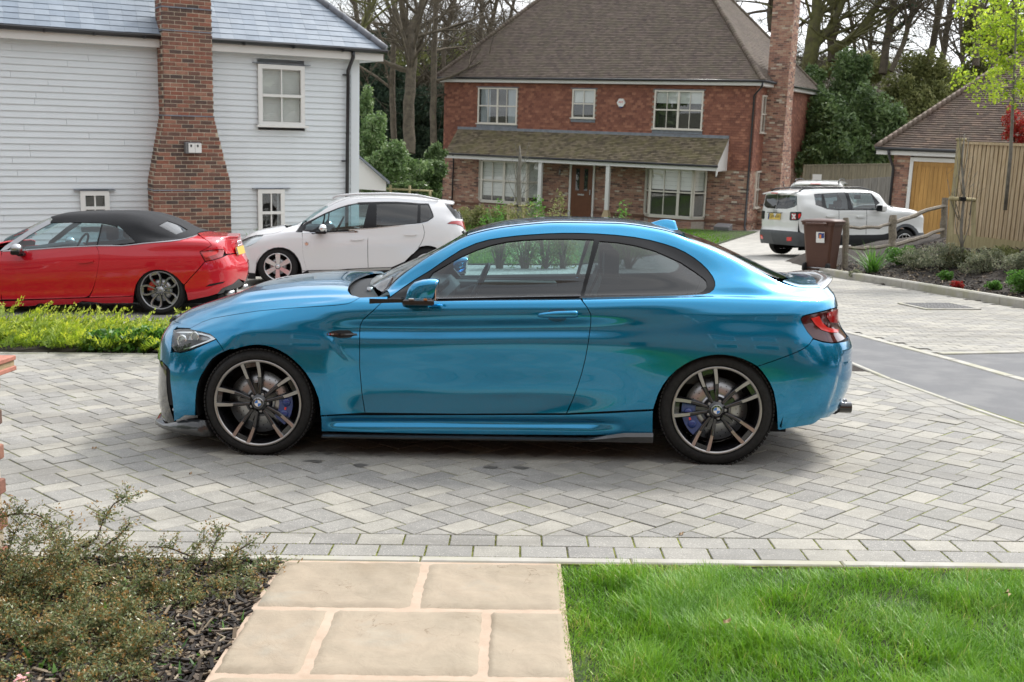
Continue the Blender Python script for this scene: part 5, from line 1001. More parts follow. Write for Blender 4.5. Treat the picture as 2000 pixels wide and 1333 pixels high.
# ------------------------------------------------------------------ ground: paving, kerbs, road, path, lawn, beds
random.seed(7); rng = np.random.default_rng(7)
def m_paver(name, src, lo=(.235,.232,.222), hi=(.50,.49,.455)):
 q = NB(name); p = q.pos('Position'); t = q.rand() if src == 'object' else q.tint()
 base = q.ramp(t, [(0, (.25,.242,.228)), (.3, (.29,.282,.262)), (.6, (.325,.312,.283)), (.85, (.36,.343,.30)), (1, (.41,.388,.335))])
 f1 = q.noise(9, 5, .6, p); f2 = q.noise(130, 3, .8, p); f3 = q.noise(1.3, 3, .5, p)
 c = q.mix(.55, base, q.ramp(f1, [(.3, .62), (.7, 1.15)]), 'MULTIPLY')
 c = q.mix(q.ramp(f2, [(.34, .6), (.42, 0)]), c, (.16,.155,.15)); c = q.mix(q.ramp(f2, [(.585, 0), (.65, .75)]), c, (.66,.63,.56))
 c = q.mix(q.ramp(f3, [(.35, .22), (.65, 0)]), c, (.20,.20,.175), 'MIX')
 g1 = q.noise(.55, 6, .65, q.scale(p, (1, 3.2, 1))); c = q.mix(q.ramp(g1, [(.48, 0), (.66, .42)]), c, (.135,.125,.105))
 q.col(c); q.set(Roughness=q.ramp(f1, [(.3, .72), (.7, .9)]), Specular_IOR_Level=.35); q.bump(q.noise(190, 4, .7, p), .22, .004); return q.m
PAV_O = m_paver('paver block', 'object'); PAV_T = m_paver('paver block joined', 'tint')
def m_joint():
 q = NB('mossy paving joint'); p = q.pos('Position'); f = q.noise(3.2, 5, .65, p); g = q.noise(45, 3, .6, p)
 c = q.ramp(q.math('ADD', q.math('MULTIPLY', f, .75), q.math('MULTIPLY', g, .3)), [(.42, (.060,.052,.042)), (.50, (.11,.11,.035)), (.62, (.23,.26,.035))]); q.col(c); q.set(Roughness=.95); q.bump(g, .5, .006); return q.m
JOINT = m_joint()
def m_noise(name, stops, scale=6, detail=6, rough=.9, bump=.4, bs=60, bd=.01, scale2=None, mixc=None):
 q = NB(name); p = q.pos('Position'); f = q.noise(scale, detail, .62, p); c = q.ramp(f, stops)
 if scale2: c = q.mix(q.ramp(q.noise(scale2, 3, .6, p), [(.45, 0), (.62, .8)]), c, mixc)
 q.col(c); q.set(Roughness=rough); q.bump(q.noise(bs, 4, .65, p), bump, bd); return q.m
ASPH = m_noise('asphalt', [(.35, (.105,.107,.112)), (.65, (.175,.177,.182))], 260, 3, .85, .5, 300, .006, 2.0, (.19,.19,.19))
CONC = m_noise('concrete kerb', [(.3, (.33,.315,.275)), (.7, (.46,.445,.40))], 7, 6, .85, .15, 120, .004, 3, (.36,.35,.25))
SOIL = m_noise('dark soil', [(.3, (.018,.014,.011)), (.7, (.050,.038,.028))], 30, 5, .95, .9, 60, .02)
TURF = m_noise('turf', [(.3, (.022,.042,.010)), (.7, (.055,.080,.018))], 18, 5, .95, .6, 90, .02)
LAND = m_noise('woodland floor', [(.3, (.04,.035,.022)), (.7, (.075,.075,.04))], 1.5, 6, .95, .6, 20, .03)
def court_mat():
 q = NB('herringbone court paving'); p = q.pos('Position'); w = q.n('ShaderNodeTexBrick'); mp = q.n('ShaderNodeMapping'); mp.inputs['Rotation'].default_value = (0, 0, R(2)); q.li(p, mp.inputs[0]); q.li(mp.outputs[0], w.inputs['Vector'])
 w.inputs['Scale'].default_value = 1; w.inputs['Brick Width'].default_value = .21; w.inputs['Row Height'].default_value = .14; w.inputs['Mortar Size'].default_value = .005
 for n_, c_ in (('Color1', (.33,.32,.295)), ('Color2', (.46,.44,.40)), ('Mortar', (.20,.19,.15))): w.inputs[n_].default_value = (*c_, 1)
 c = q.mix(.5, w.outputs['Color'], q.ramp(q.noise(1.6, 5, .6, p), [(.3, .72), (.7, 1.15)]), 'MULTIPLY'); q.col(c); q.set(Roughness=.85); return q.m
COURT = court_mat()
def clip(poly, a, b, c):     # keep a*x + b*y <= c
 out = []; n = len(poly)
 for i in range(n):
  p, q = poly[i], poly[(i + 1) % n]; dp = a * p[0] + b * p[1] - c; dq = a * q[0] + b * q[1] - c
  if dp <= 0: out.append(p)
  if (dp < 0 < dq) or (dq < 0 < dp): t = dp / (dp - dq); out.append((p[0] + (q[0] - p[0]) * t, p[1] + (q[1] - p[1]) * t))
 return out
def shrink(poly, d):
 n = len(poly); out = []
 for i in range(n):
  p0, p1, p2 = Vector(poly[i - 1]), Vector(poly[i]), Vector(poly[(i + 1) % n]); a = (p1 - p0); b = (p2 - p1)
  if a.length < 1e-6 or b.length < 1e-6: out.append(tuple(p1)); continue
  a.normalize(); b.normalize(); na = Vector((-a.y, a.x)); nb = Vector((-b.y, b.x)); m = na + nb
  k = d / max(.35, (1 + na.dot(nb)) / 1) if m.length > 1e-6 else 0
  out.append(tuple(p1 + m * k))
 return out
def area(p): return .5 * sum(p[i][0] * p[(i + 1) % len(p)][1] - p[(i + 1) % len(p)][0] * p[i][1] for i in range(len(p)))
def block_geo(poly, h=.012, ch=.0035, z=0.0):
 if area(poly) < 0: poly = poly[::-1]
 n = len(poly); i1 = shrink(poly, ch); vs = [(x, y, z - h) for x, y in poly] + [(x, y, z - ch * .7) for x, y in poly] + [(x, y, z) for x, y in i1]
 fs = [tuple(2 * n + k for k in range(n))] + [(k, (k + 1) % n, n + (k + 1) % n, n + k) for k in range(n)] + [(n + k, n + (k + 1) % n, 2 * n + (k + 1) % n, 2 * n + k) for k in range(n)]
 return vs, fs
drive = MB(); drive.add([(-14,4.38,-.0045),(4.45,4.38,-.0045),(3.85,6.2,-.0045),(3.38,8.5,-.0045),(3.2,9.4,-.0045),(-3.3,10.02,-.0045),(-14,10.0,-.0045)], [(0,1,2,3,4,5,6)], JOINT)
DRIVE = drive.build('driveway', None, GM); props(DRIVE, kind='structure')
Wp, Lp, JT = .1405, .2107, .0068
KERB = [(3.25,10.9),(3.22,10.2),(3.215,9.6),(3.27,9.2),(3.38,8.5),(3.50,7.7),(3.66,6.95),(3.86,6.2),(4.10,5.4),(4.40,4.6),(4.8,3.8)]
def kerbx(y):
 for (x0, y0), (x1, y1) in zip(KERB, KERB[1:]):
  if y1 <= y <= y0: return x1 + (x0 - x1) * (y - y1) / (y0 - y1)
 return KERB[0][0] if y > KERB[0][1] else KERB[-1][0]
NL = [(-8,9.98),(-4.84,9.98),(-3.28,10.02),(-1,9.86),(1.5,9.62),(3.215,9.37)]
def northy(x):
 for (x0, y0), (x1, y1) in zip(NL, NL[1:]):
  if x0 <= x <= x1: return y0 + (y1 - y0) * (x - x0) / (x1 - x0)
 return NL[0][1] if x < NL[0][0] else NL[-1][1]
pieces = []   # (poly, tint)
ph = onground(975, 1048.5); oc = (ph.x, 4.752)
ca, sa = math.cos(-PI / 4), math.sin(-PI / 4)
Y0 = 4.752
for i in range(-60, 60):
 for j in range(-40, 40):
  bx, by = i * Wp + j * Lp, i * Wp - j * Lp
  for kind in (0, 1):
   x0, y0, w, h = (bx, by, Lp, Wp) if kind == 0 else (bx, by + Wp, Wp, Lp)
   g = JT / 2; c = [(x0 + g, y0 + g), (x0 + w - g, y0 + g), (x0 + w - g, y0 + h - g), (x0 + g, y0 + h - g)]
   pl = [(ca * x - sa * y + oc[0], sa * x + ca * y + oc[1] - .0) for x, y in c]
   cx = sum(p[0] for p in pl) / 4; cy = sum(p[1] for p in pl) / 4
   if cx < -6.9 or cx > 4.6 or cy < 4.5 or cy > 10.4: continue
   pl = clip(pl, 0, -1, -(Y0 + .003))
   if len(pl) < 3: continue
   ny = northy(cx) - .30; pl = clip(pl, 0, 1, ny)
   if len(pl) < 3: continue
   kx = kerbx(cy); dk = (kerbx(cy + .1) - kerbx(cy - .1)) / .2; nn = math.hypot(1, dk)
   pl = clip(pl, 1, -dk, kx - dk * cy - (.06 + .30) * nn)
   if len(pl) < 3 or abs(area(pl)) < .0006: continue
   pieces.append((pl, 4 if len(pl) == 4 and abs(abs(area(pl)) - (Wp - JT) * (Lp - JT)) < 1e-5 else 0))
# soldier courses along the front edge
for r_, (ya, yb, u0) in enumerate(((4.603, 4.748, 968), (4.453, 4.598, 923))):
 xo = onground(u0, 1058 if r_ == 0 else 1079).x
 for k in range(-22, 14):
  xa = xo + k * .2095; pieces.append(([(xa + .004, ya), (xa + .2055, ya), (xa + .2055, yb), (xa + .004, yb)], 5))
# rows along the back edge and the road kerb
for r_ in range(2):
 x = -6.9 + r_ * .1
 while x < 3.1:
  o = .30 - .15 * r_; a = [(x, northy(x) - o), (x + .205, northy(x + .205) - o), (x + .205, northy(x + .205) - o + .144), (x, northy(x) - o + .144)]
  a = clip(a, 1, 0, kerbx(northy(x)) - .36)
  if len(a) > 2 and abs(area(a)) > .002: pieces.append((a, 0))
  x += .2105
 y = 4.76 + r_ * .1
 while y < 9.35:
  o = .36 - .15 * r_; y1 = y + .205; a = [(kerbx(y) - o, y), (kerbx(y) - o + .144, y), (kerbx(y1) - o + .144, y1), (kerbx(y1) - o, y1)]; pieces.append((a, 0)); y += .2105
def onscreen(x, y):
 w = gw(x, y); q = CAMR.transposed() @ w; return q[1] > 0 and -1030 < FPX * q[0] / q[1] < 1030
pieces.sort(key=lambda p: (0 if onscreen(p[0][0][0], p[0][0][1]) else 1, min(q[1] for q in p[0])))
full = {}
joined = MB(); cnt = 0
for pl, kd in pieces:
 tn = rng.random(); cx = sum(p[0] for p in pl) / len(pl); cy = sum(p[1] for p in pl) / len(pl); hz = rng.normal(0, .0009)
 if cnt < 296:
  cnt += 1; a0 = math.atan2(pl[1][1] - pl[0][1], pl[1][0] - pl[0][0])
  loc = [((x - cx) * math.cos(-a0) - (y - cy) * math.sin(-a0), (x - cx) * math.sin(-a0) + (y - cy) * math.cos(-a0)) for x, y in pl]; key = tuple((round(x, 3), round(y, 3)) for x, y in loc)
  if key not in full:
   vs, fs = block_geo(loc); m = MB(); m.add(vs, fs, PAV_O); full[key] = m.mesh('paver')
  link('paver', full[key], DRIVE, Matrix.Translation((cx, cy, hz)) @ Matrix.Rotation(a0, 4, 'Z') @ Matrix.Rotation(rng.normal(0, .004), 4, 'X'))
 else: vs, fs = block_geo(pl, z=hz); joined.add(vs, fs, PAV_T, tint=tn)
props(joined.build('paving_blocks', DRIVE), kind='stuff')
# wet and oily marks, thin films on the blocks
q = NB('wet stain'); q.col((.13,.125,.115)); q.set(Roughness=.35); STAIN = q.m
for (u, v, rx, ry) in ((627,880,.030,.018),(641,886,.022,.012),(614,901,.055,.022),(704,909,.040,.022),(860,882,.02,.012),(820,878,.03,.016),(907,883,.040,.028),(960,913,.040,.02),(1018,914,.042,.02),(1285,893,.02,.01),(745,890,.014,.008),(845,860,.05,.012)):
 p = onground(u, v, .0025); m = MB(); n = 18; vs = [(0, 0, 0)] + [(rx * (1 + .30 * math.sin(3 * a + u) + .15 * math.sin(7 * a + v)) * math.cos(a), ry * 1.6 * (1 + .25 * math.sin(2 * a + v)) * math.sin(a), 0) for a in [2 * PI * k / n for k in range(n)]]
 m.add(vs, [(0, 1 + k, 1 + (k + 1) % n) for k in range(n)], STAIN); link('stain', m.mesh('stain'), DRIVE, Matrix.Translation(p))
# concrete edging
m = MB(); m.box((0, 0, -.06), (.905, .060, .12), CONC, bev=.006); em = m.mesh('edging_block'); EDG = props(link('edging', None, None, GM), kind='structure'); EDG.empty_display_size = .1
xe = onground(821, 1092).x
for k in range(-4, 4): link('edging_block', em, EDG, Matrix.Translation((xe + (k + .5) * .911, 4.418, .002 + .002 * math.sin(k))))
def strip(name, line, w, mat, z0, z1, parent, seg=.9, gap=.008):
 """kerb stones of even length laid along a line"""
 pts = [Vector(p) for p in line]; L = [0]
 for a, b in zip(pts, pts[1:]): L.append(L[-1] + (b - a).length)
 def at(s):
  for i in range(len(pts) - 1):
   if s <= L[i + 1] or i == len(pts) - 2: f = (s - L[i]) / (L[i + 1] - L[i]); return pts[i].lerp(pts[i + 1], f)
 s = 0
 while s < L[-1] - .05:
  e = min(s + seg - gap, L[-1]); a, b = at(s), at(e); d = (b - a); ln = d.length; n_ = Vector((-d.y, d.x)).normalized() * w / 2
  m = MB(); m.box((0, 0, (z0 + z1) / 2), (ln, w, z1 - z0), mat, bev=.008 if w < .12 else .02); c = (a + b) / 2; za = Z(c.x, c.y) if False else 0
  m.build(name, parent, Matrix.Translation((c.x, c.y, za)) @ Matrix.Rotation(math.atan2(d.y, d.x), 4, 'Z')); s += seg
KP = props(link('kerb', None, None, GM), kind='structure')
strip('kerb_stone', [(x - .03, y) for x, y in KERB], .05, CONC, -.1, .004, KP)
FK = [(3.2,14.6),(3.45,13.6),(3.79,12.41),(3.94,11.77),(4.13,10.77),(4.21,10.43),(4.42,9.16),(4.62,8.2),(4.9,7.2),(5.3,6.0)]
strip('kerb_stone', FK, .10, CONC, -.1, .004, KP)
strip('kerb_stone', [(4.28,10.66),(5.3,10.86),(7.5,11.3)], .09, CONC, -.1, .005, KP)
strip('kerb_stone', [(-8,10.02),(-4.84,10.02),(-3.28,10.06),(-1,9.90),(1.5,9.66),(3.19,9.41)], .04, CONC, -.1, .002, KP)
BK = [(6.05,21.9),(6.02,21.2),(6.10,20.6),(6.35,19.8),(6.62,18.5),(6.90,17.1),(7.16,15.7),(7.50,14.1),(7.9,12.4)]
strip('kerb_stone', BK, .13, CONC, -.1, .11, KP)
# asphalt
m = MB(); rl = [(x, y) for x, y in KERB] + [(5.3,6.0),(4.9,7.2),(4.62,8.2),(4.42,9.16),(4.21,10.43),(4.13,10.77),(3.94,11.77),(3.79,12.41),(3.45,13.6),(3.2,14.6),(2.2,16),(-2,14.5),(2.0,12.4),(3.25,11.6)]
m.prism([(x, y) for x, y in rl][::-1], -.05, -.006, ASPH); m.prism([(4.42,9.16),(4.21,10.43),(4.16,10.64),(5.3,10.86),(7.5,11.3),(9,11),(9,3),(4.8,3),(5.3,6.0),(4.9,7.2),(4.62,8.2)][::-1], -.05, -.010, ASPH)
props(m.build('road', None, GM), kind='structure')
# court between the houses
m = MB(); m.add([(-30,12.2,-.024),(1.8,12.2,-.024),(2.6,14.6,-.024),(3.45,13.6,-.024),(3.94,11.77,-.024),(4.18,10.60,-.024),(7.5,11.2,-.024),(14,11,-.024),(20,20,-.024),(22,58,-.024),(-30,58,-.024)], [tuple(range(11))], COURT); COURTO = props(m.build('court', None, GM), kind='structure')
m = MB(); rngc = np.random.default_rng(3); y = 10.66; row = 0
while y < 19.5:
 x = -8.5 + (row % 2) * .105
 while x < 7.6:
  ok = (y > 12.3 and x < FK[0][0] - 0) or (y > 12.3 and x > 2 and x > 3.2 + (14.6 - min(y, 14.6)) * .25 - .05) or (x > 3.85 + .0 and x > 4.2 - (y - 10.6) * .22 and y > 10.58 + (x - 4.28) * .2)
  kx = 6.12 + max(0, (20.6 - y)) * .20
  ok = ok and x + .21 < kx and not (x < -2.6 and y < 12.5)
  if ok and y > 12.3 and x < 3.4 and y < 14.7 and x > -1: ok = False
  if ok: vs, fs = block_geo([(x + .003, y + .003), (x + .207, y + .003), (x + .207, y + .137), (x + .003, y + .137)], h=.012, z=rngc.normal(-.012, .0008)); m.add(vs, [fs[0]] + fs[5:], PAV_T, tint=.35 + .65 * rngc.random())
  x += .21
 y += .14; row += 1
props(m.build('court_blocks', COURTO), kind='stuff')
mh = MB(); mh.box((0, 0, 0), (.72, .72, .02), plain('cast iron', (.10,.10,.10), .7, var=.2, vscale=30, bump=.5, bscale=90), bev=.004); mh.box((0, 0, -.004), (.82, .82, .02), CONC, bev=.004)
for i in range(7):
 for j in range(7): mh.box((-.3 + .1 * i, -.3 + .1 * j, .011), (.05, .05, .004), bpy.data.materials['cast iron'])
p = onground(1833, 598); props(mh.build('manhole_cover', None, GM @ Matrix.Translation((p.x, p.y, 0)) @ Matrix.Rotation(R(8), 4, 'Z')), 'square grey iron manhole cover set in the pale block court', 'manhole cover')
# land under everything, and the raised bank on the right
def Z(x, y):
 """height of the planted bank above the falling plane"""
 pts = BK; d = 1e9; side = -1
 for (x0, y0), (x1, y1) in zip(pts, pts[1:]):
  ax, ay = x1 - x0, y1 - y0; t = max(0, min(1, ((x - x0) * ax + (y - y0) * ay) / (ax * ax + ay * ay))); dd = math.hypot(x - x0 - ax * t, y - y0 - ay * t)
  if dd < d: d = dd; side = 1 if (ax * (y - y0) - ay * (x - x0)) > 0 else -1
 if side < 0: return 0.0
 t = min(1, d / 4.2); return .05 + .62 * t * t * (3 - 2 * t)
m = MB(); n = 34; xs = np.linspace(6.0, 24, n); ys = np.linspace(11.5, 34, n); vs = []; fs = []
for i in range(n):
 for j in range(n):
  x, y = xs[i], ys[j]; z = Z(x, y); z = z if z > 0 else -.35
  if y > 21.8: # the drive to the garage runs behind the rail fence
   k = max(0, min(1, (y - 23.5 - (x - 6.5) * .35) / 2.2)); z = z * (1 - k) - .09 * k
  vs.append((x, y, z + .02 * math.sin(x * 5 + y * 3) * (z > .03)))
for i in range(n - 1):
 for j in range(n - 1): a = i * n + j; fs.append((a, a + n, a + n + 1, a + 1))
m.add(vs, fs, SOIL, True); props(m.build('planted_bank', None, GM), kind='structure')
m = MB(); m.add([gw(x, y, -.14) for x, y in ((-900,-300),(900,-300),(900,1500),(-900,1500))], [(0,1,2,3)], LAND); props(m.build('ground'), kind='structure')
m = MB(); m.add([(-14,10.05,-.008),(-3.2,10.08,-.008),(-1,9.92,-.008),(3.2,9.40,-.008),(3.2,11.5,-.008),(1.5,12.2,-.008),(-14,12.5,-.008)], [(0,1,2,3,4,5,6)], SOIL); props(m.build('planting_strip', None, GM), kind='structure')
m = MB(); m.add([(-3.2,22.6,.0),(1.3,23.0,.0),(5.2,30.0,.0),(9.6,43.2,.0),(-2.2,49.6,.0),(-7,40,.0)], [(0,1,2,3,4,5)], TURF); props(m.build('front_lawn', None, GM), kind='structure')
# sandstone path
def m_stone(name, rnd):
 q = NB(name); p = q.pos('Position'); f = q.noise(2.1, 6, .6, p, .6); g = q.noise(14, 5, .65, p); s = q.noise(330, 2, .6, p)
 c = q.ramp(f, [(.30, (.28,.23,.165)), (.45, (.34,.29,.22)), (.58, (.37,.31,.235)), (.72, (.35,.32,.26))]); c = q.mix(.35, c, q.ramp(g, [(.3, .75), (.7, 1.15)]), 'MULTIPLY')
 c = q.mix(.35, c, q.mix(q.rand(), (.88,.84,.80), (1.08,1.05,1.0)), 'MULTIPLY'); c = q.mix(q.ramp(s, [(.28, .35), (.36, 0)]), c, (.25,.20,.13))
 w1 = q.noise(3.3, 4, .55, p, 1.6); ck = q.ramp(w1, [(.492, 0), (.4985, .75), (.5015, .75), (.508, 0)]); ck = q.math('MULTIPLY', ck, q.ramp(q.noise(2.4, 2, .5, p), [(.52, 0), (.60, 1)])); c = q.mix(ck, c, (.16,.11,.065))
 q.col(c); q.set(Roughness=.82, Specular_IOR_Level=.3); w = q.n('ShaderNodeTexMusgrave') if hasattr(bpy.types, 'ShaderNodeTexMusgrave') else None
 v = q.n('ShaderNodeTexVoronoi'); v.feature = 'DISTANCE_TO_EDGE'; v.inputs['Scale'].default_value = 2.2; mp = q.mix(.25, p, q.n('ShaderNodeTexNoise').outputs['Color'], 'ADD'); q.li(mp, v.inputs['Vector'])
 h = q.math('ADD', q.math('MULTIPLY', q.noise(7, 7, .62, p, 1.2), 1.0), q.math('MULTIPLY', q.noise(90, 4, .6, p), .10)); q.bump(h, .45, .016); return q.m
STONE = m_stone('riven sandstone', 0); MORT = m_noise('pale mortar', [(.3, (.40,.30,.22)), (.7, (.50,.39,.30))], 9, 5, .9, .25, 110, .004)
m = MB(); m.add([(-.965,4.386,-.004),(-.965,1.5,-.004),(.235,1.5,-.004),(.235,4.386,-.004)], [(0,1,2,3)], MORT); m.box((-.365, 2.94, -.05), (1.2, 2.886, .086), MORT); PATH = props(m.build('path', None, GM), kind='structure')
def flag(x0, x1, y0, y1, sd):
 r = np.random.default_rng(sd); nx, ny = 22, 20; vs = []; fs = []
 ex = [sum(r.normal(0, .0035 / (k + 1)) * math.sin((k + 1) * 2.2 * f * PI + r.random() * 6) for k in range(4)) for f in np.linspace(0, 1, 41)]
 ed = [[.0045 * math.sin(a * 9 + r.random() * 2) * r.random() + r.normal(0, .0016) for a in np.linspace(0, 1, 41)] for _ in range(4)]
 for j in range(ny + 1):
  for i in range(nx + 1):
   fx, fy = i / nx, j / ny; x = x0 + (x1 - x0) * fx; y = y0 + (y1 - y0) * fy
   e = lambda k, f: ed[k][int(f * 40)]
   x += e(0, fy) * max(0, 1 - fx * 4) + e(1, fy) * max(0, 1 - (1 - fx) * 4); y += e(2, fx) * max(0, 1 - fy * 4) + e(3, fx) * max(0, 1 - (1 - fy) * 4)
   b = min(fx * (x1 - x0), (1 - fx) * (x1 - x0), fy * (y1 - y0), (1 - fy) * (y1 - y0)); z = .006 * min(1, b / .012) ** .5 - .001
   z += .0016 * math.sin(x * 17 + sd) * math.sin(y * 21 + sd * 2) + .0012 * math.sin(x * 43 + y * 31 + sd)
   if b < .001: z = -.006
   vs.append((x, y, z))
 for j in range(ny):
  for i in range(nx): a = j * (nx + 1) + i; fs.append((a, a + 1, a + nx + 2, a + nx + 1))
 m = MB(); m.add(vs, fs, STONE, True); return m.build('flagstone', PATH)
for k, (a, b, c, d) in enumerate(((-.955,-.358,3.862,4.368),(-.332,.222,3.862,4.368),(-.955,-.672,3.285,3.838),(-.644,-.079,3.285,3.838),(-.052,.222,3.285,3.838),(-.955,-.05,2.7,3.262),(-.02,.222,2.7,3.262))): flag(a, b, c, d, k + 2)
# ---- lawn and its grass
m = MB(); n = 30; vs = []; fs = []
for j in range(n):
 for i in range(n): x = .235 + 6.5 * i / (n - 1); y = 1.2 + 3.175 * j / (n - 1); vs.append((x, y, -.012 + .012 * math.sin(x * 3.1) * math.sin(y * 4.3)))
for j in range(n - 1):
 for i in range(n - 1): a = j * n + i; fs.append((a, a + 1, a + n + 1, a + n))
m.add(vs, fs, TURF, True); props(m.build('lawn', None, GM), kind='structure')
def m_blade(name, stops, rough=.42, trans=.25):
 q = NB(name); t = q.tint(); q.col(q.ramp(t, stops)); q.set(Roughness=rough, Specular_IOR_Level=.5)
 b = q.n('ShaderNodeBsdfTranslucent'); q.li(q.ramp(t, [(p, tuple(min(1, x * 1.5) for x in c)) for p, c in stops]), b.inputs[0]); mx = q.n('ShaderNodeMixShader'); mx.inputs[0].default_value = trans
 q.li(q.b.outputs[0], mx.inputs[1]); q.li(b.outputs[0], mx.inputs[2]); q.li(mx.outputs[0], q.N['Material Output'].inputs[0]); return q.m
GRASS = m_blade('grass blade', [(0, (.075,.20,.014)), (.35, (.13,.30,.018)), (.7, (.21,.40,.03)), (.92, (.32,.44,.06)), (1, (.50,.45,.16))])
def blades(n, px, py, pz, length, width, lean, bend, tint, seg=4, seed=1, az=None):
 """curved tapering blades as triangles strips: returns V, F(quads as tris), tint"""
 r = np.random.default_rng(seed); az = r.uniform(0, 2 * PI, n) if az is None else az; d = np.stack([np.cos(az), np.sin(az)], 1)
 L = length; V = np.zeros((n, seg * 2 + 1, 3)); side = np.stack([-d[:, 1], d[:, 0]], 1)
 for k in range(seg + 1):
  f = k / seg; hor = L * (np.sin(lean) * f + bend * f * f * .6); ver = L * (np.cos(lean) * f - bend * bend * f * f * .35) * 1.0; w = width * (1 - f) ** .7 / 2
  c = np.stack([px + d[:, 0] * hor, py + d[:, 1] * hor, pz + ver], 1)
  if k < seg:
   V[:, 2 * k, :] = c; V[:, 2 * k + 1, :] = c; V[:, 2 * k, :2] += side * w[:, None]; V[:, 2 * k + 1, :2] -= side * w[:, None]
  else: V[:, 2 * seg, :] = c
 F = []
 for k in range(seg - 1): F += [(2 * k, 2 * k + 1, 2 * k + 3), (2 * k, 2 * k + 3, 2 * k + 2)]
 F.append((2 * seg - 2, 2 * seg - 1, 2 * seg)); F = np.array(F); nv = seg * 2 + 1
 FF = (F[None] + (np.arange(n) * nv)[:, None, None]).reshape(-1, 3); return V.reshape(-1, 3), FF, np.repeat(tint, len(F))
def vnoise(x, y, s, sd=0):
 """smooth value noise for clumping"""
 r = np.random.default_rng(sd); G = r.random((64, 64)); X = x * s; Y = y * s; i = np.floor(X).astype(int); j = np.floor(Y).astype(int); u = X - i; v = Y - j; u = u * u * (3 - 2 * u); v = v * v * (3 - 2 * v)
 g = lambda a, b: G[a % 64, b % 64]; return (g(i, j) * (1 - u) + g(i + 1, j) * u) * (1 - v) + (g(i, j + 1) * (1 - u) + g(i + 1, j + 1) * u) * v
r = np.random.default_rng(11); n = 88000; gx = r.uniform(.215, 2.75, n); gy = 4.375 - 1.45 * r.random(n) ** .9
cl = vnoise(gx, gy, 4.5, 5); cl2 = vnoise(gx, gy, 11, 6); edge = np.clip(np.minimum((gx - .21) / .30, (4.385 - gy) / .16), 0, 1)
keep = r.random(n) < (.35 + .65 * np.clip(cl * 1.2, 0, 1)); gx, gy, cl, cl2, edge = (a[keep] for a in (gx, gy, cl, cl2, edge)); n = len(gx)
ln = (.018 + .060 * edge * (.28 + 1.05 * cl) * (.45 + r.random(n)) * (.7 + .6 * cl2)); aza = 2 * PI * vnoise(gx, gy, 2.6, 9) * 1.3 + r.normal(0, 1.4, n)
V, F, tn = blades(n, gx, gy, np.full(n, -.012), ln, r.uniform(.0022, .0052, n), np.abs(r.normal(.35, .3, n)), r.uniform(.1, 1.0, n), np.clip(.42 + .5 * (cl2 - .5) + .25 * (1 - edge) + r.normal(0, .16, n) + .5 * (r.random(n) > .975), 0, 1), 4, 12, aza)
props(link('grass', np_mesh('grass', V, F, [GRASS], tint=tn, smooth=True), None, GM), kind='stuff')
r = np.random.default_rng(4); n = 26000; gx = r.uniform(-4.5, 8.5, n); gy = 22.6 + 24 * r.random(n) ** 1.6; V, F, tn = blades(n, gx, gy, np.zeros(n), r.uniform(.05, .14, n), r.uniform(.012, .03, n), np.abs(r.normal(.3, .2, n)), r.uniform(.1, .8, n), r.random(n) * .8, 2, 4)
ok = np.array([inpoly(np.array([[x, y]]), [(-3.2,22.7),(1.2,23.1),(5.1,30.1),(9.5,43.1),(-2.2,49.5),(-7,40)])[0] for x, y in zip(gx, gy)]); kk = np.repeat(ok, 3); props(link('lawn_grass', np_mesh('lawn_grass', V, F[kk], [GRASS], tint=tn[kk]), None, GM), kind='stuff')
# moss and weeds in the joints of the front courses
r = np.random.default_rng(17); jp = []
for k in range(-14, 14):
 for (ya, yb, u0, vv) in ((4.603, 4.748, 968, 1058), (4.453, 4.598, 923, 1079)):
  xo = onground(u0, vv).x; jp += [(xo + k * .2095 + r.normal(0, .002), r.uniform(ya, yb)) for _ in range(int(26 * r.random() ** .5))]
jp += [(r.uniform(-2.6, 2.6), yy + r.normal(0, .0022)) for yy in (4.6005, 4.451, 4.750) for _ in range(700)]
for pl, kd in pieces:
 if pl[0][1] < 5.7 and r.random() < .6:
  for _ in range(6): i = r.integers(len(pl)); f = r.random(); a, b = pl[i], pl[(i + 1) % len(pl)]; jp.append((a[0] + (b[0] - a[0]) * f + r.normal(0, .0025), a[1] + (b[1] - a[1]) * f + r.normal(0, .0025)))
jp = np.array(jp); MOSS = m_blade('joint moss', [(0, (.06,.07,.015)), (.6, (.16,.19,.02)), (1, (.30,.30,.06))], .8, .1)
n = len(jp); V, F, tn = blades(n, jp[:, 0], jp[:, 1], np.full(n, -.004), r.uniform(.003, .008, n), r.uniform(.004, .009, n), np.abs(r.normal(.8, .4, n)), np.full(n, .2), r.random(n), 2, 18)
props(link('moss', np_mesh('moss', V, F, [MOSS], tint=tn), None, GM), kind='stuff')
# fallen leaves
LEAFB = plain('dead leaf', (.40,.27,.15), .7, var=.25, vscale=60)
def dead_leaf(u, v, z, s, rz, lab):
 p = onground(u, v, z); m = MB(); n = 12; vs = [(0, 0, .004)]
 for k in range(n): a = 2 * PI * k / n; rr = s * (1 + .28 * math.sin(4 * a)) * (1 if k else 1.3); vs.append((rr * math.cos(a), rr * .6 * math.sin(a), .008 * math.sin(3 * a) + .006 * abs(math.cos(a))))
 m.add(vs, [(0, 1 + k, 1 + (k + 1) % n) for k in range(n)], LEAFB, True); props(m.build('fallen_leaf', None, GM @ Matrix.Translation(p) @ Matrix.Rotation(rz, 4, 'Z') @ Matrix.Rotation(.5, 4, 'X')), lab, 'leaf')
dead_leaf(1418, 1215, .06, .016, .4, 'small curled brown leaf lying in the grass near the path'); dead_leaf(1968, 1160, .06, .018, 1.1, 'brown leaf standing in the long grass by the right border')
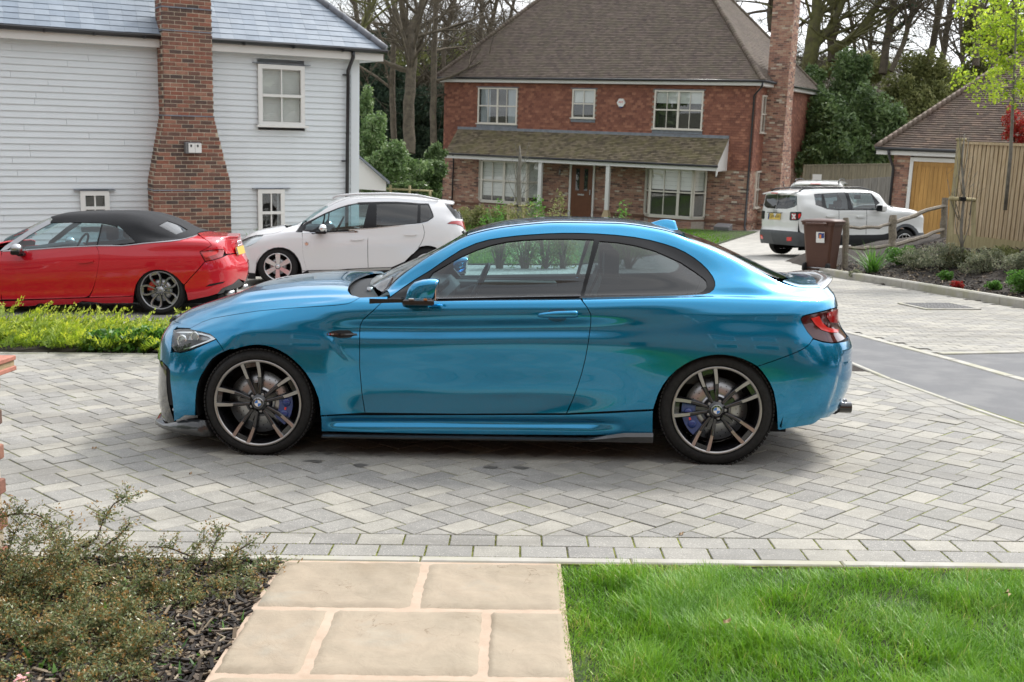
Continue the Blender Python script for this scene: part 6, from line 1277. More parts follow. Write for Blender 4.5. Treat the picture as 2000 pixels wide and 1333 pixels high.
dead_leaf(184, 876, .004, .012, .2, 'dark dead leaf on the paving left of the front wheel'); dead_leaf(372, 926, .004, .010, 1.4, 'tiny dead leaf on pale blocks below the front bumper'); dead_leaf(1330, 1044, .004, .012, .7, 'curled dead leaf beside the front row of blocks')
# ------------------------------------------------------------------ houses
def m_brick(name, src, stops, joint=False):
 q = NB(name); p = q.pos('Position'); t = q.rand() if src == 'object' else q.tint(); f = q.noise(14, 5, .65, p)
 c = q.ramp(t, stops, 'CONSTANT' if False else 'LINEAR'); c = q.mix(.6, c, q.ramp(f, [(.28, .55), (.7, 1.25)]), 'MULTIPLY'); w = q.noise(2.6, 6, .7, p)
 c = q.mix(q.ramp(w, [(.62, 0), (.74, .35)]), c, (.50,.45,.40)); q.col(c); q.set(Roughness=.88); q.bump(q.noise(70, 4, .6, p), .35, .01); return q.m
BR1 = [(0,(.085,.062,.055)),(.25,(.15,.085,.066)),(.5,(.22,.105,.075)),(.75,(.29,.115,.075)),(1,(.34,.18,.125))]
BR2 = [(0,(.14,.09,.075)),(.18,(.29,.17,.13)),(.40,(.38,.20,.145)),(.62,(.45,.25,.175)),(.84,(.47,.31,.22)),(.93,(.48,.35,.25)),(1,(.62,.56,.46))]
BRO = m_brick('red brick', 'object', BR1); BRT = m_brick('red brick joined', 'tint', BR1); BRH = m_brick('reclaimed brick', 'tint', BR2)
MORT2 = m_noise('lime mortar', [(.3, (.46,.39,.29)), (.7, (.60,.53,.42))], 12, 5, .95, .4, 60, .01); MORT3 = m_noise('pale brick mortar', [(.3, (.34,.29,.24)), (.7, (.46,.41,.35))], 12, 5, .95, .4, 60, .01)
WB = plain('painted weatherboard', (.70,.745,.765), .5, var=.04, vscale=1.5, bump=.08, bscale=40); UPVC = plain('white window frame', (.76,.76,.73), .35); FASC = plain('white fascia', (.74,.73,.70), .45)
GUT = plain('black gutter', (.012,.012,.014), .3, coat=.3); LEAD = plain('lead flashing', (.20,.22,.25), .55, var=.2); CREAM = plain('cream window frame', (.70,.66,.58), .4)
def m_tile(name, stops, sc=1.2, moss=None):
 q = NB(name); p = q.pos('Position'); t = q.tint(); c = q.ramp(t, stops); c = q.mix(.25, c, q.ramp(q.noise(sc, 5, .6, p), [(.3, .62), (.7, 1.3)]), 'MULTIPLY')
 if moss: c = q.mix(q.ramp(q.noise(2.2, 6, .7, p), [(.42, 0), (.68, .65)]), c, moss)
 q.col(c); q.set(Roughness=.8); return q.m
def slate_mat():
 q = NB('blue slate'); p = q.pos('Position'); c = q.ramp(q.rand(), [(0, (.19,.235,.29)), (.5, (.225,.27,.325)), (1, (.265,.31,.36))]); c = q.mix(.5, c, q.ramp(q.noise(3, 5, .6, p), [(.3, .75), (.7, 1.2)]), 'MULTIPLY'); q.col(c); q.set(Roughness=.42, Specular_IOR_Level=.6); q.bump(q.noise(20, 5, .6, p), .2, .01); return q.m
SLATE = slate_mat(); ROOFT = m_tile('brown clay roof tile', [(0,(.12,.092,.078)),(.5,(.16,.123,.102)),(1,(.21,.162,.132))], .6, (.16,.14,.09)); LEANT = m_tile('mossy porch tile', [(0,(.10,.08,.055)),(.5,(.19,.155,.105)),(1,(.27,.22,.15))], 1.3, (.21,.19,.08))
HANG = m_tile('hung clay tile', [(0,(.19,.075,.050)),(.4,(.25,.100,.064)),(.8,(.29,.12,.075)),(1,(.38,.17,.105))], .5); GART = m_tile('garage roof tile', [(0,(.11,.075,.06)),(.5,(.17,.12,.095)),(1,(.24,.165,.12))], .8, (.13,.11,.08))
PANE = NB('window pane'); PANE.col((.03,.035,.04)); PANE.set(Roughness=.03, Specular_IOR_Level=.9, Coat_Weight=1, Coat_Roughness=.0); PANE = PANE.m
WGL = m_glass('house window glass', (.95,.97,.97), ior=1.5); ROOM = plain('dim room', (.05,.045,.04), .9); BLIND = plain('white blind', (.80,.78,.74), .7); CURT = plain('grey curtain', (.42,.45,.47), .8); CURTB = plain('dark blue curtain', (.06,.08,.12), .8)
WOODD = plain('brown front door', (.15,.055,.022), .5, var=.15, vscale=4); OAK = None
def m_wood(name, a, b, sx=(30, 30, 2), rough=.75):
 q = NB(name); p = q.pos('Position'); f = q.noise(1, 6, .6, q.scale(p, sx), .6); c = q.ramp(f, [(.3, a), (.7, b)]); c = q.mix(.4, c, q.mix(q.rand(), (.72,.72,.70), (1.15,1.12,1.05)), 'MULTIPLY'); q.col(c); q.set(Roughness=rough); q.bump(f, .25, .006); return q.m
OAK = m_wood('golden oak door', (.42,.22,.055), (.60,.34,.10), (14, 14, 1.2), .5); FENCEW = m_wood('weathered fence board', (.19,.14,.095), (.42,.34,.25)); RAILW = m_wood('weathered oak rail', (.13,.11,.085), (.30,.26,.20), (25, 25, 25)); SOFT = m_wood('treated softwood', (.30,.25,.13), (.46,.40,.23)); FARF = m_wood('old close board', (.17,.15,.10), (.30,.27,.19))
class House:
 """local frame of an upright wall: X along the wall, Y into the house, Z up; px() turns picture points into it"""
 def __init__(s, u, v, d, az): s.P = ondist(u, v, d); s.az = az; s.M = Matrix.Translation(s.P) @ Matrix.Rotation(az, 4, 'Z'); s.Mi = s.M.inverted()
 def px(s, u, v, off=0.0):
  P = s.M @ Vector((0, off, 0)); w = onwall(u, v, P, s.az); q = s.Mi @ w; return (q.x, q.z)
 def side(s, u, v, x0):       # on the end wall x = x0
  P = s.M @ Vector((x0, 0, 0)); w = onwall(u, v, P, s.az + PI / 2); q = s.Mi @ w; return (q.y, q.z)
def window(H, parent, u0, v0, u1, v1, off, mat=None, cols=2, blind=0.0, blind_l=1.0, name='window', sash=True, depth=.07, bars=True, back=ROOM, curtain=None, rect=None, trans=None, fw=.065):
 """sash window given by the picture corners of its frame"""
 mat = mat or UPVC
 if rect: x0, x1, z0, z1 = rect
 else:
  a, b = H.px(u0, v0, off), H.px(u1, v1, off); x0, x1 = a[0], b[0]; c, d = H.px(u1, v0, off), H.px(u0, v1, off); z1 = a[1]; z0 = d[1]
 W, Hh = x1 - x0, z1 - z0; f = fw; T = trans or Matrix.Translation((x0, off, z0)); w = link(name, None, parent, T)
 m = MB()
 for c_, d_ in (((W / 2, 0, f / 2), (W, depth, f)), ((W / 2, 0, Hh - f / 2), (W, depth, f)), ((f / 2, 0, Hh / 2), (f, depth, Hh - 2 * f)), ((W - f / 2, 0, Hh / 2), (f, depth, Hh - 2 * f))): m.box(c_, d_, mat)
 if sash: m.box((W / 2, -.012, Hh / 2), (W - 2 * f, depth * .9, .055), mat)
 n = cols; cw = (W - 2 * f) / n
 if bars:
  for k in range(1, n): wd = .09 if (n == 4 and k == 2) else .026; m.box((f + cw * k, .0, Hh / 2), (wd, depth * .5, Hh - 2 * f), mat)
 m.build('frame', w)
 m = MB(); m.box((W / 2, -depth * .6, .0), (W + .10, depth + .06, .045), mat); m.build('sill', w)
 for k in range(n):
  for j in range(2):
   g = MB(); g.box((f + cw * (k + .5), .012 if j else .004, f + (Hh - 2 * f) * (.25 + .5 * j)), (cw - .03, .006, (Hh - 2 * f) / 2 - .03), WGL); g.build('pane', w)
 m = MB(); m.add([(0, .30, 0), (W, .30, 0), (W, .30, Hh), (0, .30, Hh)], [(0, 1, 2, 3)], back); m.add([(0, .03, 0), (0, .3, 0), (0, .3, Hh), (0, .03, Hh)], [(0, 1, 2, 3)], back); m.add([(W, .03, 0), (W, .3, 0), (W, .3, Hh), (W, .03, Hh)], [(3, 2, 1, 0)], back); m.build('window_recess', w)
 if blind > 0:
  m = MB(); bz = Hh - f; k = 0
  while bz > Hh - f - (Hh - 2 * f) * blind: m.box((W / 2, .06, bz - .02), (W - 2 * f, .012, .036), BLIND, Matrix.Identity(4)); bz -= .042
  zb = max(bz, f); m.add([(f, .072, zb), (W - f, .072, zb), (W - f, .072, Hh - f), (f, .072, Hh - f)], [(0, 1, 2, 3)], BLIND); m.build('blind', w)
 if curtain:
  for xa, xb in curtain:
   m = MB(); vs = []; k = 14
   for i in range(k + 1): x = W * (xa + (xb - xa) * i / k); vs += [(x, .10 + .03 * math.sin(i * 2.2), f), (x, .10 + .03 * math.sin(i * 2.2), Hh - f)]
   m.add(vs, [(2 * i, 2 * i + 2, 2 * i + 3, 2 * i + 1) for i in range(k)], CURT, True); m.build('curtain', w)
 return w
def hung(m, x0, x1, z0, z1, gauge, tw, mat, y=0.0, rise=None, cut=None, seed=1, thick=.012, proud=.016, run=None, org=(0, 0, 0), xax=(1, 0, 0), up=(0, 0, 1), out=(0, -1, 0)):
 """courses of overlapping tiles: real little slabs, each with its own edges"""
 r = np.random.default_rng(seed); X, U, O = Vector(xax), Vector(up), Vector(out); org = Vector(org); z = z0; row = 0
 while z < z1 - .01:
  x = x0 - tw * (.5 if row % 2 else 0)
  while x < x1:
   a, b = max(x + .002, x0), min(x + tw - .002, x1)
   if b - a > .02 and not (cut and cut((a + b) / 2, z + gauge / 2)):
    zt = min(z + gauge + .01, z1 + .01); j = r.normal(0, .0022); p = proud + abs(r.normal(0, .0025))
    q = [org + X * a + U * (z + j) + O * p, org + X * b + U * (z + j) + O * p, org + X * b + U * zt + O * .003, org + X * a + U * zt + O * .003, org + X * a + U * (z + j) + O * (p - thick), org + X * b + U * (z + j) + O * (p - thick)]
    m.add(q, [(0, 1, 2, 3), (4, 5, 1, 0), (4, 0, 3), (1, 5, 2)], mat, tint=r.random())
   x += tw
  z += gauge; row += 1
def bricks(m, x0, x1, z0, z1, mat, mort, y=0.0, cut=None, seed=2, org=(0, 0, 0), xax=(1, 0, 0), out=(0, -1, 0), bl=.215, bh=.065, jt=.010, back=True):
 r = np.random.default_rng(seed); X, U, O = Vector(xax), Vector((0, 0, 1)), Vector(out); org = Vector(org); z = z0; row = 0
 while z < z1 - .01:
  x = x0 - (bl + jt) * (.5 if row % 2 else 0)
  while x < x1:
   a, b = max(x, x0), min(x + bl, x1); zt = min(z + bh, z1)
   if b - a > .03 and not (cut and cut((a + b) / 2, z + bh / 2)):
    p = .008 + r.normal(0, .0015); q = [org + X * a + U * z, org + X * b + U * z, org + X * b + U * zt, org + X * a + U * zt]; q = [v - O * .004 for v in q] + [v + O * p for v in q]
    m.add(q, [(4, 5, 6, 7), (0, 1, 5, 4), (1, 2, 6, 5), (2, 3, 7, 6), (3, 0, 4, 7)], mat, tint=r.random())
   x += bl + jt
  z += bh + jt; row += 1
def pipe(parent, pts, r=.035, name='downpipe'):
 m = MB(); m.tube(pts, r, GUT, 10)
 for k in range(2, len(pts) - 1): pass
 return m.build(name, parent)
# ======== white weatherboarded house
WH = House(365, 400, 21.15, 0.5434)
def build_white_house():
 root = empty('weatherboard_house', WH.M, 'pale weatherboarded house with blue slate roof and stepped brick chimney', 'house'); H = WH
 xr = H.px(700, 250)[0]; xl = H.px(-330, 250)[0]; ze = H.px(365, 82)[1]; zg = -2.2
 fz = (H.px(10, 76)[1] + H.px(640, 113.5)[1]) / 2; board = .1335; z_first = (H.px(15, 98.7)[1] + H.px(640, 132.5)[1]) / 2
 pitch = (H.px(15, 98.7)[1] - H.px(15, 357.5)[1]) / 20
 w1 = [H.px(503, 125), H.px(595, 246)]; w2 = [H.px(156, 373.5), H.px(215.5, 440)]; w3 = [H.px(503, 370), H.px(556, 462)]
 wins = [(w[0][0], w[1][0], w[1][1], w[0][1]) for w in (w1, w2, w3)]
 m = MB(); m.add([(xl, .36, zg), (xr - .02, .36, zg), (xr - .02, .36, fz), (xl, .36, fz)], [(0, 1, 2, 3)], WB); m.add([(xr - .02, .06, zg), (xr - .02, 8.4, zg), (xr - .02, 8.4, fz), (xr - .02, .06, fz)], [(0, 1, 2, 3)], WB); wall = m.build('wall', root)
 CN = (H.px(323, 228, -.48)[0], H.px(417.5, 228, -.48)[0])
 cache = {}
 k = -2
 while True:
  zt = z_first - k * pitch; zb = zt - pitch
  if zb < zg: break
  segs = [(xl, xr - .17)]
  def cutseg(segs, a, b):
   o = []
   for s0, s1 in segs:
    if b <= s0 or a >= s1: o.append((s0, s1))
    else:
     if a > s0: o.append((s0, a))
     if b < s1: o.append((b, s1))
   return o
  zt_ = min(zt, fz)
  if zt_ - zb < .02: k += 1; continue
  for (a, b, c, d) in wins:
   if zb < d + .02 and zt_ > c - .03: segs = cutseg(segs, a - .004, b + .004)
  segs = cutseg(segs, CN[0] + .03, CN[1] - .03)
  sg2 = []
  for a, b in segs:
   while b - a > 3.2: j = a + 1.2 + 1.8 * rng.random(); sg2.append((a, j)); a = j + .004
   sg2.append((a, b))
  for a, b in sg2:
   if b - a < .05: continue
   key = (round(b - a, 3), round(zt_ - zb, 3))
   if key not in cache:
    q = MB(); L = b - a; h = zt_ - zb; q.prism([(.030, -.004), (.030, h), (.022, h), (.0, .006), (.0, -.004)], 0, L, WB, 'x', Matrix(((1,0,0,0),(0,1,0,0),(0,0,1,0),(0,0,0,1)))); cache[key] = q.mesh('weatherboard')
   link('weatherboard', cache[key], wall, Matrix.Translation((a, 0, zb)))
  k += 1
 m = MB(); m.box((xr - .085, .015, (zg + fz) / 2), (.17, .06, fz - zg), WB); m.box((xr + .0, .11, (zg + fz) / 2), (.04, .22, fz - zg), WB); m.build('corner_board', root)
 wa = window(H, root, 503, 125, 595, 246, -.03, blind=1.0, cols=2, fw=.085); wb = window(H, root, 156, 373.5, 215.5, 440, -.03, cols=2, fw=.085, curtain=[(.0, .22)]); wc = window(H, root, 503, 370, 556, 462, -.03, cols=2, fw=.085, curtain=[(.78, 1)])
 for w in wins: m = MB(); m.box(((w[0] + w[1]) / 2, -.03, w[3] + .02), (w[1] - w[0] + .22, .10, .012), LEAD); m.build('drip_flashing', root)
 # eaves, gutter
 gx0, gx1 = xl, H.px(738, 104)[0] + .02
 m = MB(); m.box(((gx0 + gx1) / 2, -.20, fz + .09), (gx1 - gx0, .03, .19), FASC); m.box(((gx0 + gx1) / 2, -.09, fz + .005), (gx1 - gx0, .20, .015), FASC); m.box((gx1, 3.8, fz + .09), (.03, 8.0, .19), FASC); m.build('fascia', root)
 zgut = fz + .19; m = MB(); n = 10; vs = []; fs = []
 for i, x in enumerate((gx0, gx1 + .06)):
  for k_ in range(n + 1): a = PI + PI * k_ / n; vs.append((x, -.275 + .07 * math.cos(a), zgut + .03 + .085 * math.sin(a)))
  for k_ in range(n + 1): a = 2 * PI - PI * k_ / n; vs.append((x, -.275 + .056 * math.cos(a), zgut + .02 + .056 * math.sin(a)))
 N_ = 2 * n + 2
 for k_ in range(N_): fs.append((k_, (k_ + 1) % N_, N_ + (k_ + 1) % N_, N_ + k_))
 fs.append(tuple(N_ + q for q in range(N_))); m.add(vs, fs, GUT, True); m.build('gutter', root)
 for u in range(-300, 730, 96):
  x = H.px(u, 90)[0]; m = MB(); m.box((x, -.275, zgut - .03), (.03, .13, .06), GUT); m.build('gutter_bracket', root)
 # slate roof: 42 degree pitch, hipped at the right
 th = R(43); U = Vector((0, math.cos(th), math.sin(th))); O = Vector((0, -math.sin(th), math.cos(th))); org = Vector((0, -.26, zgut + .03)); X = Vector((1, 0, 0)); roofL = 6.2
 hx = gx1 + .03
 m = MB(); m.add([org + X * xl, org + X * hx, org + X * (hx - roofL * math.cos(th) * 1.0) + U * roofL, org + X * xl + U * roofL], [(0, 1, 2, 3)], LEAD)
 a = org + X * hx; b_ = org + X * (hx - roofL * math.cos(th)) + U * roofL; c = Vector((hx, 8.6, org.z)); m.add([a, c, Vector((b_.x, 8.6 - (hx - b_.x) , b_.z)), b_], [(0, 1, 2, 3)], SLATE); roof = m.build('roof', root)
 gauge = pitch * 0 + (.155 if True else 0); tw = .252; smesh = {}; rr = np.random.default_rng(5); row = 0; z = 0.0; ns = 0; rest = MB()
 def smake(w):
  k_ = round(w, 2)
  if k_ not in smesh:
   q = MB(); q.add([(0, 0, .020), (k_, 0, .020), (k_, gauge * 1.95, .004), (0, gauge * 1.95, .004), (0, 0, .011), (k_, 0, .011)], [(0, 1, 2, 3), (4, 5, 1, 0), (4, 0, 3), (1, 5, 2)], SLATE); smesh[k_] = q.mesh('slate')
  return smesh[k_]
 BM = Matrix((( X.x, U.x, O.x, 0), (X.y, U.y, O.y, 0), (X.z, U.z, O.z, 0), (0, 0, 0, 1)))
 while z < 2.3:
  xe = hx - z * math.cos(th); x = xe - tw * (1 if row % 2 else .5)
  while x > xl:
   w = min(tw - .005, xe - x - .004); p = H.M @ (org + X * x + U * z); qv = CAMR.transposed() @ p; us = 1000 + FPX * qv[0] / qv[1]; vsn = 666.5 - FPX * qv[2] / qv[1]
   if w > .05 and us > -40 and vsn > -25:
    T = Matrix.Translation(org + X * x + U * (z + rr.normal(0, .002)) + O * (.004 * (row % 2) * 0 + abs(rr.normal(0, .0015)))) @ BM
    link('slate', smake(w), roof, T); ns += 1
   x -= tw
  z += gauge; row += 1
 m = MB(); a = org + X * hx; n = 13
 for k_ in range(int(5.2 / .30)):
  z_ = k_ * .30; p0 = org + X * (hx - z_ * math.cos(th)) + U * z_; z2 = z_ + .31; p1 = org + X * (hx - z2 * math.cos(th)) + U * z2
  m2 = MB(); m2.tube([p0 + Vector((0, 0, .02)), p1 + Vector((0, 0, .035))], [.085, .075], plain('grey hip tile', (.16,.17,.19), .6, var=.15) if 'grey hip tile' not in bpy.data.materials else bpy.data.materials['grey hip tile'], 10); m2.build('hip_tile', roof)
 # downpipe
 px_ = lambda u, v, o: (H.px(u, v, o)[0], o, H.px(u, v, o)[1])
 pipe(root, [(H.px(690, 108, -.27)[0], -.27, zgut - .04), (H.px(690, 118, -.25)[0], -.25, zgut - .15), (H.px(680, 140, -.08)[0], -.07, zgut - .42), (H.px(680, 150, -.07)[0], -.07, zgut - .55), (H.px(676, 380, -.07)[0], -.07, zg)], .038)
 for v in (147, 315): m = MB(); x, z = H.px(679 if v < 200 else 677, v, -.05); m.box((x - .04, -.05, z), (.12, .07, .03), GUT); m.build('pipe_clip', root)
 # porch canopy on the right-hand side
 m = MB(); g = [H.side(701, 298, xr), H.side(701, 372, xr), H.side(752, 373, xr)]
 cx0 = xr + .02; z_t = H.px(701, 298, .3)[1];
 A = Vector((xr, .3, H.px(702, 298, .3)[1])); zb_ = H.px(702, 369, .3)[1]; xw = H.px(754, 372, .3)[0]
 m.add([(xr, .3, A.z), (xr, .3, zb_), (xw, .3, zb_ - .05), (xw, .3, zb_ + .14)], [(0, 1, 2, 3)], FASC); m.add([(xr, .36, A.z), (xr, .36, zb_), (xw, .36, zb_ - .05), (xw, .36, zb_ + .14)], [(3, 2, 1, 0)], FASC)
 m.add([(xr, .22, A.z + .03), (xw + .05, .22, zb_ + .16), (xw + .05, 1.9, zb_ + .16), (xr, 1.9, A.z + .03), (xr, .22, A.z - .01), (xw + .05, .22, zb_ + .10), (xw + .05, 1.9, zb_ + .10), (xr, 1.9, A.z - .01)], [(0, 1, 2, 3), (4, 7, 6, 5), (0, 4, 5, 1), (1, 5, 6, 2)], LEAD); m.build('porch_canopy', root)
 # chimney: bricks laid one by one on the face, stepped shoulders
 ch = MB(); cf = -.48
 def lvl(u0, u1, v): a = H.px(u0, v, cf); b = H.px(u1, v, cf); return a[0], b[0], (a[1] + b[1]) / 2
 cx0, cx1, _ = lvl(303, 452, 450); nx0, nx1, z2 = lvl(323, 417.5, 228); _, _, z1 = lvl(303, 452, 358); ztop = H.px(370, -150, cf)[1]
 nx1 = nx0 + (nx1 - nx0)
 def xs(z):
  if z < z1: return cx0, cx1
  if z > z2: return nx0, nx1
  f = (z - z1) / (z2 - z1); return cx0 + (nx0 - cx0) * f, cx1 + (nx1 - cx1) * f
 bh, jt, bl = .062, .013, .212; z = zg; row = 0; bm = {}; rest = MB(); core = MB(); nb = 0; rb = np.random.default_rng(8)
 def bmesh_(L, D):
  k_ = (round(L, 2), D)
  if k_ not in bm: q = MB(); q.box((0, 0, 0), (k_[0], k_[1], bh), BRO, bev=.004); bm[k_] = q.mesh('brick')
  return bm[k_]
 chp = props(link('chimney', None, root, Matrix.Identity(4))); cand = []
 while z < ztop:
  a, b = xs(z + .03); core.box(((a + b) / 2, (cf + .1) / 2, z + .0375), (b - a - .010, -cf + .1 - .006, .076), MORT2)
  x = a - (bl + jt) * (.5 if row % 2 else 0)
  while x < b:
   p, q = max(x, a), min(x + bl, b)
   if q - p > .04: cand.append((p, q, z, 0))
   x += bl + jt
  for side, xx in ((-1, a), (1, b)):
   y = cf + (.0 if row % 2 else .1)
   while y < .05:
    y1 = min(y + bl, .05);
    if y1 - y > .05 and y >= cf + .09: rest.box((xx + side * -.05 + side * .001, (y + y1) / 2, z + bh / 2), (.10, y1 - y, bh), BRT, tint=rb.random(), bev=.003)
    y += bl + jt
  z += bh + jt; row += 1
 core.build('chimney_core', chp)
 def vis(c): w = H.M @ Vector(((c[0] + c[1]) / 2, cf, c[2])); qv = CAMR.transposed() @ w; v = 666.5 - FPX * qv[2] / qv[1]; return -5 < v < 450
 vc = [c for c in cand if vis(c)]; vc = vc[:295] if len(vc) > 295 else vc; st = set(vc)
 for c in cand:
  p, q, z_, _ = c
  if c in st: link('brick', bmesh_(q - p, .10), chp, Matrix.Translation(((p + q) / 2, cf + .045 + rb.normal(0, .0015), z_ + bh / 2)))
  else: rest.box(((p + q) / 2, cf + .045, z_ + bh / 2), (q - p, .10, bh), BRT, tint=rb.random(), bev=.004)
 props(rest.build('side_bricks', chp), kind='stuff')
 for u0, v in ((370, 17), (370, 62), (370, 227), (370, 372)):
  zz = H.px(u0, v, cf)[1]; a, b = xs(zz); m = MB(); m.box(((a + b) / 2, cf - .006, zz), (b - a + .02, .02, .022), LEAD); m.box((a - .004, cf / 2, zz), (.02, -cf, .022), LEAD); m.build('lead_tray', chp)
 # twin box on the chimney
 xb, zb2 = H.px(376, 289, cf); bx = empty('nest_box', H.M @ Matrix.Translation((xb, cf - .075, zb2)), 'white twin box with two small holes on the brick chimney', 'box')
 m = MB(); m.box((-.02, .01, 0), (.285, .13, .21), plain('grey box', (.16,.16,.16), .7), bev=.006); m.build('case', bx)
 for sx in (-.062, .062):
  m = MB(); m.box((sx + .012, -.058, -.002), (.118, .02, .175), UPVC, bev=.003); m.build('front_panel', bx); m = MB(); m.box((sx, -.069, .04), (.028, .006, .042), DARK); m.build('entrance', bx)
build_white_house()
# ======== brick house
BH = House(1458, 440, 44.2, -0.4813)
def build_brick_house():
 H = BH; root = empty('brick_house', H.M, 'red tile-hung brick house with brown hipped roof and lean-to porch', 'house')
 x1 = 0.0; x0 = H.px(867, 250)[0]; zg = H.px(1452, 452)[1] - .3; zf = (H.px(870, 160.5)[1] + H.px(1465, 169)[1]) / 2; zb = H.px(1440, 333)[1]
 D = 9.0; D = H.side(1577, 300, 0.0)[0]; D = max(7.5, min(12, D))
 ups = [(935, 172, 1010, 243), (1119.5, 174.5, 1162, 232), (1280, 177, 1371, 254)]
 rects = [(H.px(u0, v0)[0], H.px(u1, v1)[0], (H.px(u0, v1)[1] + H.px(u1, v1)[1]) / 2, (H.px(u0, v0)[1] + H.px(u1, v0)[1]) / 2) for u0, v0, u1, v1 in ups]
 cut = lambda x, z: any(a - .02 < x < b + .02 and c - .02 < z < d + .02 for a, b, c, d in rects)
 core = MB(); core.box(((x0 + x1) / 2, D / 2 + .28, (zg + zf) / 2), (x1 - x0 - .02, D - .58, zf - zg + .1), MORT3)
 # front skin as panels around the windows
 xsn = sorted({x0 + .005, x1 - .005} | {r[0] for r in rects} | {r[1] for r in rects});
 for i in range(len(xsn) - 1):
  xm = (xsn[i] + xsn[i + 1]) / 2; hit = [r for r in rects if r[0] <= xm <= r[1]]
  for za, zb_ in ([(zg, zf)] if not hit else [(zg, hit[0][2]), (hit[0][3], zf)]): core.box((xm, .15, (za + zb_) / 2), (xsn[i + 1] - xsn[i], .29, zb_ - za), MORT3)
 wall = core.build('wall', root)
 m = MB(); hung(m, x0, x1 + .01, zb, zf, .104, .168, HANG, cut=cut, seed=3, org=(0, -.004, 0), proud=.03); props(m.build('hung_tiles', wall), kind='stuff')
 sw = [H.side(1476, 184, x1), H.side(1497, 261, x1), H.side(1472, 335, x1), H.side(1483.5, 405, x1)]
 sr = [(sw[0][0], sw[1][0], sw[1][1], sw[0][1]), (sw[2][0], sw[3][0], sw[3][1], sw[2][1])]
 sr = [(.85, 2.0, sr[0][2], sr[0][3]), (.8, 1.65, sr[1][2], sr[1][3])]
 cut2 = lambda x, z: any(a < x < b and c < z < d for a, b, c, d in sr)
 m = MB(); hung(m, 0, D, zb, zf, .104, .168, HANG, cut=cut2, seed=4, org=(x1 + .004, 0, 0), xax=(0, 1, 0), out=(1, 0, 0), proud=.03); props(m.build('hung_tiles', wall), kind='stuff')
 m = MB(); bricks(m, x0, x1, zg, zb, BRH, MORT3, seed=5, org=(0, 0, 0)); bricks(m, 0, D, zg, zb, BRH, MORT3, seed=6, org=(x1, 0, 0), xax=(0, 1, 0), out=(1, 0, 0)); bricks(m, 0, D, zg, zf, BRH, MORT3, seed=9, org=(x0, 0, 0), xax=(0, 1, 0), out=(-1, 0, 0)); props(m.build('wall_bricks', wall), kind='stuff')
 zp = H.px(1400, 432)[1]; m = MB(); m.box(((x0 + x1) / 2 + .03, -.03, zp), (x1 - x0 + .06, .09, .10), plain('brown plinth', (.16,.085,.055), .85)); m.box((x1 + .03, D / 2, zp), (.09, D, .10), bpy.data.materials['brown plinth']); m.build('plinth', wall)
 for i, (u0, v0, u1, v1) in enumerate(ups): window(H, root, u0, v0, u1, v1, -.03, mat=CREAM, cols=(4, 2, 4)[i], rect=rects[i], blind=(0, .45, .3)[i], curtain=[(.05, .30), (.75, .95)] if i == 0 else None, back=ROOM, trans=Matrix.Translation((rects[i][0], -.03, rects[i][2])))
 for r_ in rects: m = MB(); m.box(((r_[0] + r_[1]) / 2, -.05, r_[2] - .09), (r_[1] - r_[0] + .06, .03, .14), LEAD); m.box(((r_[0] + r_[1]) / 2, -.05, r_[3] + .03), (r_[1] - r_[0] + .14, .08, .03), LEAD); m.build('lead_apron', root)
 for k, (a, b, c, d) in enumerate(sr): window(H, root, 0, 0, 0, 0, 0, mat=CREAM, cols=2, rect=(0, b - a, 0, d - c), back=ROOM, trans=Matrix.Translation((x1 + .035, a, c)) @ Matrix.Rotation(PI / 2, 4, 'Z'), curtain=[(.1, .9)])
 # roof
 ov = .32; th = R(47); zr = zf + .19; ax, bx = x0 - ov, x1 + ov; fy, by = -ov, D + ov; run = (by - fy) / 2; rise = run * math.tan(th)
 m = MB(); A = Vector((ax, fy, zr)); B = Vector((bx, fy, zr)); C = Vector((bx, by, zr)); E_ = Vector((ax, by, zr)); R1 = Vector((ax + run, fy + run, zr + rise)); R2 = Vector((bx - run, fy + run, zr + rise))
 m.add([A, B, C, E_, R1, R2], [(0, 1, 5, 4), (1, 2, 5), (2, 3, 4, 5), (3, 0, 4)], ROOFT); roof = m.build('roof', root)
 m = MB(); L = run / math.cos(th); ct, st_ = math.cos(th), math.sin(th)
 hung(m, ax, bx, 0, L, .1, .166, ROOFT, seed=12, org=(0, fy, zr + .01), up=(0, ct, st_), out=(0, -st_, ct), proud=.028, thick=.016, cut=lambda x, z: x < ax + z * ct + .02 or x > bx - z * ct - .02)
 hung(m, fy, by, 0, L, .1, .166, ROOFT, seed=13, org=(bx, 0, zr + .01), xax=(0, 1, 0), up=(-ct, 0, st_), out=(st_, 0, ct), proud=.028, thick=.016, cut=lambda y, z: y < fy + z * ct + .02 or y > by - z * ct - .02)
 props(m.build('roof_tiles', roof), kind='stuff')
 for P0, P1 in ((A, R1), (B, R2), (C, R2)):
  m = MB(); d = P1 - P0; n = int(d.length / .145)
  for k in range(n): a = P0 + d * (k / n); b_ = P0 + d * ((k + 1.15) / n); m.tube([a + Vector((0, 0, .015)), b_ + Vector((0, 0, .045))], [.115, .085], ROOFT, 8, tint=rng.random())
  props(m.build('bonnet_tiles', roof), kind='stuff')
 m = MB(); m.box(((ax + bx) / 2, fy + .04, zf + .10), (bx - ax, .03, .17), FASC); m.box((bx - .04, (fy + by) / 2, zf + .10), (.03, by - fy, .17), FASC); m.box((ax + .04, (fy + by) / 2, zf + .10), (.03, by - fy, .17), FASC); m.box(((ax + bx) / 2, fy + .17, zf + .012), (bx - ax - .1, .26, .012), FASC); m.box((bx - .18, (fy + by) / 2, zf + .014), (.26, by - fy, .012), FASC); m.build('fascia', root)
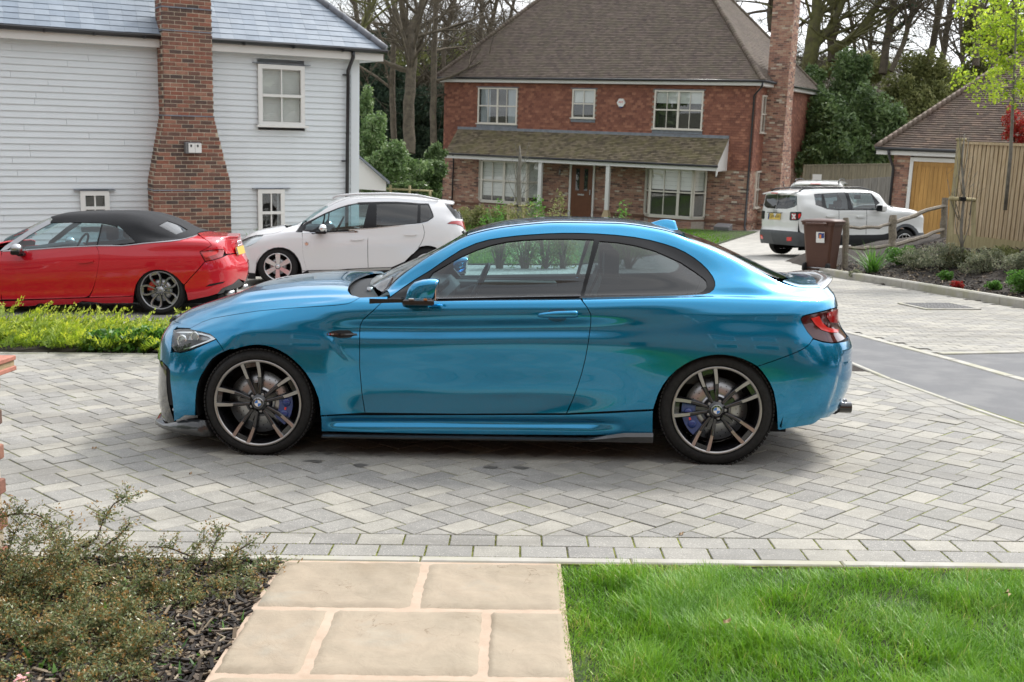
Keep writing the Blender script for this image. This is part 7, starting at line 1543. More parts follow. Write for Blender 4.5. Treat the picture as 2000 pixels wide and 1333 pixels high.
 m = MB(); m.tube([(ax - .02, fy - .05, zr - .01), (bx + .05, fy - .05, zr - .01)], .055, GUT, 10); m.build('gutter', root); m = MB(); m.tube([(bx + .05, fy - .05, zr - .01), (bx + .05, by, zr - .01)], .055, GUT, 10); m.build('gutter', root)
 pipe(root, [(bx + .02, fy - .05, zr - .05), (bx - .02, fy + .0, zr - .22), (x1 - .05, -.07, zr - .55), (x1 - .05, -.07, zg + .45), (x1 + .12, -.25, zg + .22), (x1 + .14, -.27, zg)], .04)
 pipe(root, [(bx + .05, by - .1, zr - .05), (bx - .05, by - .3, zr - .3), (x1 + .07, D - .2, zr - .6), (x1 + .07, D - .2, zg)], .04)
 # lean-to over the ground floor
 pj = 1.35; lt0, lt1 = H.px(895, 252)[0], H.px(1414, 269)[0]; zt = (H.px(895, 252)[1] + H.px(1414, 269)[1]) / 2; e0, e1 = H.px(868, 299, -pj)[0], H.px(1401, 326, -pj)[0]; zl = (H.px(868, 299, -pj)[1] + H.px(1401, 326, -pj)[1]) / 2
 Lr = math.hypot(pj, zt - zl); up = Vector((0, pj, zt - zl)) / Lr; ot = Vector((0, -(zt - zl), pj)) / Lr
 m = MB(); m.add([(e0, -pj, zl), (e1, -pj, zl), (e1, 0, zt), (lt0, 0, zt)], [(0, 1, 2, 3)], LEANT); m.add([(e0, -pj, zl - .02), (e1, -pj, zl - .02), (e1, 0, zt - .02), (lt0, 0, zt - .02)], [(3, 2, 1, 0)], FASC); m.add([(e0, -pj, zl), (lt0, 0, zt), (e0 , 0, zl)], [(0, 1, 2)], FASC); pr = m.build('porch_roof', root)
 m = MB(); hung(m, e0, e1, 0, Lr, .1, .166, LEANT, seed=22, org=(0, -pj, zl + .01), up=up, out=ot, proud=.028, thick=.016, cut=lambda x, z: x < e0 + (lt0 - e0) * z / Lr); props(m.build('porch_tiles', pr), kind='stuff')
 m = MB(); m.box(((lt0 + e1) / 2, -.04, zt + .03), (e1 - lt0, .05, .12), LEAD); m.build('lead_flashing', pr)
 m = MB(); m.box(((e0 + e1) / 2, -pj + .03, zl - .10), (e1 - e0, .03, .18), FASC); m.box(((e0 + e1) / 2, -pj / 2, zl - .19), (e1 - e0, pj, .015), FASC); m.box((e0 + .02, -pj / 2, zl - .1), (.03, pj, .18), FASC); m.prism([(-pj - .02, zl - .22), (0, zl - .22), (0, zt - .04), (-pj - .02, zl + .0)], e1 - .04, e1, FASC, 'x'); m.prism([(-pj - .02, zl - .22), (-pj + .15, zl - .22), (-pj - .02, zl - .42)], e1 - .04, e1, FASC, 'x'); m.build('porch_fascia', root)
 m = MB(); m.tube([(e0 - .02, -pj - .05, zl - .01), (e1 + .03, -pj - .05, zl - .01)], .05, GUT, 10); m.build('porch_gutter', root)
 pipe(root, [(H.px(879, 305, -pj)[0] + .15, -pj, zl - .05), (H.px(886, 311, -.1)[0], -.1, zl - .35), (H.px(882, 395, -.1)[0], -.1, zg)], .038)
 # timber posts on stone feet
 for u in (1055, 1187):
  x, _ = H.px(u, 360, -pj + .12); zz = H.px(u, 404 if u < 1100 else 411, -pj + .12)[1]; po = link('porch_post', None, root, Matrix.Translation((x, -pj + .12, 0))); m = MB(); m.box((0, 0, (zl - .2 + zz) / 2), (.16, .16, zl - .2 - zz), UPVC, bev=.012); m.build('shaft', po)
  m = MB(); vs = [(-.09, -.09, zz), (.09, -.09, zz), (.09, .09, zz), (-.09, .09, zz), (-.20, -.20, zz - .42), (.20, -.20, zz - .42), (.20, .20, zz - .42), (-.20, .20, zz - .42), (-.20, -.20, zg - .2), (.20, -.20, zg - .2), (.20, .20, zg - .2), (-.20, .20, zg - .2)]
  m.add(vs, [(0, 1, 2, 3)] + [(a + 4, (a + 1) % 4 + 4, (a + 1) % 4, a) for a in range(4)] + [(a + 8, (a + 1) % 4 + 8, (a + 1) % 4 + 4, a + 4) for a in range(4)], plain('buff stone', (.42,.33,.20), .8) if 'buff stone' not in bpy.data.materials else bpy.data.materials['buff stone']); m.build('stone_foot', po)
 # bays with angled cheeks
 for (ua, ub, va, vb, ux, cl) in ((920, 1016, 312, 392, 940, 0), (1258, 1373, 328, 422, 1270, 1)):
  off = -.62; xa, xb = H.px(ux if cl == 0 else 1270, 350, off)[0], H.px(ub - (0 if cl == 0 else 18), 350, off)[0]; za = (H.px(ua, va, off)[1] + H.px(ub, va + 4, off)[1]) / 2; zb_ = (H.px(ua, vb, off)[1] + H.px(ub, vb + 5, off)[1]) / 2
  if cl == 0: xb = H.px(1030, 350, off)[0]
  bay = link('bay_window', None, root, Matrix.Identity(4)); ck = .38
  window(H, bay, 0, 0, 0, 0, off, mat=CREAM, cols=4 if cl == 0 else 3, rect=(xa, xb, zb_, za), blind=.55 if cl == 0 else .35, trans=Matrix.Translation((xa, off, zb_)), name='front_window') if False else None
  m = MB(); fr = .07; W = xb - xa
  for (p, q) in (((xa, off), (xb, off)), ((xa - ck, off + .5), (xa, off)), ((xb, off), (xb + ck, off + .5))):
   P_, Q_ = Vector((*p, 0)), Vector((*q, 0)); d = Q_ - P_; ln = d.length; A_ = Matrix.Translation((p[0], p[1], zb_)) @ Matrix.Rotation(math.atan2(d.y, d.x), 4, 'Z'); hh = za - zb_; nc = 1 if ln < 1 else (4 if cl == 0 else 3)
   for c_, d_ in (((ln / 2, 0, fr / 2), (ln, .08, fr)), ((ln / 2, 0, hh - fr / 2), (ln, .08, fr)), ((fr / 2, 0, hh / 2), (fr, .08, hh)), ((ln - fr / 2, 0, hh / 2), (fr, .08, hh)), ((ln / 2, -.01, hh * .52), (ln, .08, .06))): m.box(c_, d_, CREAM, A_)
   for k in range(1, nc): m.box((ln * k / nc, 0, hh / 2), (.11 if (nc == 4 and k == 2) or (nc == 3 and k == 2) else .03, .06, hh), CREAM, A_)
   for k in range(nc):
    for j in (0, 1): g = MB(); g.box((ln * (k + .5) / nc, .01, hh * (.26 + .5 * j)), (ln / nc - .06, .008, hh * .42), WGL, A_); g.build('pane', bay)
   g = MB(); bz = hh - .08; lim = hh * (.12 if cl == 0 else .58)
   while bz > lim: g.box((ln / 2, .08, bz), (ln - .12, .012, .17), BLIND, A_); bz -= .175
   g.build('blind', bay)
  m.build('frame', bay); m = MB(); m.prism([(xa - ck, off + .52), (xa, off - .03), (xb, off - .03), (xb + ck, off + .52)], zb_ - .06, zb_, CREAM); m.prism([(xa - ck, off + .5), (xa, off), (xb, off), (xb + ck, off + .5)], zb_ - .14, zb_ - .06, bpy.data.materials['brown plinth']); m.build('sill', bay)
  m = MB(); bricks(m, xa, xb, zg, zb_ - .15, BRH, MORT3, seed=31 + cl, org=(0, off, 0)); m.prism([(xa - ck, -.01), (xa - ck, off + .5), (xa, off + .002), (xb, off + .002), (xb + ck, off + .5), (xb + ck, -.01)], zg, zb_ - .14, MORT3); m.add([(xa - ck, -.02, zb_), (xb + ck, -.02, zb_), (xb + ck, -.02, za), (xa - ck, -.02, za)], [(0, 1, 2, 3)], ROOM); props(m.build('bay_bricks', bay), kind='stuff')
 # front door
 xa, xb = H.px(1116, 370, -.05)[0], H.px(1157, 370, -.05)[0]; zt_ = H.px(1136, 323, -.05)[1]; dr = link('front_door', None, root, Matrix.Translation(((xa + xb) / 2, -.05, 0))); w = xb - xa
 m = MB(); m.box((0, 0, (zt_ + zg) / 2), (w, .06, zt_ - zg), WOODD); m.build('door_leaf', dr); m = MB(); m.box((-w / 2 - .06, -.0, (zt_ + zg) / 2), (.10, .09, zt_ - zg), UPVC); m.box((w / 2 + .05, 0, (zt_ + zg) / 2), (.08, .09, zt_ - zg), UPVC); m.box((0, 0, zt_ + .05), (w + .22, .09, .1), UPVC); m.build('door_frame', dr)
 for sx in (-.2, .2): m = MB(); m.box((sx * w, -.04, zt_ - .62), (.17, .02, .95), PANE); m.build('door_glass', dr)
 m = MB(); m.box((-.02, -.04, zt_ - 1.27), (.30, .02, .06), SATIN); m.build('letter_box', dr); m = MB(); m.box((w * .42, -.06, zt_ - 1.15), (.04, .06, .22), SATIN); m.build('handle', dr)
 x, z = H.px(1094, 336, -.05); m = MB(); m.tube([(x, -.08, z - .12), (x, -.08, z + .12)], .04, SATIN, 10); m.build('wall_lamp', root)
 # alarm box
 x, z = H.px(1213, 201, -.08); al = link('alarm_box', None, root, Matrix.Translation((x, -.06, z))); m = MB(); m.prism([(.19 * math.cos(R(a)) , .19 * math.sin(R(a)) * 1.0) for a in range(0, 360, 60)], -.04, .04, UPVC, 'y'); m.build('case', al); tm = text_mesh('ADT', .11, .002); tm.materials.append(REDB); link('lettering', tm, al, Matrix.Translation((0, -.045, .02)) @ Matrix.Rotation(PI / 2, 4, 'X')); m = MB(); m.box((0, -.0, -.18), (.12, .07, .05), BLUEC); m.build('strobe', al)
 # external chimney on the gable side
 ya = H.side(1503, 330, x1 + .0)[0]; yb = H.side(1556, 330, x1)[0]; cw = .62; ya, yb = 3.3, 5.6
 us = H.side(1500, 250, x1 + .02); ya = max(1.5, us[0] - 1.1)
 ztop = H.px(1540, -160)[1];
 def cxy(z):   # widths along y at height z
  z2 = zf - 1.2; z1_ = zb - .2; f = max(0, min(1, (z - z1_) / (z2 - z1_))); return ya, ya + 1.7 - .7 * f
 m = MB(); z = zg; row = 0; r = np.random.default_rng(44)
 while z < ztop:
  a, b = cxy(z); pj_ = .86; m.box((x1 + pj_ / 2, (a + b) / 2, z + .0375), (pj_ - .016, b - a - .016, .076), MORT3)
  for side in range(2):
   if side == 0: X0, X1 = 0, pj_
   else: X0, X1 = a, b
   x = X0 - (.1125 if row % 2 else 0)
   while x < X1:
    p, q = max(x, X0), min(x + .215, X1)
    if q - p > .04: m.box((x1 + (p + q) / 2, a + .045, z + .0325) if side == 0 else (x1 + pj_ - .045, (p + q) / 2, z + .0325), (q - p, .1, .065) if side == 0 else (.1, q - p, .065), BRH, tint=r.random())
    x += .225
  z += .075; row += 1
 props(m.build('chimney', root), kind='stuff')
build_brick_house()
# ------------------------------------------------------------------ garage, fences, bin, wall
def build_garage():
 H = House(1770, 400, 34.5, -0.48); root = empty('garage', H.M, 'small brick garage with golden wooden door under brown tiled roof', 'garage')
 x0 = H.px(1741, 360)[0]; xd0, xd1 = H.px(1776, 400)[0], H.px(1776, 400)[0] + 2.5; x1 = xd1 + 1.0; zg = -1.9; zd = H.px(1800, 316)[1]; zf = H.px(1760, 301)[1]; D = 6.0
 m = MB(); m.box(((x0 + xd0) / 2 - .04, .15, (zg + zf) / 2), (xd0 - x0 - .1, .28, zf - zg), MORT3); m.box(((xd1 + x1) / 2, .15, (zg + zf) / 2), (x1 - xd1, .28, zf - zg), MORT3); m.box(((x0 + x1) / 2, D / 2 + .3, (zg + zf) / 2), (x1 - x0 - .02, D - .4, zf - zg - .01), MORT3); m.box(((xd0 + xd1) / 2, .15, (zd + .1 + zf) / 2), (xd1 - xd0, .28, zf - zd - .1), MORT3); wall = m.build('wall', root)
 m = MB(); bricks(m, x0, xd0 - .1, zg, zf, BRH, MORT3, seed=51, org=(0, 0, 0)); bricks(m, xd1, x1, zg, zf, BRH, MORT3, seed=52); bricks(m, 0, D, zg, zf, BRH, MORT3, seed=53, org=(x0, 0, 0), xax=(0, 1, 0), out=(-1, 0, 0)); props(m.build('wall_bricks', wall), kind='stuff')
 dr = link('garage_door', None, root, Matrix.Identity(4)); m = MB();
 for a, b in ((xd0 - .10, xd0), (xd1, xd1 + .1)): m.box(((a + b) / 2, -.02, (zg + zd) / 2), (b - a, .10, zd - zg), UPVC)
 m.box(((xd0 + xd1) / 2, -.02, zd + .06), (xd1 - xd0 + .2, .10, .12), UPVC); m.build('door_frame', dr)
 n = 20; w = (xd1 - xd0) / n; q = MB(); q.box((0, 0, (zg + zd) / 2), (w - .006, .03, zd - zg), OAK, bev=.004); pm = q.mesh('plank')
 for k in range(n): link('plank', pm, dr, Matrix.Translation((xd0 + w * (k + .5), .06, 0)))
 m = MB()
 for xx in (xd0 + .06, (xd0 + xd1) / 2, xd1 - .06): m.box((xx, .035, (zg + zd) / 2), (.10, .03, zd - zg), OAK)
 for zz in (zd - .07,): m.box(((xd0 + xd1) / 2, .033, zz), (xd1 - xd0, .03, .14), OAK)
 m.build('door_rails', dr)
 th = R(41); ct, st_ = math.cos(th), math.sin(th); fy = -.35; ax = H.px(1712, 292, fy)[0]; bx = x1 + 2.6; zr = zf + .16; run = 3.5; L = run / ct
 m = MB(); A = Vector((ax, fy, zr)); B = Vector((bx, fy, zr)); R1 = Vector((ax + run, fy + run, zr + run * math.tan(th))); R2 = Vector((bx, fy + run, R1.z)); C = Vector((ax, fy + 2 * run, zr)); E2 = Vector((bx, fy + 2 * run, zr)); m.add([A, B, R1, R2, C, E2], [(0, 1, 3, 2), (0, 2, 4), (2, 3, 5, 4)], GART); roof = m.build('roof', root)
 m = MB(); hung(m, ax, bx, 0, L, .105, .17, GART, seed=61, org=(0, fy, zr + .01), up=(0, ct, st_), out=(0, -st_, ct), proud=.034, thick=.02, cut=lambda x, z: x < ax + z * ct); hung(m, fy, fy + 2 * run, 0, L, .105, .17, GART, seed=62, org=(ax, 0, zr + .01), xax=(0, 1, 0), up=(ct, 0, st_), out=(-st_, 0, ct), proud=.034, thick=.02, cut=lambda y, z: y < fy + z * ct or y > fy + 2 * run - z * ct); props(m.build('roof_tiles', roof), kind='stuff')
 d = R1 - A; n = int(d.length / .2)
 q = MB()
 for k in range(n): a = A + d * (k / n); b_ = A + d * ((k + 1.2) / n); m = MB(); m.tube([a + Vector((0, 0, .02)), b_ + Vector((0, 0, .06))], [.12, .09], GART, 8); m.build('hip_tile', roof)
 m = MB(); m.box(((ax + bx) / 2, fy + .03, zf + .06), (bx - ax, .03, .18), FASC); m.box((ax + .02, fy + run, zf + .06), (.03, 2 * run, .18), FASC); m.box(((ax + bx) / 2, fy + .18, zf - .03), (bx - ax, .3, .012), FASC); m.build('fascia', root)
 m = MB(); m.tube([(ax - .03, fy - .05, zr - .01), (bx, fy - .05, zr - .01)], .06, GUT, 10); m.build('gutter', root); g = H.px(1735, 300, fy - .05); h = H.px(1743, 345, -.06)
 pipe(root, [(g[0], fy - .05, zr - .05), (g[0] + .02, fy, zr - .2), (h[0], -.06, zr - .6), (h[0], -.06, zg)], .045)
build_garage()
def board_fence(name, P, az, n, w, h, mat, label, cat, gravel=.0, top=0, slope=0, proud=.02, bw=.93):
 root = empty(name, Matrix.Translation(P) @ Matrix.Rotation(az, 4, 'Z'), label, cat); cache = []
 for k in range(3): m = MB(); m.box((0, 0, h / 2), (w * bw, .022 + .006 * k, h), mat, bev=.003); cache.append(m.mesh('board'))
 for k in range(n): link('board', cache[k % 3], root, Matrix.Translation((w * (k + .5), -proud * (k % 2) * 0 + rng.normal(0, .002), slope * k)))
 m = MB(); L = n * w
 for zz in (.25, h * .55, h - .2): m.box((L / 2, .035, zz + slope * n / 2), (L, .04, .08), mat, Matrix.Identity(4) if not slope else Matrix.Translation((0, 0, 0)))
 m.build('rail', root)
 if top: m = MB(); m.prism([(0, h + .0), (L, h + slope * n), (L, h + slope * n + .05), (0, h + .05)], -.05, .05, mat, 'y'); m.build('capping', root)
 if gravel: m = MB(); m.box((L / 2, -.005, -gravel / 2), (L, .05, gravel), SOFT); m.build('gravel_board', root)
 return root
FA = -.95; FENCEW2 = m_wood('pale weathered batten', (.40,.29,.17), (.66,.53,.36))
P = ondist(1861, 457, 21.4); hF = (P - onwall(1857, 283, P, FA)).length
fr = board_fence('timber_fence', P, FA, 46, .085, hF, FENCEW2, 'tall slatted timber fence standing on the planted bank at the right', 'fence', gravel=.24, top=1, bw=.80); m = MB(); m.box((1.9, .03, hF / 2), (3.8, .015, hF), m_wood('back board', (.22,.17,.11), (.38,.30,.20))); m.build('back_board', fr)
m = MB(); m.box((-.06, .03, hF / 2 - .1), (.11, .11, hF + .35), SOFT, bev=.006); m.build('post', fr); m = MB(); m.box((-.06, .03, hF + .09), (.15, .15, .05), SOFT, bev=.01); m.build('post_cap', fr)
P = ondist(1566, 362, 48.5); ff = board_fence('close_board_fence', P + Vector((0, 0, -.9)), .05, 38, .13, 1.75, FARF, 'old close board fence behind the white off-roader', 'fence', top=1, slope=.006)
P = ondist(1640, 364, 46); board_fence('close_board_fence', P + Vector((0, 0, -1.0)), .16, 18, .13, 1.25, m_wood('grey fence board', (.16,.15,.13), (.27,.26,.24)), 'lower grey board fence between off-roader roof and garage', 'fence', slope=.012)
P = ondist(1595.5, 348, 47.6); m = MB(); m.box((0, 0, 0), (.40, .02, .32), UPVC); props(m.build('notice_board', None, Matrix.Translation(P)), 'small white notice fixed to the old close board fence', 'sign')
def rail_fence():
 root = empty('rail_fence', Matrix.Translation(ondist(1651, 535, 21.6)), 'weathered split rail fence of round posts beside the brown bin', 'fence'); Mi = root.matrix_world.inverted(); r = np.random.default_rng(2)
 def pole(name, pts, rad, n=9, seed=0):
  q = []; k = 9; rr = []
  for i in range(k + 1):
   f = i / k; j = f * (len(pts) - 1); a = min(int(j), len(pts) - 2); p = pts[a].lerp(pts[a + 1], j - a); q.append(Mi @ p + Vector((r.normal(0, .006), 0, r.normal(0, .008)))); rr.append(rad * (1 + r.normal(0, .07)))
  m = MB(); m.tube(q, rr, RAILW, n, smooth=False); return m.build(name, root)
 dd = {1651: 21.6, 1741: 22.6, 1753: 22.9, 1842: 23.6}
 pole('post', [ondist(1650, 540, 21.6), ondist(1653, 425, 21.6)], .062); pole('post', [ondist(1742, 510, 22.6), ondist(1744.5, 421, 22.6)], .075); pole('post', [ondist(1841, 500, 23.6), ondist(1846, 388, 23.6)], .07)
 pole('rail', [ondist(1653, 443, 21.7), ondist(1680, 445, 22), ondist(1715, 444, 22.3), ondist(1742, 436, 22.6)], .036, 6); pole('rail', [ondist(1652, 484, 21.7), ondist(1690, 486, 22.1), ondist(1742, 480, 22.6)], .04, 6)
 pole('rail', [ondist(1744, 437, 22.6), ondist(1775, 425, 22.9), ondist(1810, 411, 23.2), ondist(1848, 402, 23.6)], .044, 6); pole('rail', [ondist(1744, 480, 22.6), ondist(1790, 467, 23), ondist(1846, 447, 23.6)], .042, 6)
rail_fence()
def wheelie_bin():
 BR = plain('brown bin plastic', (.085,.035,.022), .5, var=.08, vscale=5); p = onground(1606, 533); root = empty('wheelie_bin', GM @ Matrix.Translation((p.x, p.y + .1, 0)) @ Matrix.Rotation(R(52), 4, 'Z'), 'brown wheeled bin with white sticker standing next to the rail fence', 'bin')
 def ring(w, d, z, c=.04): return [(-w + c, -d, z), (w - c, -d, z), (w, -d + c, z), (w, d - c, z), (w - c, d, z), (-w + c, d, z), (-w, d - c, z), (-w, -d + c, z)]
 m = MB(); vs = ring(.215, .24, .03) + ring(.225, .25, .25) + ring(.27, .31, .93) + ring(.27, .31, .94) + ring(.295, .335, .94) + ring(.295, .335, .99); fs = [(a * 8 + k, a * 8 + (k + 1) % 8, a * 8 + 8 + (k + 1) % 8, a * 8 + 8 + k) for a in range(5) for k in range(8)] + [tuple(range(7, -1, -1))]; m.add(vs, fs, BR); m.build('bin_body', root)
 m = MB(); vs = ring(.31, .36, .992, .05) + ring(.31, .36, 1.012, .05) + ring(.27, .31, 1.045, .08) + ring(.12, .15, 1.06, .03); fs = [(a * 8 + k, a * 8 + (k + 1) % 8, a * 8 + 8 + (k + 1) % 8, a * 8 + 8 + k) for a in range(3) for k in range(8)] + [tuple(range(7, -1, -1)), tuple(range(24, 32))]; m.add(vs, fs, BR, True); m.build('lid', root)
 m = MB(); m.tube([(-.31, .2, .96), (-.38, .2, .97), (-.38, -.2, .97), (-.31, -.2, .96)], .018, BR, 8); m.build('handle', root)
 for sy in (-1, 1): m = MB(); m.lathe([(.0001, -.022), (.07, -.024), (.10, -.02), (.10, .02), (.0001, .022)], TYRE, 20, 'y', M=Matrix.Translation((-.25, sy * .235, .10))); m.lathe([(.0001, -.026), (.055, -.026)], PLAS, 16, 'y', M=Matrix.Translation((-.25, sy * .235, .10))); m.build('wheel', root)
 m = MB(); m.tube([(-.25, -.23, .10), (-.25, .23, .10)], .014, SATIN, 8); m.build('axle', root)
 m = MB(); m.box((-.272, -.08, .72), (.003, .17, .21), UPVC, Matrix.Rotation(R(-3.2), 4, 'Y')); m.box((-.2745, -.10, .755), (.003, .12, .10), BLUEC, Matrix.Rotation(R(-3.2), 4, 'Y')); m.box((-.2765, -.08, .735), (.003, .04, .08), AMBER, Matrix.Rotation(R(-3.2), 4, 'Y')); m.build('sticker', root)
wheelie_bin()
def garden_wall():
 root = empty('garden_wall', GM @ Matrix.Translation((-2.305, 4.40, -.03)), 'end of a low brick wall with red tile coping at the left edge', 'wall'); TILE = plain('red clay coping', (.42,.17,.12), .75, var=.15, vscale=20, bump=.2, bscale=150); BUF = plain('buff mortar', (.40,.31,.18), .9, var=.2, bump=.4, bscale=200)
 m = MB(); m.box((-.1, -.95, .41), (.48, 1.9, .82), MORT2); m.build('wall_core', root); bm_ = MB(); bm_.box((0, 0, 0), (.215, .1025, .065), BRO, bev=.005); me = bm_.mesh('brick'); r = np.random.default_rng(6)
 for k in range(11):
  z = .04 + k * .075; o = .11 if k % 2 else 0
  for j in range(9): link('brick', me, root, Matrix.Translation((.10 + r.normal(0, .004), -.11 - .225 * j - o, z)) @ Matrix.Rotation(PI / 2 + r.normal(0, .01), 4, 'Z'))
  for j in range(2): link('brick', me, root, Matrix.Translation((.05 - .225 * j - o, -.045, z)))
 for k in range(7):
  m = MB(); m.box((0, 0, .022), (.60, .268, .020), TILE, bev=.003); m.box((0, 0, .0), (.585, .262, .024), BUF); m.box((0, 0, -.022), (.60, .268, .020), TILE, bev=.003); m.build('coping_tile', root, Matrix.Translation((-.08, .03 - .135 - k * .272, .868)))
garden_wall()
# second white car behind the off-roader
jr = [o for o in bpy.data.objects if o.name == 'off_roader'][0]; j2 = copy_tree(jr); j2.matrix_world = scaled(car_matrix(10.25, 37.2, -1.2), 1.17) ; j2['label'] = 'second white off-roader almost hidden behind the first, near the garage'
# the house behind the photographer: its porch side is seen only as a reflection in the paint
def near_house():
 root = empty('near_house', GM @ Matrix.Translation((0, -4.4, 0)), 'long brick house with doors and windows that the stone path leads to', 'house')
 m = MB(); m.box((-1, -3.2, 2.7), (27, 6.4, 5.8), BRH); m.build('wall', root)
 for x in (-.3, 8.4, -9.4): m = MB(); m.box((x, .03, 1.05), (1.0, .08, 2.1), TRIM); m.build('door', root)
 for x in (-12.2, -6.4, -3.2, 3.0, 5.6, 11.2):
  for z in (1.5, 4.2): m = MB(); m.box((x, .02, z), (1.5, .07, 1.2), UPVC); m.box((x, .06, z), (1.35, .02, 1.05), PANE); m.build('window', root)
 m = MB(); m.prism([(.6, 5.5), (.6, 5.65), (-3.2, 9.6), (-7.2, 5.6)], -14.9, 12.9, ROOFT, 'x'); m.build('roof', root)
near_house()
# ------------------------------------------------------------------ plants
BARK = m_noise('tree bark', [(.3, (.075,.062,.045)), (.6, (.15,.125,.09)), (.8, (.13,.14,.055))], 5, 7, .95, .9, 14, .05); BARKM = m_noise('mossy bark', [(.3, (.07,.06,.04)), (.55, (.13,.13,.045)), (.8, (.16,.17,.05))], 3, 6, .95, .9, 14, .05)
BARKG = m_noise('grey bark', [(.3, (.13,.12,.10)), (.7, (.25,.23,.19))], 9, 6, .9, .6, 30, .03); STEM = plain('dark twig', (.055,.035,.025), .8); STEMG = plain('pale twig', (.22,.18,.13), .85)
def leafmat(name, a, b, c, rough=.45, trans=.3): return m_blade(name, [(0, a), (.5, b), (1, c)], rough, trans)
HOLLY = leafmat('holly leaf', (.06,.11,.04), (.15,.24,.08), (.33,.40,.21), .35); CONIF = leafmat('conifer needle', (.014,.034,.02), (.035,.07,.038), (.08,.12,.06), .7, .1); LAUREL = leafmat('laurel leaf', (.055,.095,.035), (.12,.19,.065), (.24,.32,.14), .35)
OLIVE = leafmat('olive spring leaf', (.10,.12,.04), (.21,.23,.08), (.34,.34,.15), .7, .35); LIME = leafmat('lime spring leaf', (.20,.30,.02), (.34,.46,.035), (.50,.58,.07), .5, .5); REDLF = leafmat('red shrub leaf', (.22,.012,.010), (.42,.02,.018), (.12,.12,.03), .4, .3)
JUNI = leafmat('golden juniper', (.10,.18,.015), (.30,.40,.03), (.60,.60,.06), .6, .35); COTO = leafmat('small waxy leaf', (.085,.14,.055), (.21,.25,.11), (.36,.20,.06), .28, .25); VARI = leafmat('variegated leaf', (.07,.10,.05), (.22,.24,.15), (.50,.48,.33), .5, .3); GREENL = leafmat('fresh green leaf', (.04,.12,.015), (.09,.22,.03), (.16,.32,.05), .45, .35); TWIGH = leafmat('distant twigs', (.09,.078,.055), (.16,.14,.095), (.24,.215,.14), .9, .05)
def leaves(C, size, asp, seed, nrm=None, up=.0, tint=None):
 """one small folded leaf (two triangles) at every point of C"""
 r = np.random.default_rng(seed); n = len(C); a = r.normal(size=(n, 3)); a[:, 2] += up; a /= np.linalg.norm(a, axis=1)[:, None]; b = r.normal(size=(n, 3)); b -= (a * b).sum(1)[:, None] * a; b /= np.linalg.norm(b, axis=1)[:, None]; c = np.cross(a, b)
 L = (size * (.6 + .8 * r.random(n)))[:, None]; W = L * asp; p0 = C - b * L / 2; p1 = C + b * L / 2; m1 = C + c * W / 2 + a * L * .10; m2 = C - c * W / 2 + a * L * .10
 V = np.stack([p0, m1, p1, m2], 1).reshape(-1, 3); F = (np.array([[0, 1, 2], [0, 2, 3]])[None] + (np.arange(n) * 4)[:, None, None]).reshape(-1, 3); t = r.random(n) if tint is None else tint; return V, F, np.repeat(np.clip(t, 0, 1), 2)
def cloud(blobs, n, seed, shell=.55, lumps=9, sub=12):
 """points through the outer part of several lumpy blobs (centre, radii)"""
 r = np.random.default_rng(seed)
 if sub:
  nb_ = []
  for c_, R0 in blobs:
   R0 = np.array(R0); nb_.append((np.array(c_), tuple(R0 * .72)))
   for _ in range(sub): d_ = r.normal(size=3); d_ /= np.linalg.norm(d_); nb_.append((np.array(c_) + d_ * R0 * r.uniform(.55, .95), tuple(R0 * r.uniform(.22, .48))))
  blobs = nb_
 vol = np.array([b[1][0] * b[1][1] * b[1][2] for b in blobs]) ** (2 / 3); k = r.choice(len(blobs), n, p=vol / vol.sum()); d = r.normal(size=(n, 3)); d /= np.linalg.norm(d, axis=1)[:, None]
 ph = r.random((lumps, 4)) * 6.28; w = r.normal(size=(lumps, 3)) * 3.2; lum = sum(np.sin(d @ w[i] + ph[i, 0] + k * 1.7) for i in range(lumps)) / lumps * 1.6; rad = (shell + (1 - shell) * r.random(n) ** .6) * (1 + .28 * lum)
 c = np.array([b[0] for b in blobs])[k]; R_ = np.array([b[1] for b in blobs])[k]; return c + d * R_ * rad[:, None], .45 + .30 * lum + .15 * d[:, 2] * 0 + r.normal(0, .18, n)
def bush(name, blobs, n, size, mat, seed, label, cat, group=None, asp=.5, stems=None, shell=.45, M=None, up=.3, sm=STEM):
 base = Vector(np.mean([b[0] for b in blobs], 0)); base.z = min(b[0][2] - b[1][2] for b in blobs); root = empty(name, (M or Matrix.Identity(4)) @ Matrix.Translation(base), label, cat, group); C, t = cloud(blobs, n, seed, shell); C = C - np.array(base)
 V, F, tt = leaves(C, np.full(len(C), size), asp, seed + 1, up=up, tint=t); link('foliage', np_mesh('foliage', V, F, [mat], tint=tt), root)
 m = MB(); r = np.random.default_rng(seed)
 for k in range(stems or 7): e = C[r.integers(len(C))]; m.tube([(r.normal(0, .03), r.normal(0, .03), 0), Vector(e) * .5 + Vector((0, 0, .05)), Vector(e)], [.012 + .01 * blobs[0][1][2], .008, .003], sm, 5)
 m.build('stems', root); return root
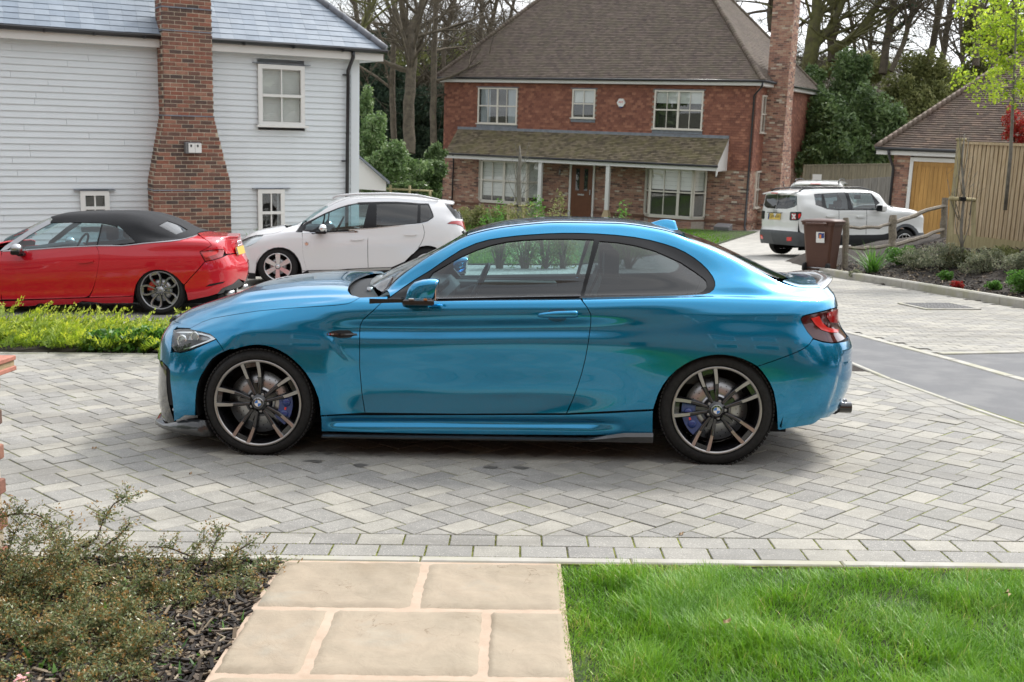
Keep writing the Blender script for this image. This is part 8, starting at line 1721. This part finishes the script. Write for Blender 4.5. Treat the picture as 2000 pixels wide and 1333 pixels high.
def grow(m, p, d, L, r0, depth, rg, mat, curl=.35, n=5, kids=(3, 5), spread=.8, minr=.004, droop=0.0, ratio=.62):
 pts = [p]; q = p.copy(); dd = d.normalized(); k = 4 if depth > 0 else 3; rr = [r0]
 for i in range(k):
  dd = (dd + Vector((rg.normal(0, curl), rg.normal(0, curl), rg.normal(0, curl) * .7 + .10 - droop)) * .5).normalized(); q = q + dd * (L / k); pts.append(q.copy()); rr.append(max(minr, r0 * (1 - .62 * (i + 1) / k)))
 m.tube(pts, rr, mat, n, cap=False)
 if depth <= 0: return
 for j in range(rg.integers(*kids)):
  f = rg.uniform(.3, 1.0); a = min(int(f * k), k - 1); b = pts[a].lerp(pts[a + 1], f * k - a); ax = Vector(rg.normal(size=3)).normalized(); nd = (dd * (1.1 - spread * .5) + ax * spread).normalized()
  grow(m, b, nd, L * ratio * rg.uniform(.7, 1.15), max(minr, rr[a] * .58), depth - 1, rg, mat, curl, max(3, n - 1), kids, spread, minr, droop, ratio)
def bare_tree(limbs, depth, seed, label, mat=BARK, group='bare woodland trees', sub=3, tw=7, Lk=3.0, spread=.8, kids=(3, 5), name='bare_tree', ivy=None):
 """limbs: [(u, v, half width px), ...] traced at a real distance; finer boughs grow from them"""
 rg = np.random.default_rng(seed); u, v, _ = limbs[0][0]; base = ondist(u, v, depth); root = empty(name, Matrix.Translation(base), label, 'tree', group); m = MB(); b = MB(); mid = []
 for li, L in enumerate(limbs):
  pts = []; rr = []
  for i, (uu, vv, w) in enumerate(L): dj = depth + (0 if li == 0 else (rg.normal(0, .6) * min(1, i * .6))); pts.append(ondist(uu, vv, dj) - base); rr.append(w * depth / FPX)
  P_ = []; R_ = []
  for i in range(len(pts) - 1):
   for k in range(4): f = k / 4; P_.append(pts[i].lerp(pts[i + 1], f) + Vector((rg.normal(0, .03), rg.normal(0, .03), 0)) * (rr[i] * 2.5)); R_.append(rr[i] * (1 - f) + rr[i + 1] * f)
  P_.append(pts[-1]); R_.append(rr[-1]); m.tube(P_, R_, mat, 9, cap=False); mid += [(P_[i], (P_[i + 1] - P_[i]).normalized(), R_[i]) for i in range(len(P_) // 3 if li == 0 else 1, len(P_) - 1)]
 for k in range(tw): p, d, r_ = mid[rg.integers(len(mid))]; ax = Vector((rg.normal(), rg.normal(), rg.normal() * .5 + .35)).normalized(); grow(b, p, (d * .5 + ax * 1.0), Lk * rg.uniform(.6, 1.3), min(.09, r_ * .5), sub, rg, mat, kids=kids, spread=spread, minr=.006)
 m.build('trunk', root); b.build('branches', root)
 if ivy:
  C = [];
  for p, d, r_ in mid: C.append(np.array(p) + rg.normal(size=(ivy, 3)) * (r_ * 1.3 + .12))
  V, F, tt = leaves(np.concatenate(C), np.full(len(C) * ivy, .16), .8, seed, up=.2); link('ivy', np_mesh('ivy', V, F, [CONIF], tint=tt), root)
 return root
T_ = [
 ([[(800,300,12),(797,200,11),(806,120,10),(800,60,8),(822,20,7),(835,-60,6)],[(800,110,6),(783,60,5),(770,10,5),(745,-60,4)]], 47, 'thick mossy trunk between the two houses, forked near the top', BARK, 16),
 ([[(770,290,6),(766,200,6),(768,100,5.5),(772,0,5),(775,-70,4)]], 52, 'slim straight trunk left of the forked tree between the houses', BARK, 13),
 ([[(848,320,7),(846,220,6.5),(848,100,6),(852,0,5),(855,-60,4)]], 49, 'straight trunk close to the left corner of the brick house', BARK, 14),
 ([[(868,170,4),(866,100,4),(875,50,4),(895,-20,3),(905,-60,3)]], 52, 'thin leaning trunk touching the eaves of the brick house', BARK, 12),
 ([[(695,130,6),(700,80,5),(716,30,4.5),(738,-10,4),(750,-60,4)]], 40, 'crooked bough rising behind the slate roof corner', BARKM, 10),
 ([[(1585,170,16),(1580,120,15),(1590,70,14),(1596,20,10),(1590,-60,8)],[(1592,90,9),(1618,60,8),(1640,20,7),(1655,-50,6)],[(1622,100,10),(1650,85,9),(1685,55,7),(1715,10,5),(1740,-20,4)],[(1590,30,6),(1620,18,5),(1650,0,4),(1680,-10,3)]], 56, 'great spreading oak with mossy limbs right of the chimney', BARKM, 30),
 ([[(1625,120,9),(1624,80,9),(1634,50,8),(1625,0,7),(1615,-60,5)]], 58, 'second stem of the oak group, upright behind the mossy limbs', BARK, 12),
 ([[(1508,60,8),(1505,20,7),(1512,-60,6)]], 60, 'dark trunk in the gap between roof and chimney', BARK, 8),
 ([[(1722,145,8),(1735,70,7.5),(1746,0,7),(1750,-60,5)]], 55, 'ivy clad trunk in the middle of the gap right of the oak', BARK, 14),
 ([[(1740,140,5),(1765,85,5),(1778,35,4.5),(1790,-20,3.5),(1795,-60,3)]], 54, 'slanting bare tree leaning right beside the ivy clad trunk', BARK, 14),
 ([[(1905,130,7),(1908,60,6),(1905,0,6),(1903,-60,5)]], 52, 'tall dark trunk directly behind the lime green tree', BARK, 12),
 ([[(1942,140,9),(1945,60,8),(1944,0,7),(1946,-60,6)]], 50, 'stout ivy covered trunk at the top right corner', BARK, 12),
 ([[(925,40,2.5),(930,10,2.5),(945,-20,2),(960,-60,2)]], 55, 'young bare tree whose twigs show above the left roof slope', BARK, 10),
 ([[(1010,25,2.5),(990,5,2.5),(975,-20,2),(970,-50,2)]], 56, 'bare tree top crossing the brick roof edge', BARK, 10)]
for i, (lb, dp, lab, mt, tw) in enumerate(T_): bare_tree(lb, dp, 100 + i, lab, mt, tw=tw, Lk=3.4, ivy=9 if 'ivy' in lab else None)
bo = MB();
def W(u, v, d): return np.array(ondist(u, v, d))
def blobs(L, d): return [(W(u, v, d + dj), (rx * d / FPX, ry * d / FPX, rz * d / FPX)) for (u, v, dj, rx, ry, rz) in L]
bush('holly_bush', blobs([(728,262,0,42,36,50),(765,325,-1,58,42,45),(700,320,0,40,40,60),(715,205,1,20,20,34)], 38), 13000, .13, HOLLY, 21, 'large pale green holly bush beside the weatherboarded house', 'bush')
bush('laurel_bush', blobs([(830,350,0,42,36,44),(850,310,1,22,22,30),(800,375,-1,46,26,26)], 42), 8000, .15, LAUREL, 22, 'dark laurel bush at the left corner of the brick house', 'bush')
bush('conifer', blobs([(745,150,3,50,40,70),(740,95,4,26,30,60),(775,215,2,75,40,70),(835,235,4,60,40,85),(720,230,2,50,40,70),(800,300,3,80,40,60),(865,290,3,40,40,60)], 56), 34000, .30, CONIF, 23, 'dark evergreen mass rising behind the holly bush', 'tree', asp=.25, shell=.3)
bush('evergreen_tree', blobs([(1610,235,0,60,50,80),(1660,180,2,60,50,90),(1640,290,-1,80,50,60),(1710,250,0,70,50,90),(1590,160,2,30,30,40)], 51), 30000, .22, LAUREL, 24, 'broad dark evergreen tree right of the brick house', 'tree', shell=.35)
bush('evergreen_tree', blobs([(1775,230,2,60,40,80),(1800,170,3,70,40,70),(1740,300,0,50,40,50),(1850,200,4,60,40,60)], 52), 20000, .20, OLIVE, 25, 'olive green leafy thicket above the garage roof', 'tree', shell=.3)
bush('evergreen_tree', blobs([(1930,110,3,60,40,90),(1990,120,3,50,40,110),(1905,60,3,26,30,60)], 55), 16000, .20, OLIVE, 26, 'ivy laden tree crown filling the top right corner', 'tree', shell=.3)
bush('laurel_bush', blobs([(1700,140,4,60,40,35),(1640,130,4,40,30,30)], 62), 5000, .24, OLIVE, 27, 'pale green treetop in the gap left of the ivy clad trunk', 'tree', shell=.3)
# twiggy far wood
r = np.random.default_rng(31); BL = []
for k in range(34): u = r.uniform(600, 1010); BL.append((W(u, r.uniform(60, 260), r.uniform(66, 90)), (r.uniform(1.4, 2.6), 2, r.uniform(1.5, 3))))
for k in range(26): u = r.uniform(1480, 2050); BL.append((W(u, r.uniform(120, 250), r.uniform(66, 90)), (r.uniform(1.4, 2.8), 2, r.uniform(1.2, 2.2))))
C, t = cloud(BL, 85000, 32, .1); V, F, tt = leaves(C, np.full(len(C), .42), .05, 33, up=.0, tint=t); o = link('woodland', np_mesh('woodland', V, F, [TWIGH], tint=tt)); props(o, kind='stuff')
C, t = cloud([b for b in BL if b[0][2] < 9][:30], 26000, 35, .2); C[:, 2] -= 1.5; V, F, tt = leaves(C, np.full(len(C), .3), .5, 36, tint=t * .8); props(link('undergrowth', np_mesh('undergrowth', V, F, [OLIVE], tint=tt)), kind='stuff')
def hills():
 m = MB(); vs = []; fs = []; n = 60
 for i in range(n + 1):
  a = R(-75 + 150 * i / n);
  for j, (d, h) in enumerate(((72, -7), (110, 4 + 2.2 * math.sin(i * .7)), (170, 10 + 3 * math.sin(i * .43)), (300, 12))): vs.append((d * math.sin(a), d * math.cos(a), h))
 for i in range(n):
  for j in range(3): a = i * 4 + j; fs.append((a, a + 4, a + 5, a + 1))
 m.add(vs, fs, LAND, True); props(m.build('hills'), kind='structure')
hills()
for k, (sx, sd) in enumerate(((-30, 5), (30, 6))): C, t = cloud([(np.array((sx + 4 * math.sin(i * 2.1), -16 + 5.5 * i, 3.6)), (4.5, 4, 5.2)) for i in range(6)], 9000, 400 + k, .3, sub=5); V, F, tt = leaves(C, np.full(len(C), .8), .7, 402 + k, tint=t); props(link('treeline', np_mesh('treeline', V, F, [LAUREL], tint=tt)), kind='stuff')
# more thin trunks, copies of those above, farther into the wood
rg = np.random.default_rng(77); src = [o for o in bpy.data.objects if o.name in ('bare_tree.001', 'bare_tree.002', 'bare_tree.003', 'bare_tree.009')]
for k, u in enumerate([705, 735, 752, 785, 815, 835, 862, 890, 915, 940, 975, 1000, 1500, 1530, 1660, 1690, 1800, 1825, 1850, 1880, 1965, 1990]):
 o = src[k % len(src)] if len(src) else None; d = 60 + 14 * rg.random(); c = copy_tree(o); v0 = 250 if u < 1400 else 190
 c.matrix_world = Matrix.Translation(ondist(u, v0, d)) @ Matrix.Rotation(rg.uniform(0, 6.28), 4, 'Z') @ Matrix.Scale(rg.uniform(.95, 1.35), 4); c['label'] = 'thin bare tree among many of the distant wood behind the houses'; c['group'] = 'thin trees of the distant wood'
# young lime green tree, red shrub
def lime_tree():
 base = ondist(1977, 300, 19.5); root = empty('young_maple', Matrix.Translation(base + Vector((0, 0, -.9))), 'young tree with bright lime green leaves behind the timber fence', 'tree'); up_ = Vector((0, 0, .9)); rg = np.random.default_rng(8); m = MB(); P0 = [ondist(u, v, 19.5) - base + up_ for u, v in ((1974,300),(1979,190),(1983,80),(1990,-60))]; m.tube([Vector((0, 0, -.3)) + P0[0] * .2] + P0, [.035, .033, .026, .018, .01], BARKG, 8); m.build('trunk', root); b = MB(); tips = []
 for (u, v, u2, v2) in ((1981,160,1885,150),(1981,175,1925,180),(1982,110,1905,95),(1983,60,1890,20),(1984,50,1900,70),(1980,150,2020,170),(1983,90,2030,80),(1985,30,2020,10),(1985,10,1900,-20),(1982,130,1950,120),(1983,100,1950,60),(1985,40,1960,10),(1984,60,2000,50)):
  a, c = ondist(u, v, 19.5) - base + up_, ondist(u2, v2, 19.5 + rg.normal(0, .5)) - base + up_; mid = a.lerp(c, .5) + Vector((0, 0, .06)); b.tube([a, mid, c], [.014, .009, .004], BARKG, 5)
  for k in range(9): p = a.lerp(c, .25 + .8 * k / 8) + Vector(rg.normal(size=3)) * .09; tips.append(np.array(p)); b.tube([a.lerp(c, .2 + .75 * k / 8), p], .003, BARKG, 3)
 b.build('branches', root); tips = np.array(tips); C = tips[rg.integers(len(tips), size=3600)] + rg.normal(size=(3600, 3)) * .075; V, F, tt = leaves(C, np.full(len(C), .062), .75, 9, up=.2); link('foliage', np_mesh('foliage', V, F, [LIME], tint=tt), root)
lime_tree()
bush('red_shrub', [(W(1985, 235, 22), (.22, .22, .33)), (W(2000, 260, 22), (.25, .2, .3)), (W(1972, 262, 22), (.13, .15, .18))], 2600, .05, REDLF, 41, 'shrub with bright red leaves showing above the timber fence', 'shrub')
# staked bare trees
def staked(name, trunk, stakes, bar, d, seed, label, twigs, mat=BARKG):
 root = empty(name, Matrix.Translation(ondist(*trunk[0][:2], d)), label, 'tree'); base = ondist(*trunk[0][:2], d); rg = np.random.default_rng(seed); m = MB(); pts = [ondist(u, v, d) - base for u, v, w in trunk]; m.tube(pts, [w * d / FPX for *_, w in trunk], mat, 7); m.build('trunk', root); b = MB()
 for (u, v, u2, v2) in twigs: a, c = ondist(u, v, d) - base, ondist(u2, v2, d + rg.normal(0, .25)) - base; b.tube([a, a.lerp(c, .5) + Vector((rg.normal(0, .03), 0, rg.normal(0, .03))), c], [.010, .007, .003], mat, 4); [grow(b, a.lerp(c, f), Vector((rg.normal(0, .3), rg.normal(0, .3), 1)), .3, .004, 1, rg, mat, n=3, kids=(1, 3), minr=.0025) for f in (.3, .6, .9)]
 b.build('branches', root)
 if stakes:
  s = empty('tree_stake', Matrix.Translation(base), 'softwood stake frame holding the %s' % ('bare young tree on the right bank' if d < 30 else 'sapling before the brick house'), 'stake frame')
  for (u, v0, v1) in stakes: m = MB(); a, c = ondist(u, v1, d + .05) - base, ondist(u + 1, v0, d + .05) - base; m.tube([a, c], .042, SOFT, 8, smooth=False); m.build('post', s)
  m = MB(); m.tube([ondist(bar[0], bar[1], d - .05) - base, ondist(bar[2], bar[3], d - .05) - base], .035, SOFT, 8); m.build('crossbar', s); m = MB(); a = ondist((bar[0] + bar[2]) / 2, bar[1] + 1, d - .1) - base; m.box(tuple(a), (.1, .1, .07), TRIM); m.build('tie', s)
staked('staked_tree', [(1880,502,3.2),(1877,450,3),(1883,380,2.6),(1878,320,2),(1884,262,1)], [(1858,388,500),(1901,392,505)], (1854,388,1905,391), 19.6, 3, 'bare multi-stemmed young tree tied to stakes before the timber fence', [(1880,490,1868,400),(1880,480,1898,400),(1878,440,1862,340),(1880,420,1895,330),(1880,380,1868,290),(1881,350,1892,270),(1880,330,1874,240),(1872,430,1850,350),(1894,420,1902,360)])
staked('sapling', [(1014,440,5),(1014,400,5),(1013,350,4.5),(1016,310,3),(1015,285,1)], [(992,400,445),(1020,402,445)], (992,401,1025,403), 35, 5, 'bare sapling standing before the left bay window', [(1014,400,985,330),(1014,390,1035,310),(1013,370,1000,305),(1014,360,1042,330),(1015,340,1030,285),(1014,380,1045,360),(1014,395,1040,400),(1013,350,990,350),(1015,320,1005,280),(1014,410,1000,370),(1014,400,1028,360),(1015,330,1040,295)])
# right bank: chips, shrubs
def on_bank(u, v):
 for k in range(400):
  d = 12 + k * .04; g = GI @ ondist(u, v, d)
  if g.z <= Z(g.x, g.y): return g
 return g
def chips(name, X, Y, Zs, size, seed, mat, M):
 r = np.random.default_rng(seed); n = len(X); L = size * (.5 + 1.6 * r.random(n) ** 2); Wd = size * (.18 + .25 * r.random(n)); H = size * .10 * (1 + r.random(n)); az = r.uniform(0, 2 * PI, n); ti = r.normal(0, .35, n); B = np.array([[i, j, k] for k in (-.5, .5) for i, j in ((-.5, -.5), (.5, -.35), (.4, .5), (-.5, .4))]); V = B[None] * np.stack([L, Wd, H], 1)[:, None]
 z = V[:, :, 2] + V[:, :, 0] * np.sin(ti)[:, None]; x = V[:, :, 0] * np.cos(az)[:, None] - V[:, :, 1] * np.sin(az)[:, None]; y = V[:, :, 0] * np.sin(az)[:, None] + V[:, :, 1] * np.cos(az)[:, None]
 V = np.stack([x + X[:, None], y + Y[:, None], z + Zs[:, None]], 2).reshape(-1, 3); F = np.array([(4, 5, 6), (4, 6, 7), (0, 1, 5), (0, 5, 4), (1, 2, 6), (1, 6, 5), (2, 3, 7), (2, 7, 6), (3, 0, 4), (3, 4, 7)]); F = (F[None] + (np.arange(n) * 8)[:, None, None]).reshape(-1, 3)
 return props(link(name, np_mesh(name, V, F, [mat], tint=np.repeat(r.random(n), 10)), None, M), kind='stuff')
def m_chip():
 q = NB('bark chips'); q.col(q.ramp(q.tint(), [(0, (.010,.009,.009)), (.4, (.035,.029,.025)), (.70, (.085,.065,.048)), (.88, (.20,.15,.095)), (1, (.36,.30,.22))])); q.set(Roughness=.85); return q.m
CHIP = m_chip()
r = np.random.default_rng(51); n = 9000; X = r.uniform(6.2, 12, n); Y = r.uniform(13, 24.5, n); zz = np.array([Z(a, b) for a, b in zip(X, Y)]); k = (zz > .03) & (Y < 22.3 + (X - 6.5) * .33); chips('bark_mulch', X[k], Y[k], zz[k] + .02, .06, 52, CHIP, GM)
for i, (u, v, s, mt, sz, lab) in enumerate(((1760,505,.30,GREENL,.05,'fresh green low shrub at the foot of the middle rail post'),(1783,513,.34,VARI,.035,'variegated shrub right of the grassy clump'),(1832,515,.42,VARI,.035,'largest variegated shrub in the middle of the bank'),(1873,508,.30,OLIVE,.035,'olive green shrub under the staked tree'),(1915,520,.36,VARI,.035,'variegated shrub right of the stake frame'),(1868,552,.12,REDLF,.025,'small dark red heather low on the bank'),(1985,520,.36,VARI,.035,'pale shrub at the right border below the timber fence'),(1960,500,.25,OLIVE,.035,'small olive shrub close to the gravel board'),(1990,560,.30,GREENL,.04,'green leafy plant near the kerb at the right border'),(1845,535,.14,GREENL,.03,'tiny green plant in front of the variegated shrubs'),(1940,555,.14,GREENL,.03,'tiny green plant low on the bank right of the heather'),(1670,528,.13,VARI,.03,'small dry plant beside the first rail post'))):
 g = on_bank(u, v + 14); c = np.array((g.x, g.y, g.z + s * .55)); bush('bank_shrub', [(c, (s, s * .8, s * .62)), (c + np.array((s * .4, 0, .1 * s)), (s * .6, s * .6, s * .6))], int(900 + 5200 * s), sz, mt, 60 + i, lab, 'shrub', 'shrubs on the planted bank', M=GM)
def clump(name, g, n, L, w, mat, seed, label, lean=.5, cat='plant', M=GM):
 r = np.random.default_rng(seed); V, F, t = blades(n, r.normal(0, .05, n), r.normal(0, .05, n), np.zeros(n), L * r.uniform(.5, 1.1, n), np.full(n, w), np.abs(r.normal(lean, .3, n)), r.uniform(.2, .8, n), r.random(n) * .9, 5, seed); o = link(name, np_mesh(name, V, F, [mat], tint=t, smooth=True), None, M @ Matrix.Translation(g)); return props(o, label, cat)
clump('lily_clump', on_bank(1704, 533), 150, .62, .022, GREENL, 71, 'arching strappy green clump between two rail posts')
# juniper carpet behind the drive
def juniper():
 r = np.random.default_rng(81); pos = []; tint = []; m = MB(); stems = 430; BV = [];
 X0 = []; Y0_ = []; Z0 = []; AZ = []; LN = []; TL = []; LE = []
 for s in range(stems):
  x = r.uniform(-7.2, -2.7); y = r.uniform(10.12, 11.5); az = r.normal(.5, 1.1); L = r.uniform(.30, .80); el = r.uniform(.2, .8) if s % 6 else r.uniform(.8, 1.2); n = 30
  for k in range(n):
   f = k / n; dx = L * f * math.cos(el); h = .03 + .85 * L * (math.sin(el) * f - .35 * f * f * math.cos(el) * 0) * .62
   for q in range(2): X0.append(x + dx * math.cos(az) + r.normal(0, .012)); Y0_.append(y + dx * math.sin(az) + r.normal(0, .012)); Z0.append(h + r.normal(0, .012)); AZ.append(az + r.choice((-1, 1)) * r.uniform(.3, 1.2)); LN.append(.075 * (1.15 - f) * r.uniform(.6, 1.2) + .02); TL.append(.12 + .62 * f + r.normal(0, .14)); LE.append(r.uniform(.3, 1.3))
 X0, Y0_, Z0, AZ, LN, TL, LE = map(np.array, (X0, Y0_, Z0, AZ, LN, TL, LE)); n = len(X0); V, F, t = blades(n, X0, Y0_, Z0, LN, np.full(n, .017), LE, np.full(n, .3), np.clip(TL, 0, 1), 2, 82, AZ)
 n2 = 9000; bx = r.uniform(-7.2, -2.6, n2); by = r.uniform(10.08, 11.7, n2); bz = .04 + .16 * r.random(n2) * vnoise(bx, by, 2, 3); V2, F2, t2 = leaves(np.stack([bx, by, bz], 1), np.full(n2, .05), .35, 83, up=.3, tint=.02 + .25 * r.random(n2)); V = np.concatenate([V, V2]); F = np.concatenate([F, F2 + len(V) - len(V2)]); t = np.concatenate([t, t2])
 props(link('juniper', np_mesh('juniper', V, F, [JUNI], tint=t), None, GM), kind='stuff')
juniper()
bush('strawberry_plant', [(np.array((x, 10.22, .10)), (.22, .16, .12)) for x in (-4.0, -3.75, -3.5, -3.3, -3.1)], 1500, .055, GREENL, 84, 'low bright green leafy plant at the edge of the golden juniper', 'plant', asp=.8, M=GM)
# left bed: mulch and small leaved shrubs
r = np.random.default_rng(91)
SOILB = MB(); n = 26; vs = []; fs = []
for j in range(n):
 for i in range(n): x = -4.2 + 3.255 * i / (n - 1); y = 1.5 + 2.885 * j / (n - 1); vs.append((x, y, -.035 + .02 * math.sin(x * 7) * math.sin(y * 6)))
for j in range(n - 1):
 for i in range(n - 1): a = j * n + i; fs.append((a, a + 1, a + n + 1, a + n))
SOILB.add(vs, fs, SOIL, True); props(SOILB.build('flower_bed', None, GM), kind='structure')
n = 15000; X = r.uniform(-2.7, -.955, n); Y = r.uniform(2.9, 4.375, n); k = (X + .03 * r.random(n) < -.955); chips('bark_mulch', X[k], Y[k], -.025 + .030 * r.random(k.sum()), .036, 92, CHIP, GM)
def cotoneaster(cx, cy, rx, ry, h, seed, label, extra=()):
 root = empty('cotoneaster', GM @ Matrix.Translation((cx, cy, -.02)), label, 'shrub', 'small leaved shrubs in the bark bed'); r = np.random.default_rng(seed); m = MB(); C = []; T = []
 def shoot(p, d, L, rad, depth, arch):
  k = 7; q = Vector(p); pts = [q.copy()]; dd = Vector(d).normalized()
  for i in range(k): dd = (dd + Vector((r.normal(0, .16), r.normal(0, .16), r.normal(0, .10) - arch))).normalized(); q = q + dd * (L / k); q.z = max(q.z, .015); pts.append(q.copy())
  m.tube(pts, [rad * (1 - .7 * i / k) for i in range(k + 1)], STEM, 4, cap=False)
  for i in range(1, k + 1):
   for _ in range(int(4 + 105 * L / k)):
    c = pts[i - 1].lerp(pts[i], r.random()) + Vector(r.normal(size=3)) * .010; C.append(tuple(c)); T.append(.30 + .35 * (i / k) * (depth == 0) + r.normal(0, .20) + (.35 if i == k and r.random() < .6 else 0))
   if depth > 0 and r.random() < .85:
    for _ in range(2): ax = Vector(r.normal(size=3)); ax.z = abs(ax.z) * .7; shoot(pts[i], dd * .6 + ax.normalized() * .8, L * .38 * r.uniform(.6, 1.2), rad * .5, depth - 1, arch * .5)
 ns = int(46 * (rx * ry) / (.3 * .3)) + 9
 for s in range(ns): a = r.uniform(0, 2 * PI); q = r.random() ** .5; shoot((rx * q * math.cos(a), ry * q * math.sin(a), .0), (math.cos(a) * .9 + r.normal(0, .3), math.sin(a) * .9 + r.normal(0, .3), r.uniform(.2, 1.0)), r.uniform(.14, .30) * (h / .2), .0028, 1, .09)
 Ri = (GM @ Matrix.Translation((cx, cy, -.02))).inverted()
 for path in extra:
  pts = [Ri @ ondist(u, v, d) for u, v, d in path]; m.tube(pts, [.0042 * (1 - .6 * i / len(pts)) for i in range(len(pts))], STEM, 5, cap=False)
  for i in range(len(pts) - 1):
   for _ in range(26): c = pts[i].lerp(pts[i + 1], r.random()) + Vector(r.normal(size=3)) * .010; C.append(tuple(c)); T.append(.55 + r.normal(0, .25))
   for _ in range(3): shoot(pts[i].lerp(pts[i + 1], r.random()), (r.normal(), r.normal(), r.normal() * .5 + .6), .075, .0016, 0, .0)
 m.build('stems', root); C = np.array(C); V, F, t = leaves(C, np.full(len(C), .0135), .5, seed + 1, up=.8, tint=np.array(T)); link('foliage', np_mesh('foliage', V, F, [COTO], tint=t, smooth=False), root); return root
cotoneaster(-2.02, 4.00, .30, .20, .26, 201, 'small leaved shrub at the left with long arching twigs over the paving', [[(150,1075,4.45),(190,1050,4.5),(203,1012,4.6),(222,985,4.65),(245,971,4.7),(272,966,4.75)],[(105,1060,4.3),(100,1020,4.4),(70,1005,4.4),(30,1003,4.4),(-10,1015,4.4)],[(190,1075,4.4),(230,1050,4.5),(255,1020,4.5)]])
cotoneaster(-1.72, 3.62, .28, .26, .17, 202, 'low small leaved shrub in the middle of the bark bed')
cotoneaster(-1.30, 4.16, .17, .10, .17, 203, 'small leaved shrub next to the concrete edging near the path', [[(405,1120,4.5),(412,1080,4.55),(425,1050,4.6),(433,1028,4.65)],[(380,1090,4.5),(330,1070,4.5),(290,1068,4.5)],[(440,1090,4.5),(465,1075,4.55),(488,1062,4.6)]])
cotoneaster(-1.50, 3.25, .26, .22, .16, 204, 'low bronze tinted shrub at the bottom left of the bark bed')
cotoneaster(-2.05, 3.30, .24, .26, .16, 205, 'small leaved shrub in the bottom left corner')
cotoneaster(-1.80, 4.20, .22, .09, .15, 206, 'thin trailing shrub along the concrete edging left of the path')
cotoneaster(-1.30, 3.78, .14, .16, .12, 207, 'small sparse shrub on the bark close to the path')
for i, (u, v, s, lab) in enumerate(((505,1110,.05,'small green weed in the corner where path meets edging'),(380,1305,.07,'green weed in the bark beside the lower path slab'),(418,1235,.06,'green weed between bark and the middle path slab'),(210,1225,.10,'green lance leaved weed in the middle of the bark bed'),(92,1315,.11,'orange and green shoot at the bottom left'),(258,1165,.10,'leafy green weed growing through the shrubs'))):
 clump('weed', onground(u, v, -.02), 12 + 3 * i % 9, s, s * .22, GREENL, 300 + i, lab, lean=.7)
p = onground(42, 1328, .05); root = empty('pink_flower', GM @ Matrix.Translation(p), 'small cluster of pale pink flowers at the bottom left corner', 'flower'); PK = plain('pink petal', (.75,.38,.38), .6); m = MB(); rg = np.random.default_rng(5)
for k in range(26): c = Vector(rg.normal(size=3)) * .012; m.add([c + Vector((.006 * math.cos(a), .006 * math.sin(a), .001)) for a in [2 * PI * j / 5 for j in range(5)]], [(0, 1, 2, 3, 4)], PK)
m.build('petals', root); m = MB(); m.tube([(0, 0, -.06), (0, 0, 0)], .002, STEM, 5); m.build('stem', root)
# weeds and stems along the white house, little rail fence between the houses
for i, (u, v, s, lab) in enumerate(((470,470,.55,'thin green weeds against the weatherboards behind the white crossover'),(500,455,.5,'spindly weeds below the small window of the weatherboarded house'),(378,470,.5,'green weeds at the foot of the brick chimney'))): q = ondist(u, v + 22, 20.3); o = clump('weed', Vector((0, 0, 0)), 26, s, .02, GREENL, 320 + i, lab, lean=.25, M=Matrix.Translation(q + Vector((0, 0, -.12))))
rf = empty('rail_fence', Matrix.Translation(ondist(800, 372, 37)), 'short low rail fence between the two houses', 'fence'); Mi = rf.matrix_world.inverted()
for a, b in (((763,380),(763,362)),((800,385),(800,363)),((840,388),(840,372))): m = MB(); m.tube([Mi @ ondist(*a, 37), Mi @ ondist(*b, 37)], .05, SOFT, 6); m.build('post', rf)
m = MB(); m.tube([Mi @ ondist(755, 369, 37), Mi @ ondist(845, 374, 37)], .04, SOFT, 6); m.build('rail', rf)
bush('box_hedge', [(W(u, 425 + .3 * k, 41), (.6, .5, .45)) for k, u in enumerate(range(905, 1010, 18))], 5000, .09, OLIVE, 341, 'low mixed planting under the left bay window', 'hedge')
for k, (u, lab) in enumerate(((960, 'leftmost'), (1010, 'second'), (1050, 'third'), (1085, 'fourth'), (1215, 'dark tinted'))): g = onground(u, 523); c = np.array((g.x, g.y, .75)); bush('whippy_shrub', [(c, (.33, .3, .75)), (c + np.array((.3, .2, -.3)), (.3, .3, .5))], 1300, .055, OLIVE if k % 2 else GREENL, 343 + k, ('%s of the tall whippy shrubs seen through the door window of the coupe' % lab) if k < 4 else 'tall whippy shrub seen through the tinted rear side window of the coupe', 'shrub', 'tall whippy shrubs behind the coupe', stems=26, M=GM, shell=.2, sm=STEMG)
m = MB(); m.prism([(.22, 0), (.0, 0), (.0, .35)], 0, .9, SATIN, 'y')
m = MB(); P = ondist(1412, 447, 43.3); m.box((0, 0, 0), (.62, .5, .32), plain('grey cover', (.18,.17,.17), .6), Matrix.Rotation(.2, 4, 'X'), bev=.03); props(m.build('utility_box', None, Matrix.Translation(P) @ Matrix.Rotation(-.48, 4, 'Z')), 'low grey box standing against the brick plinth', 'box')
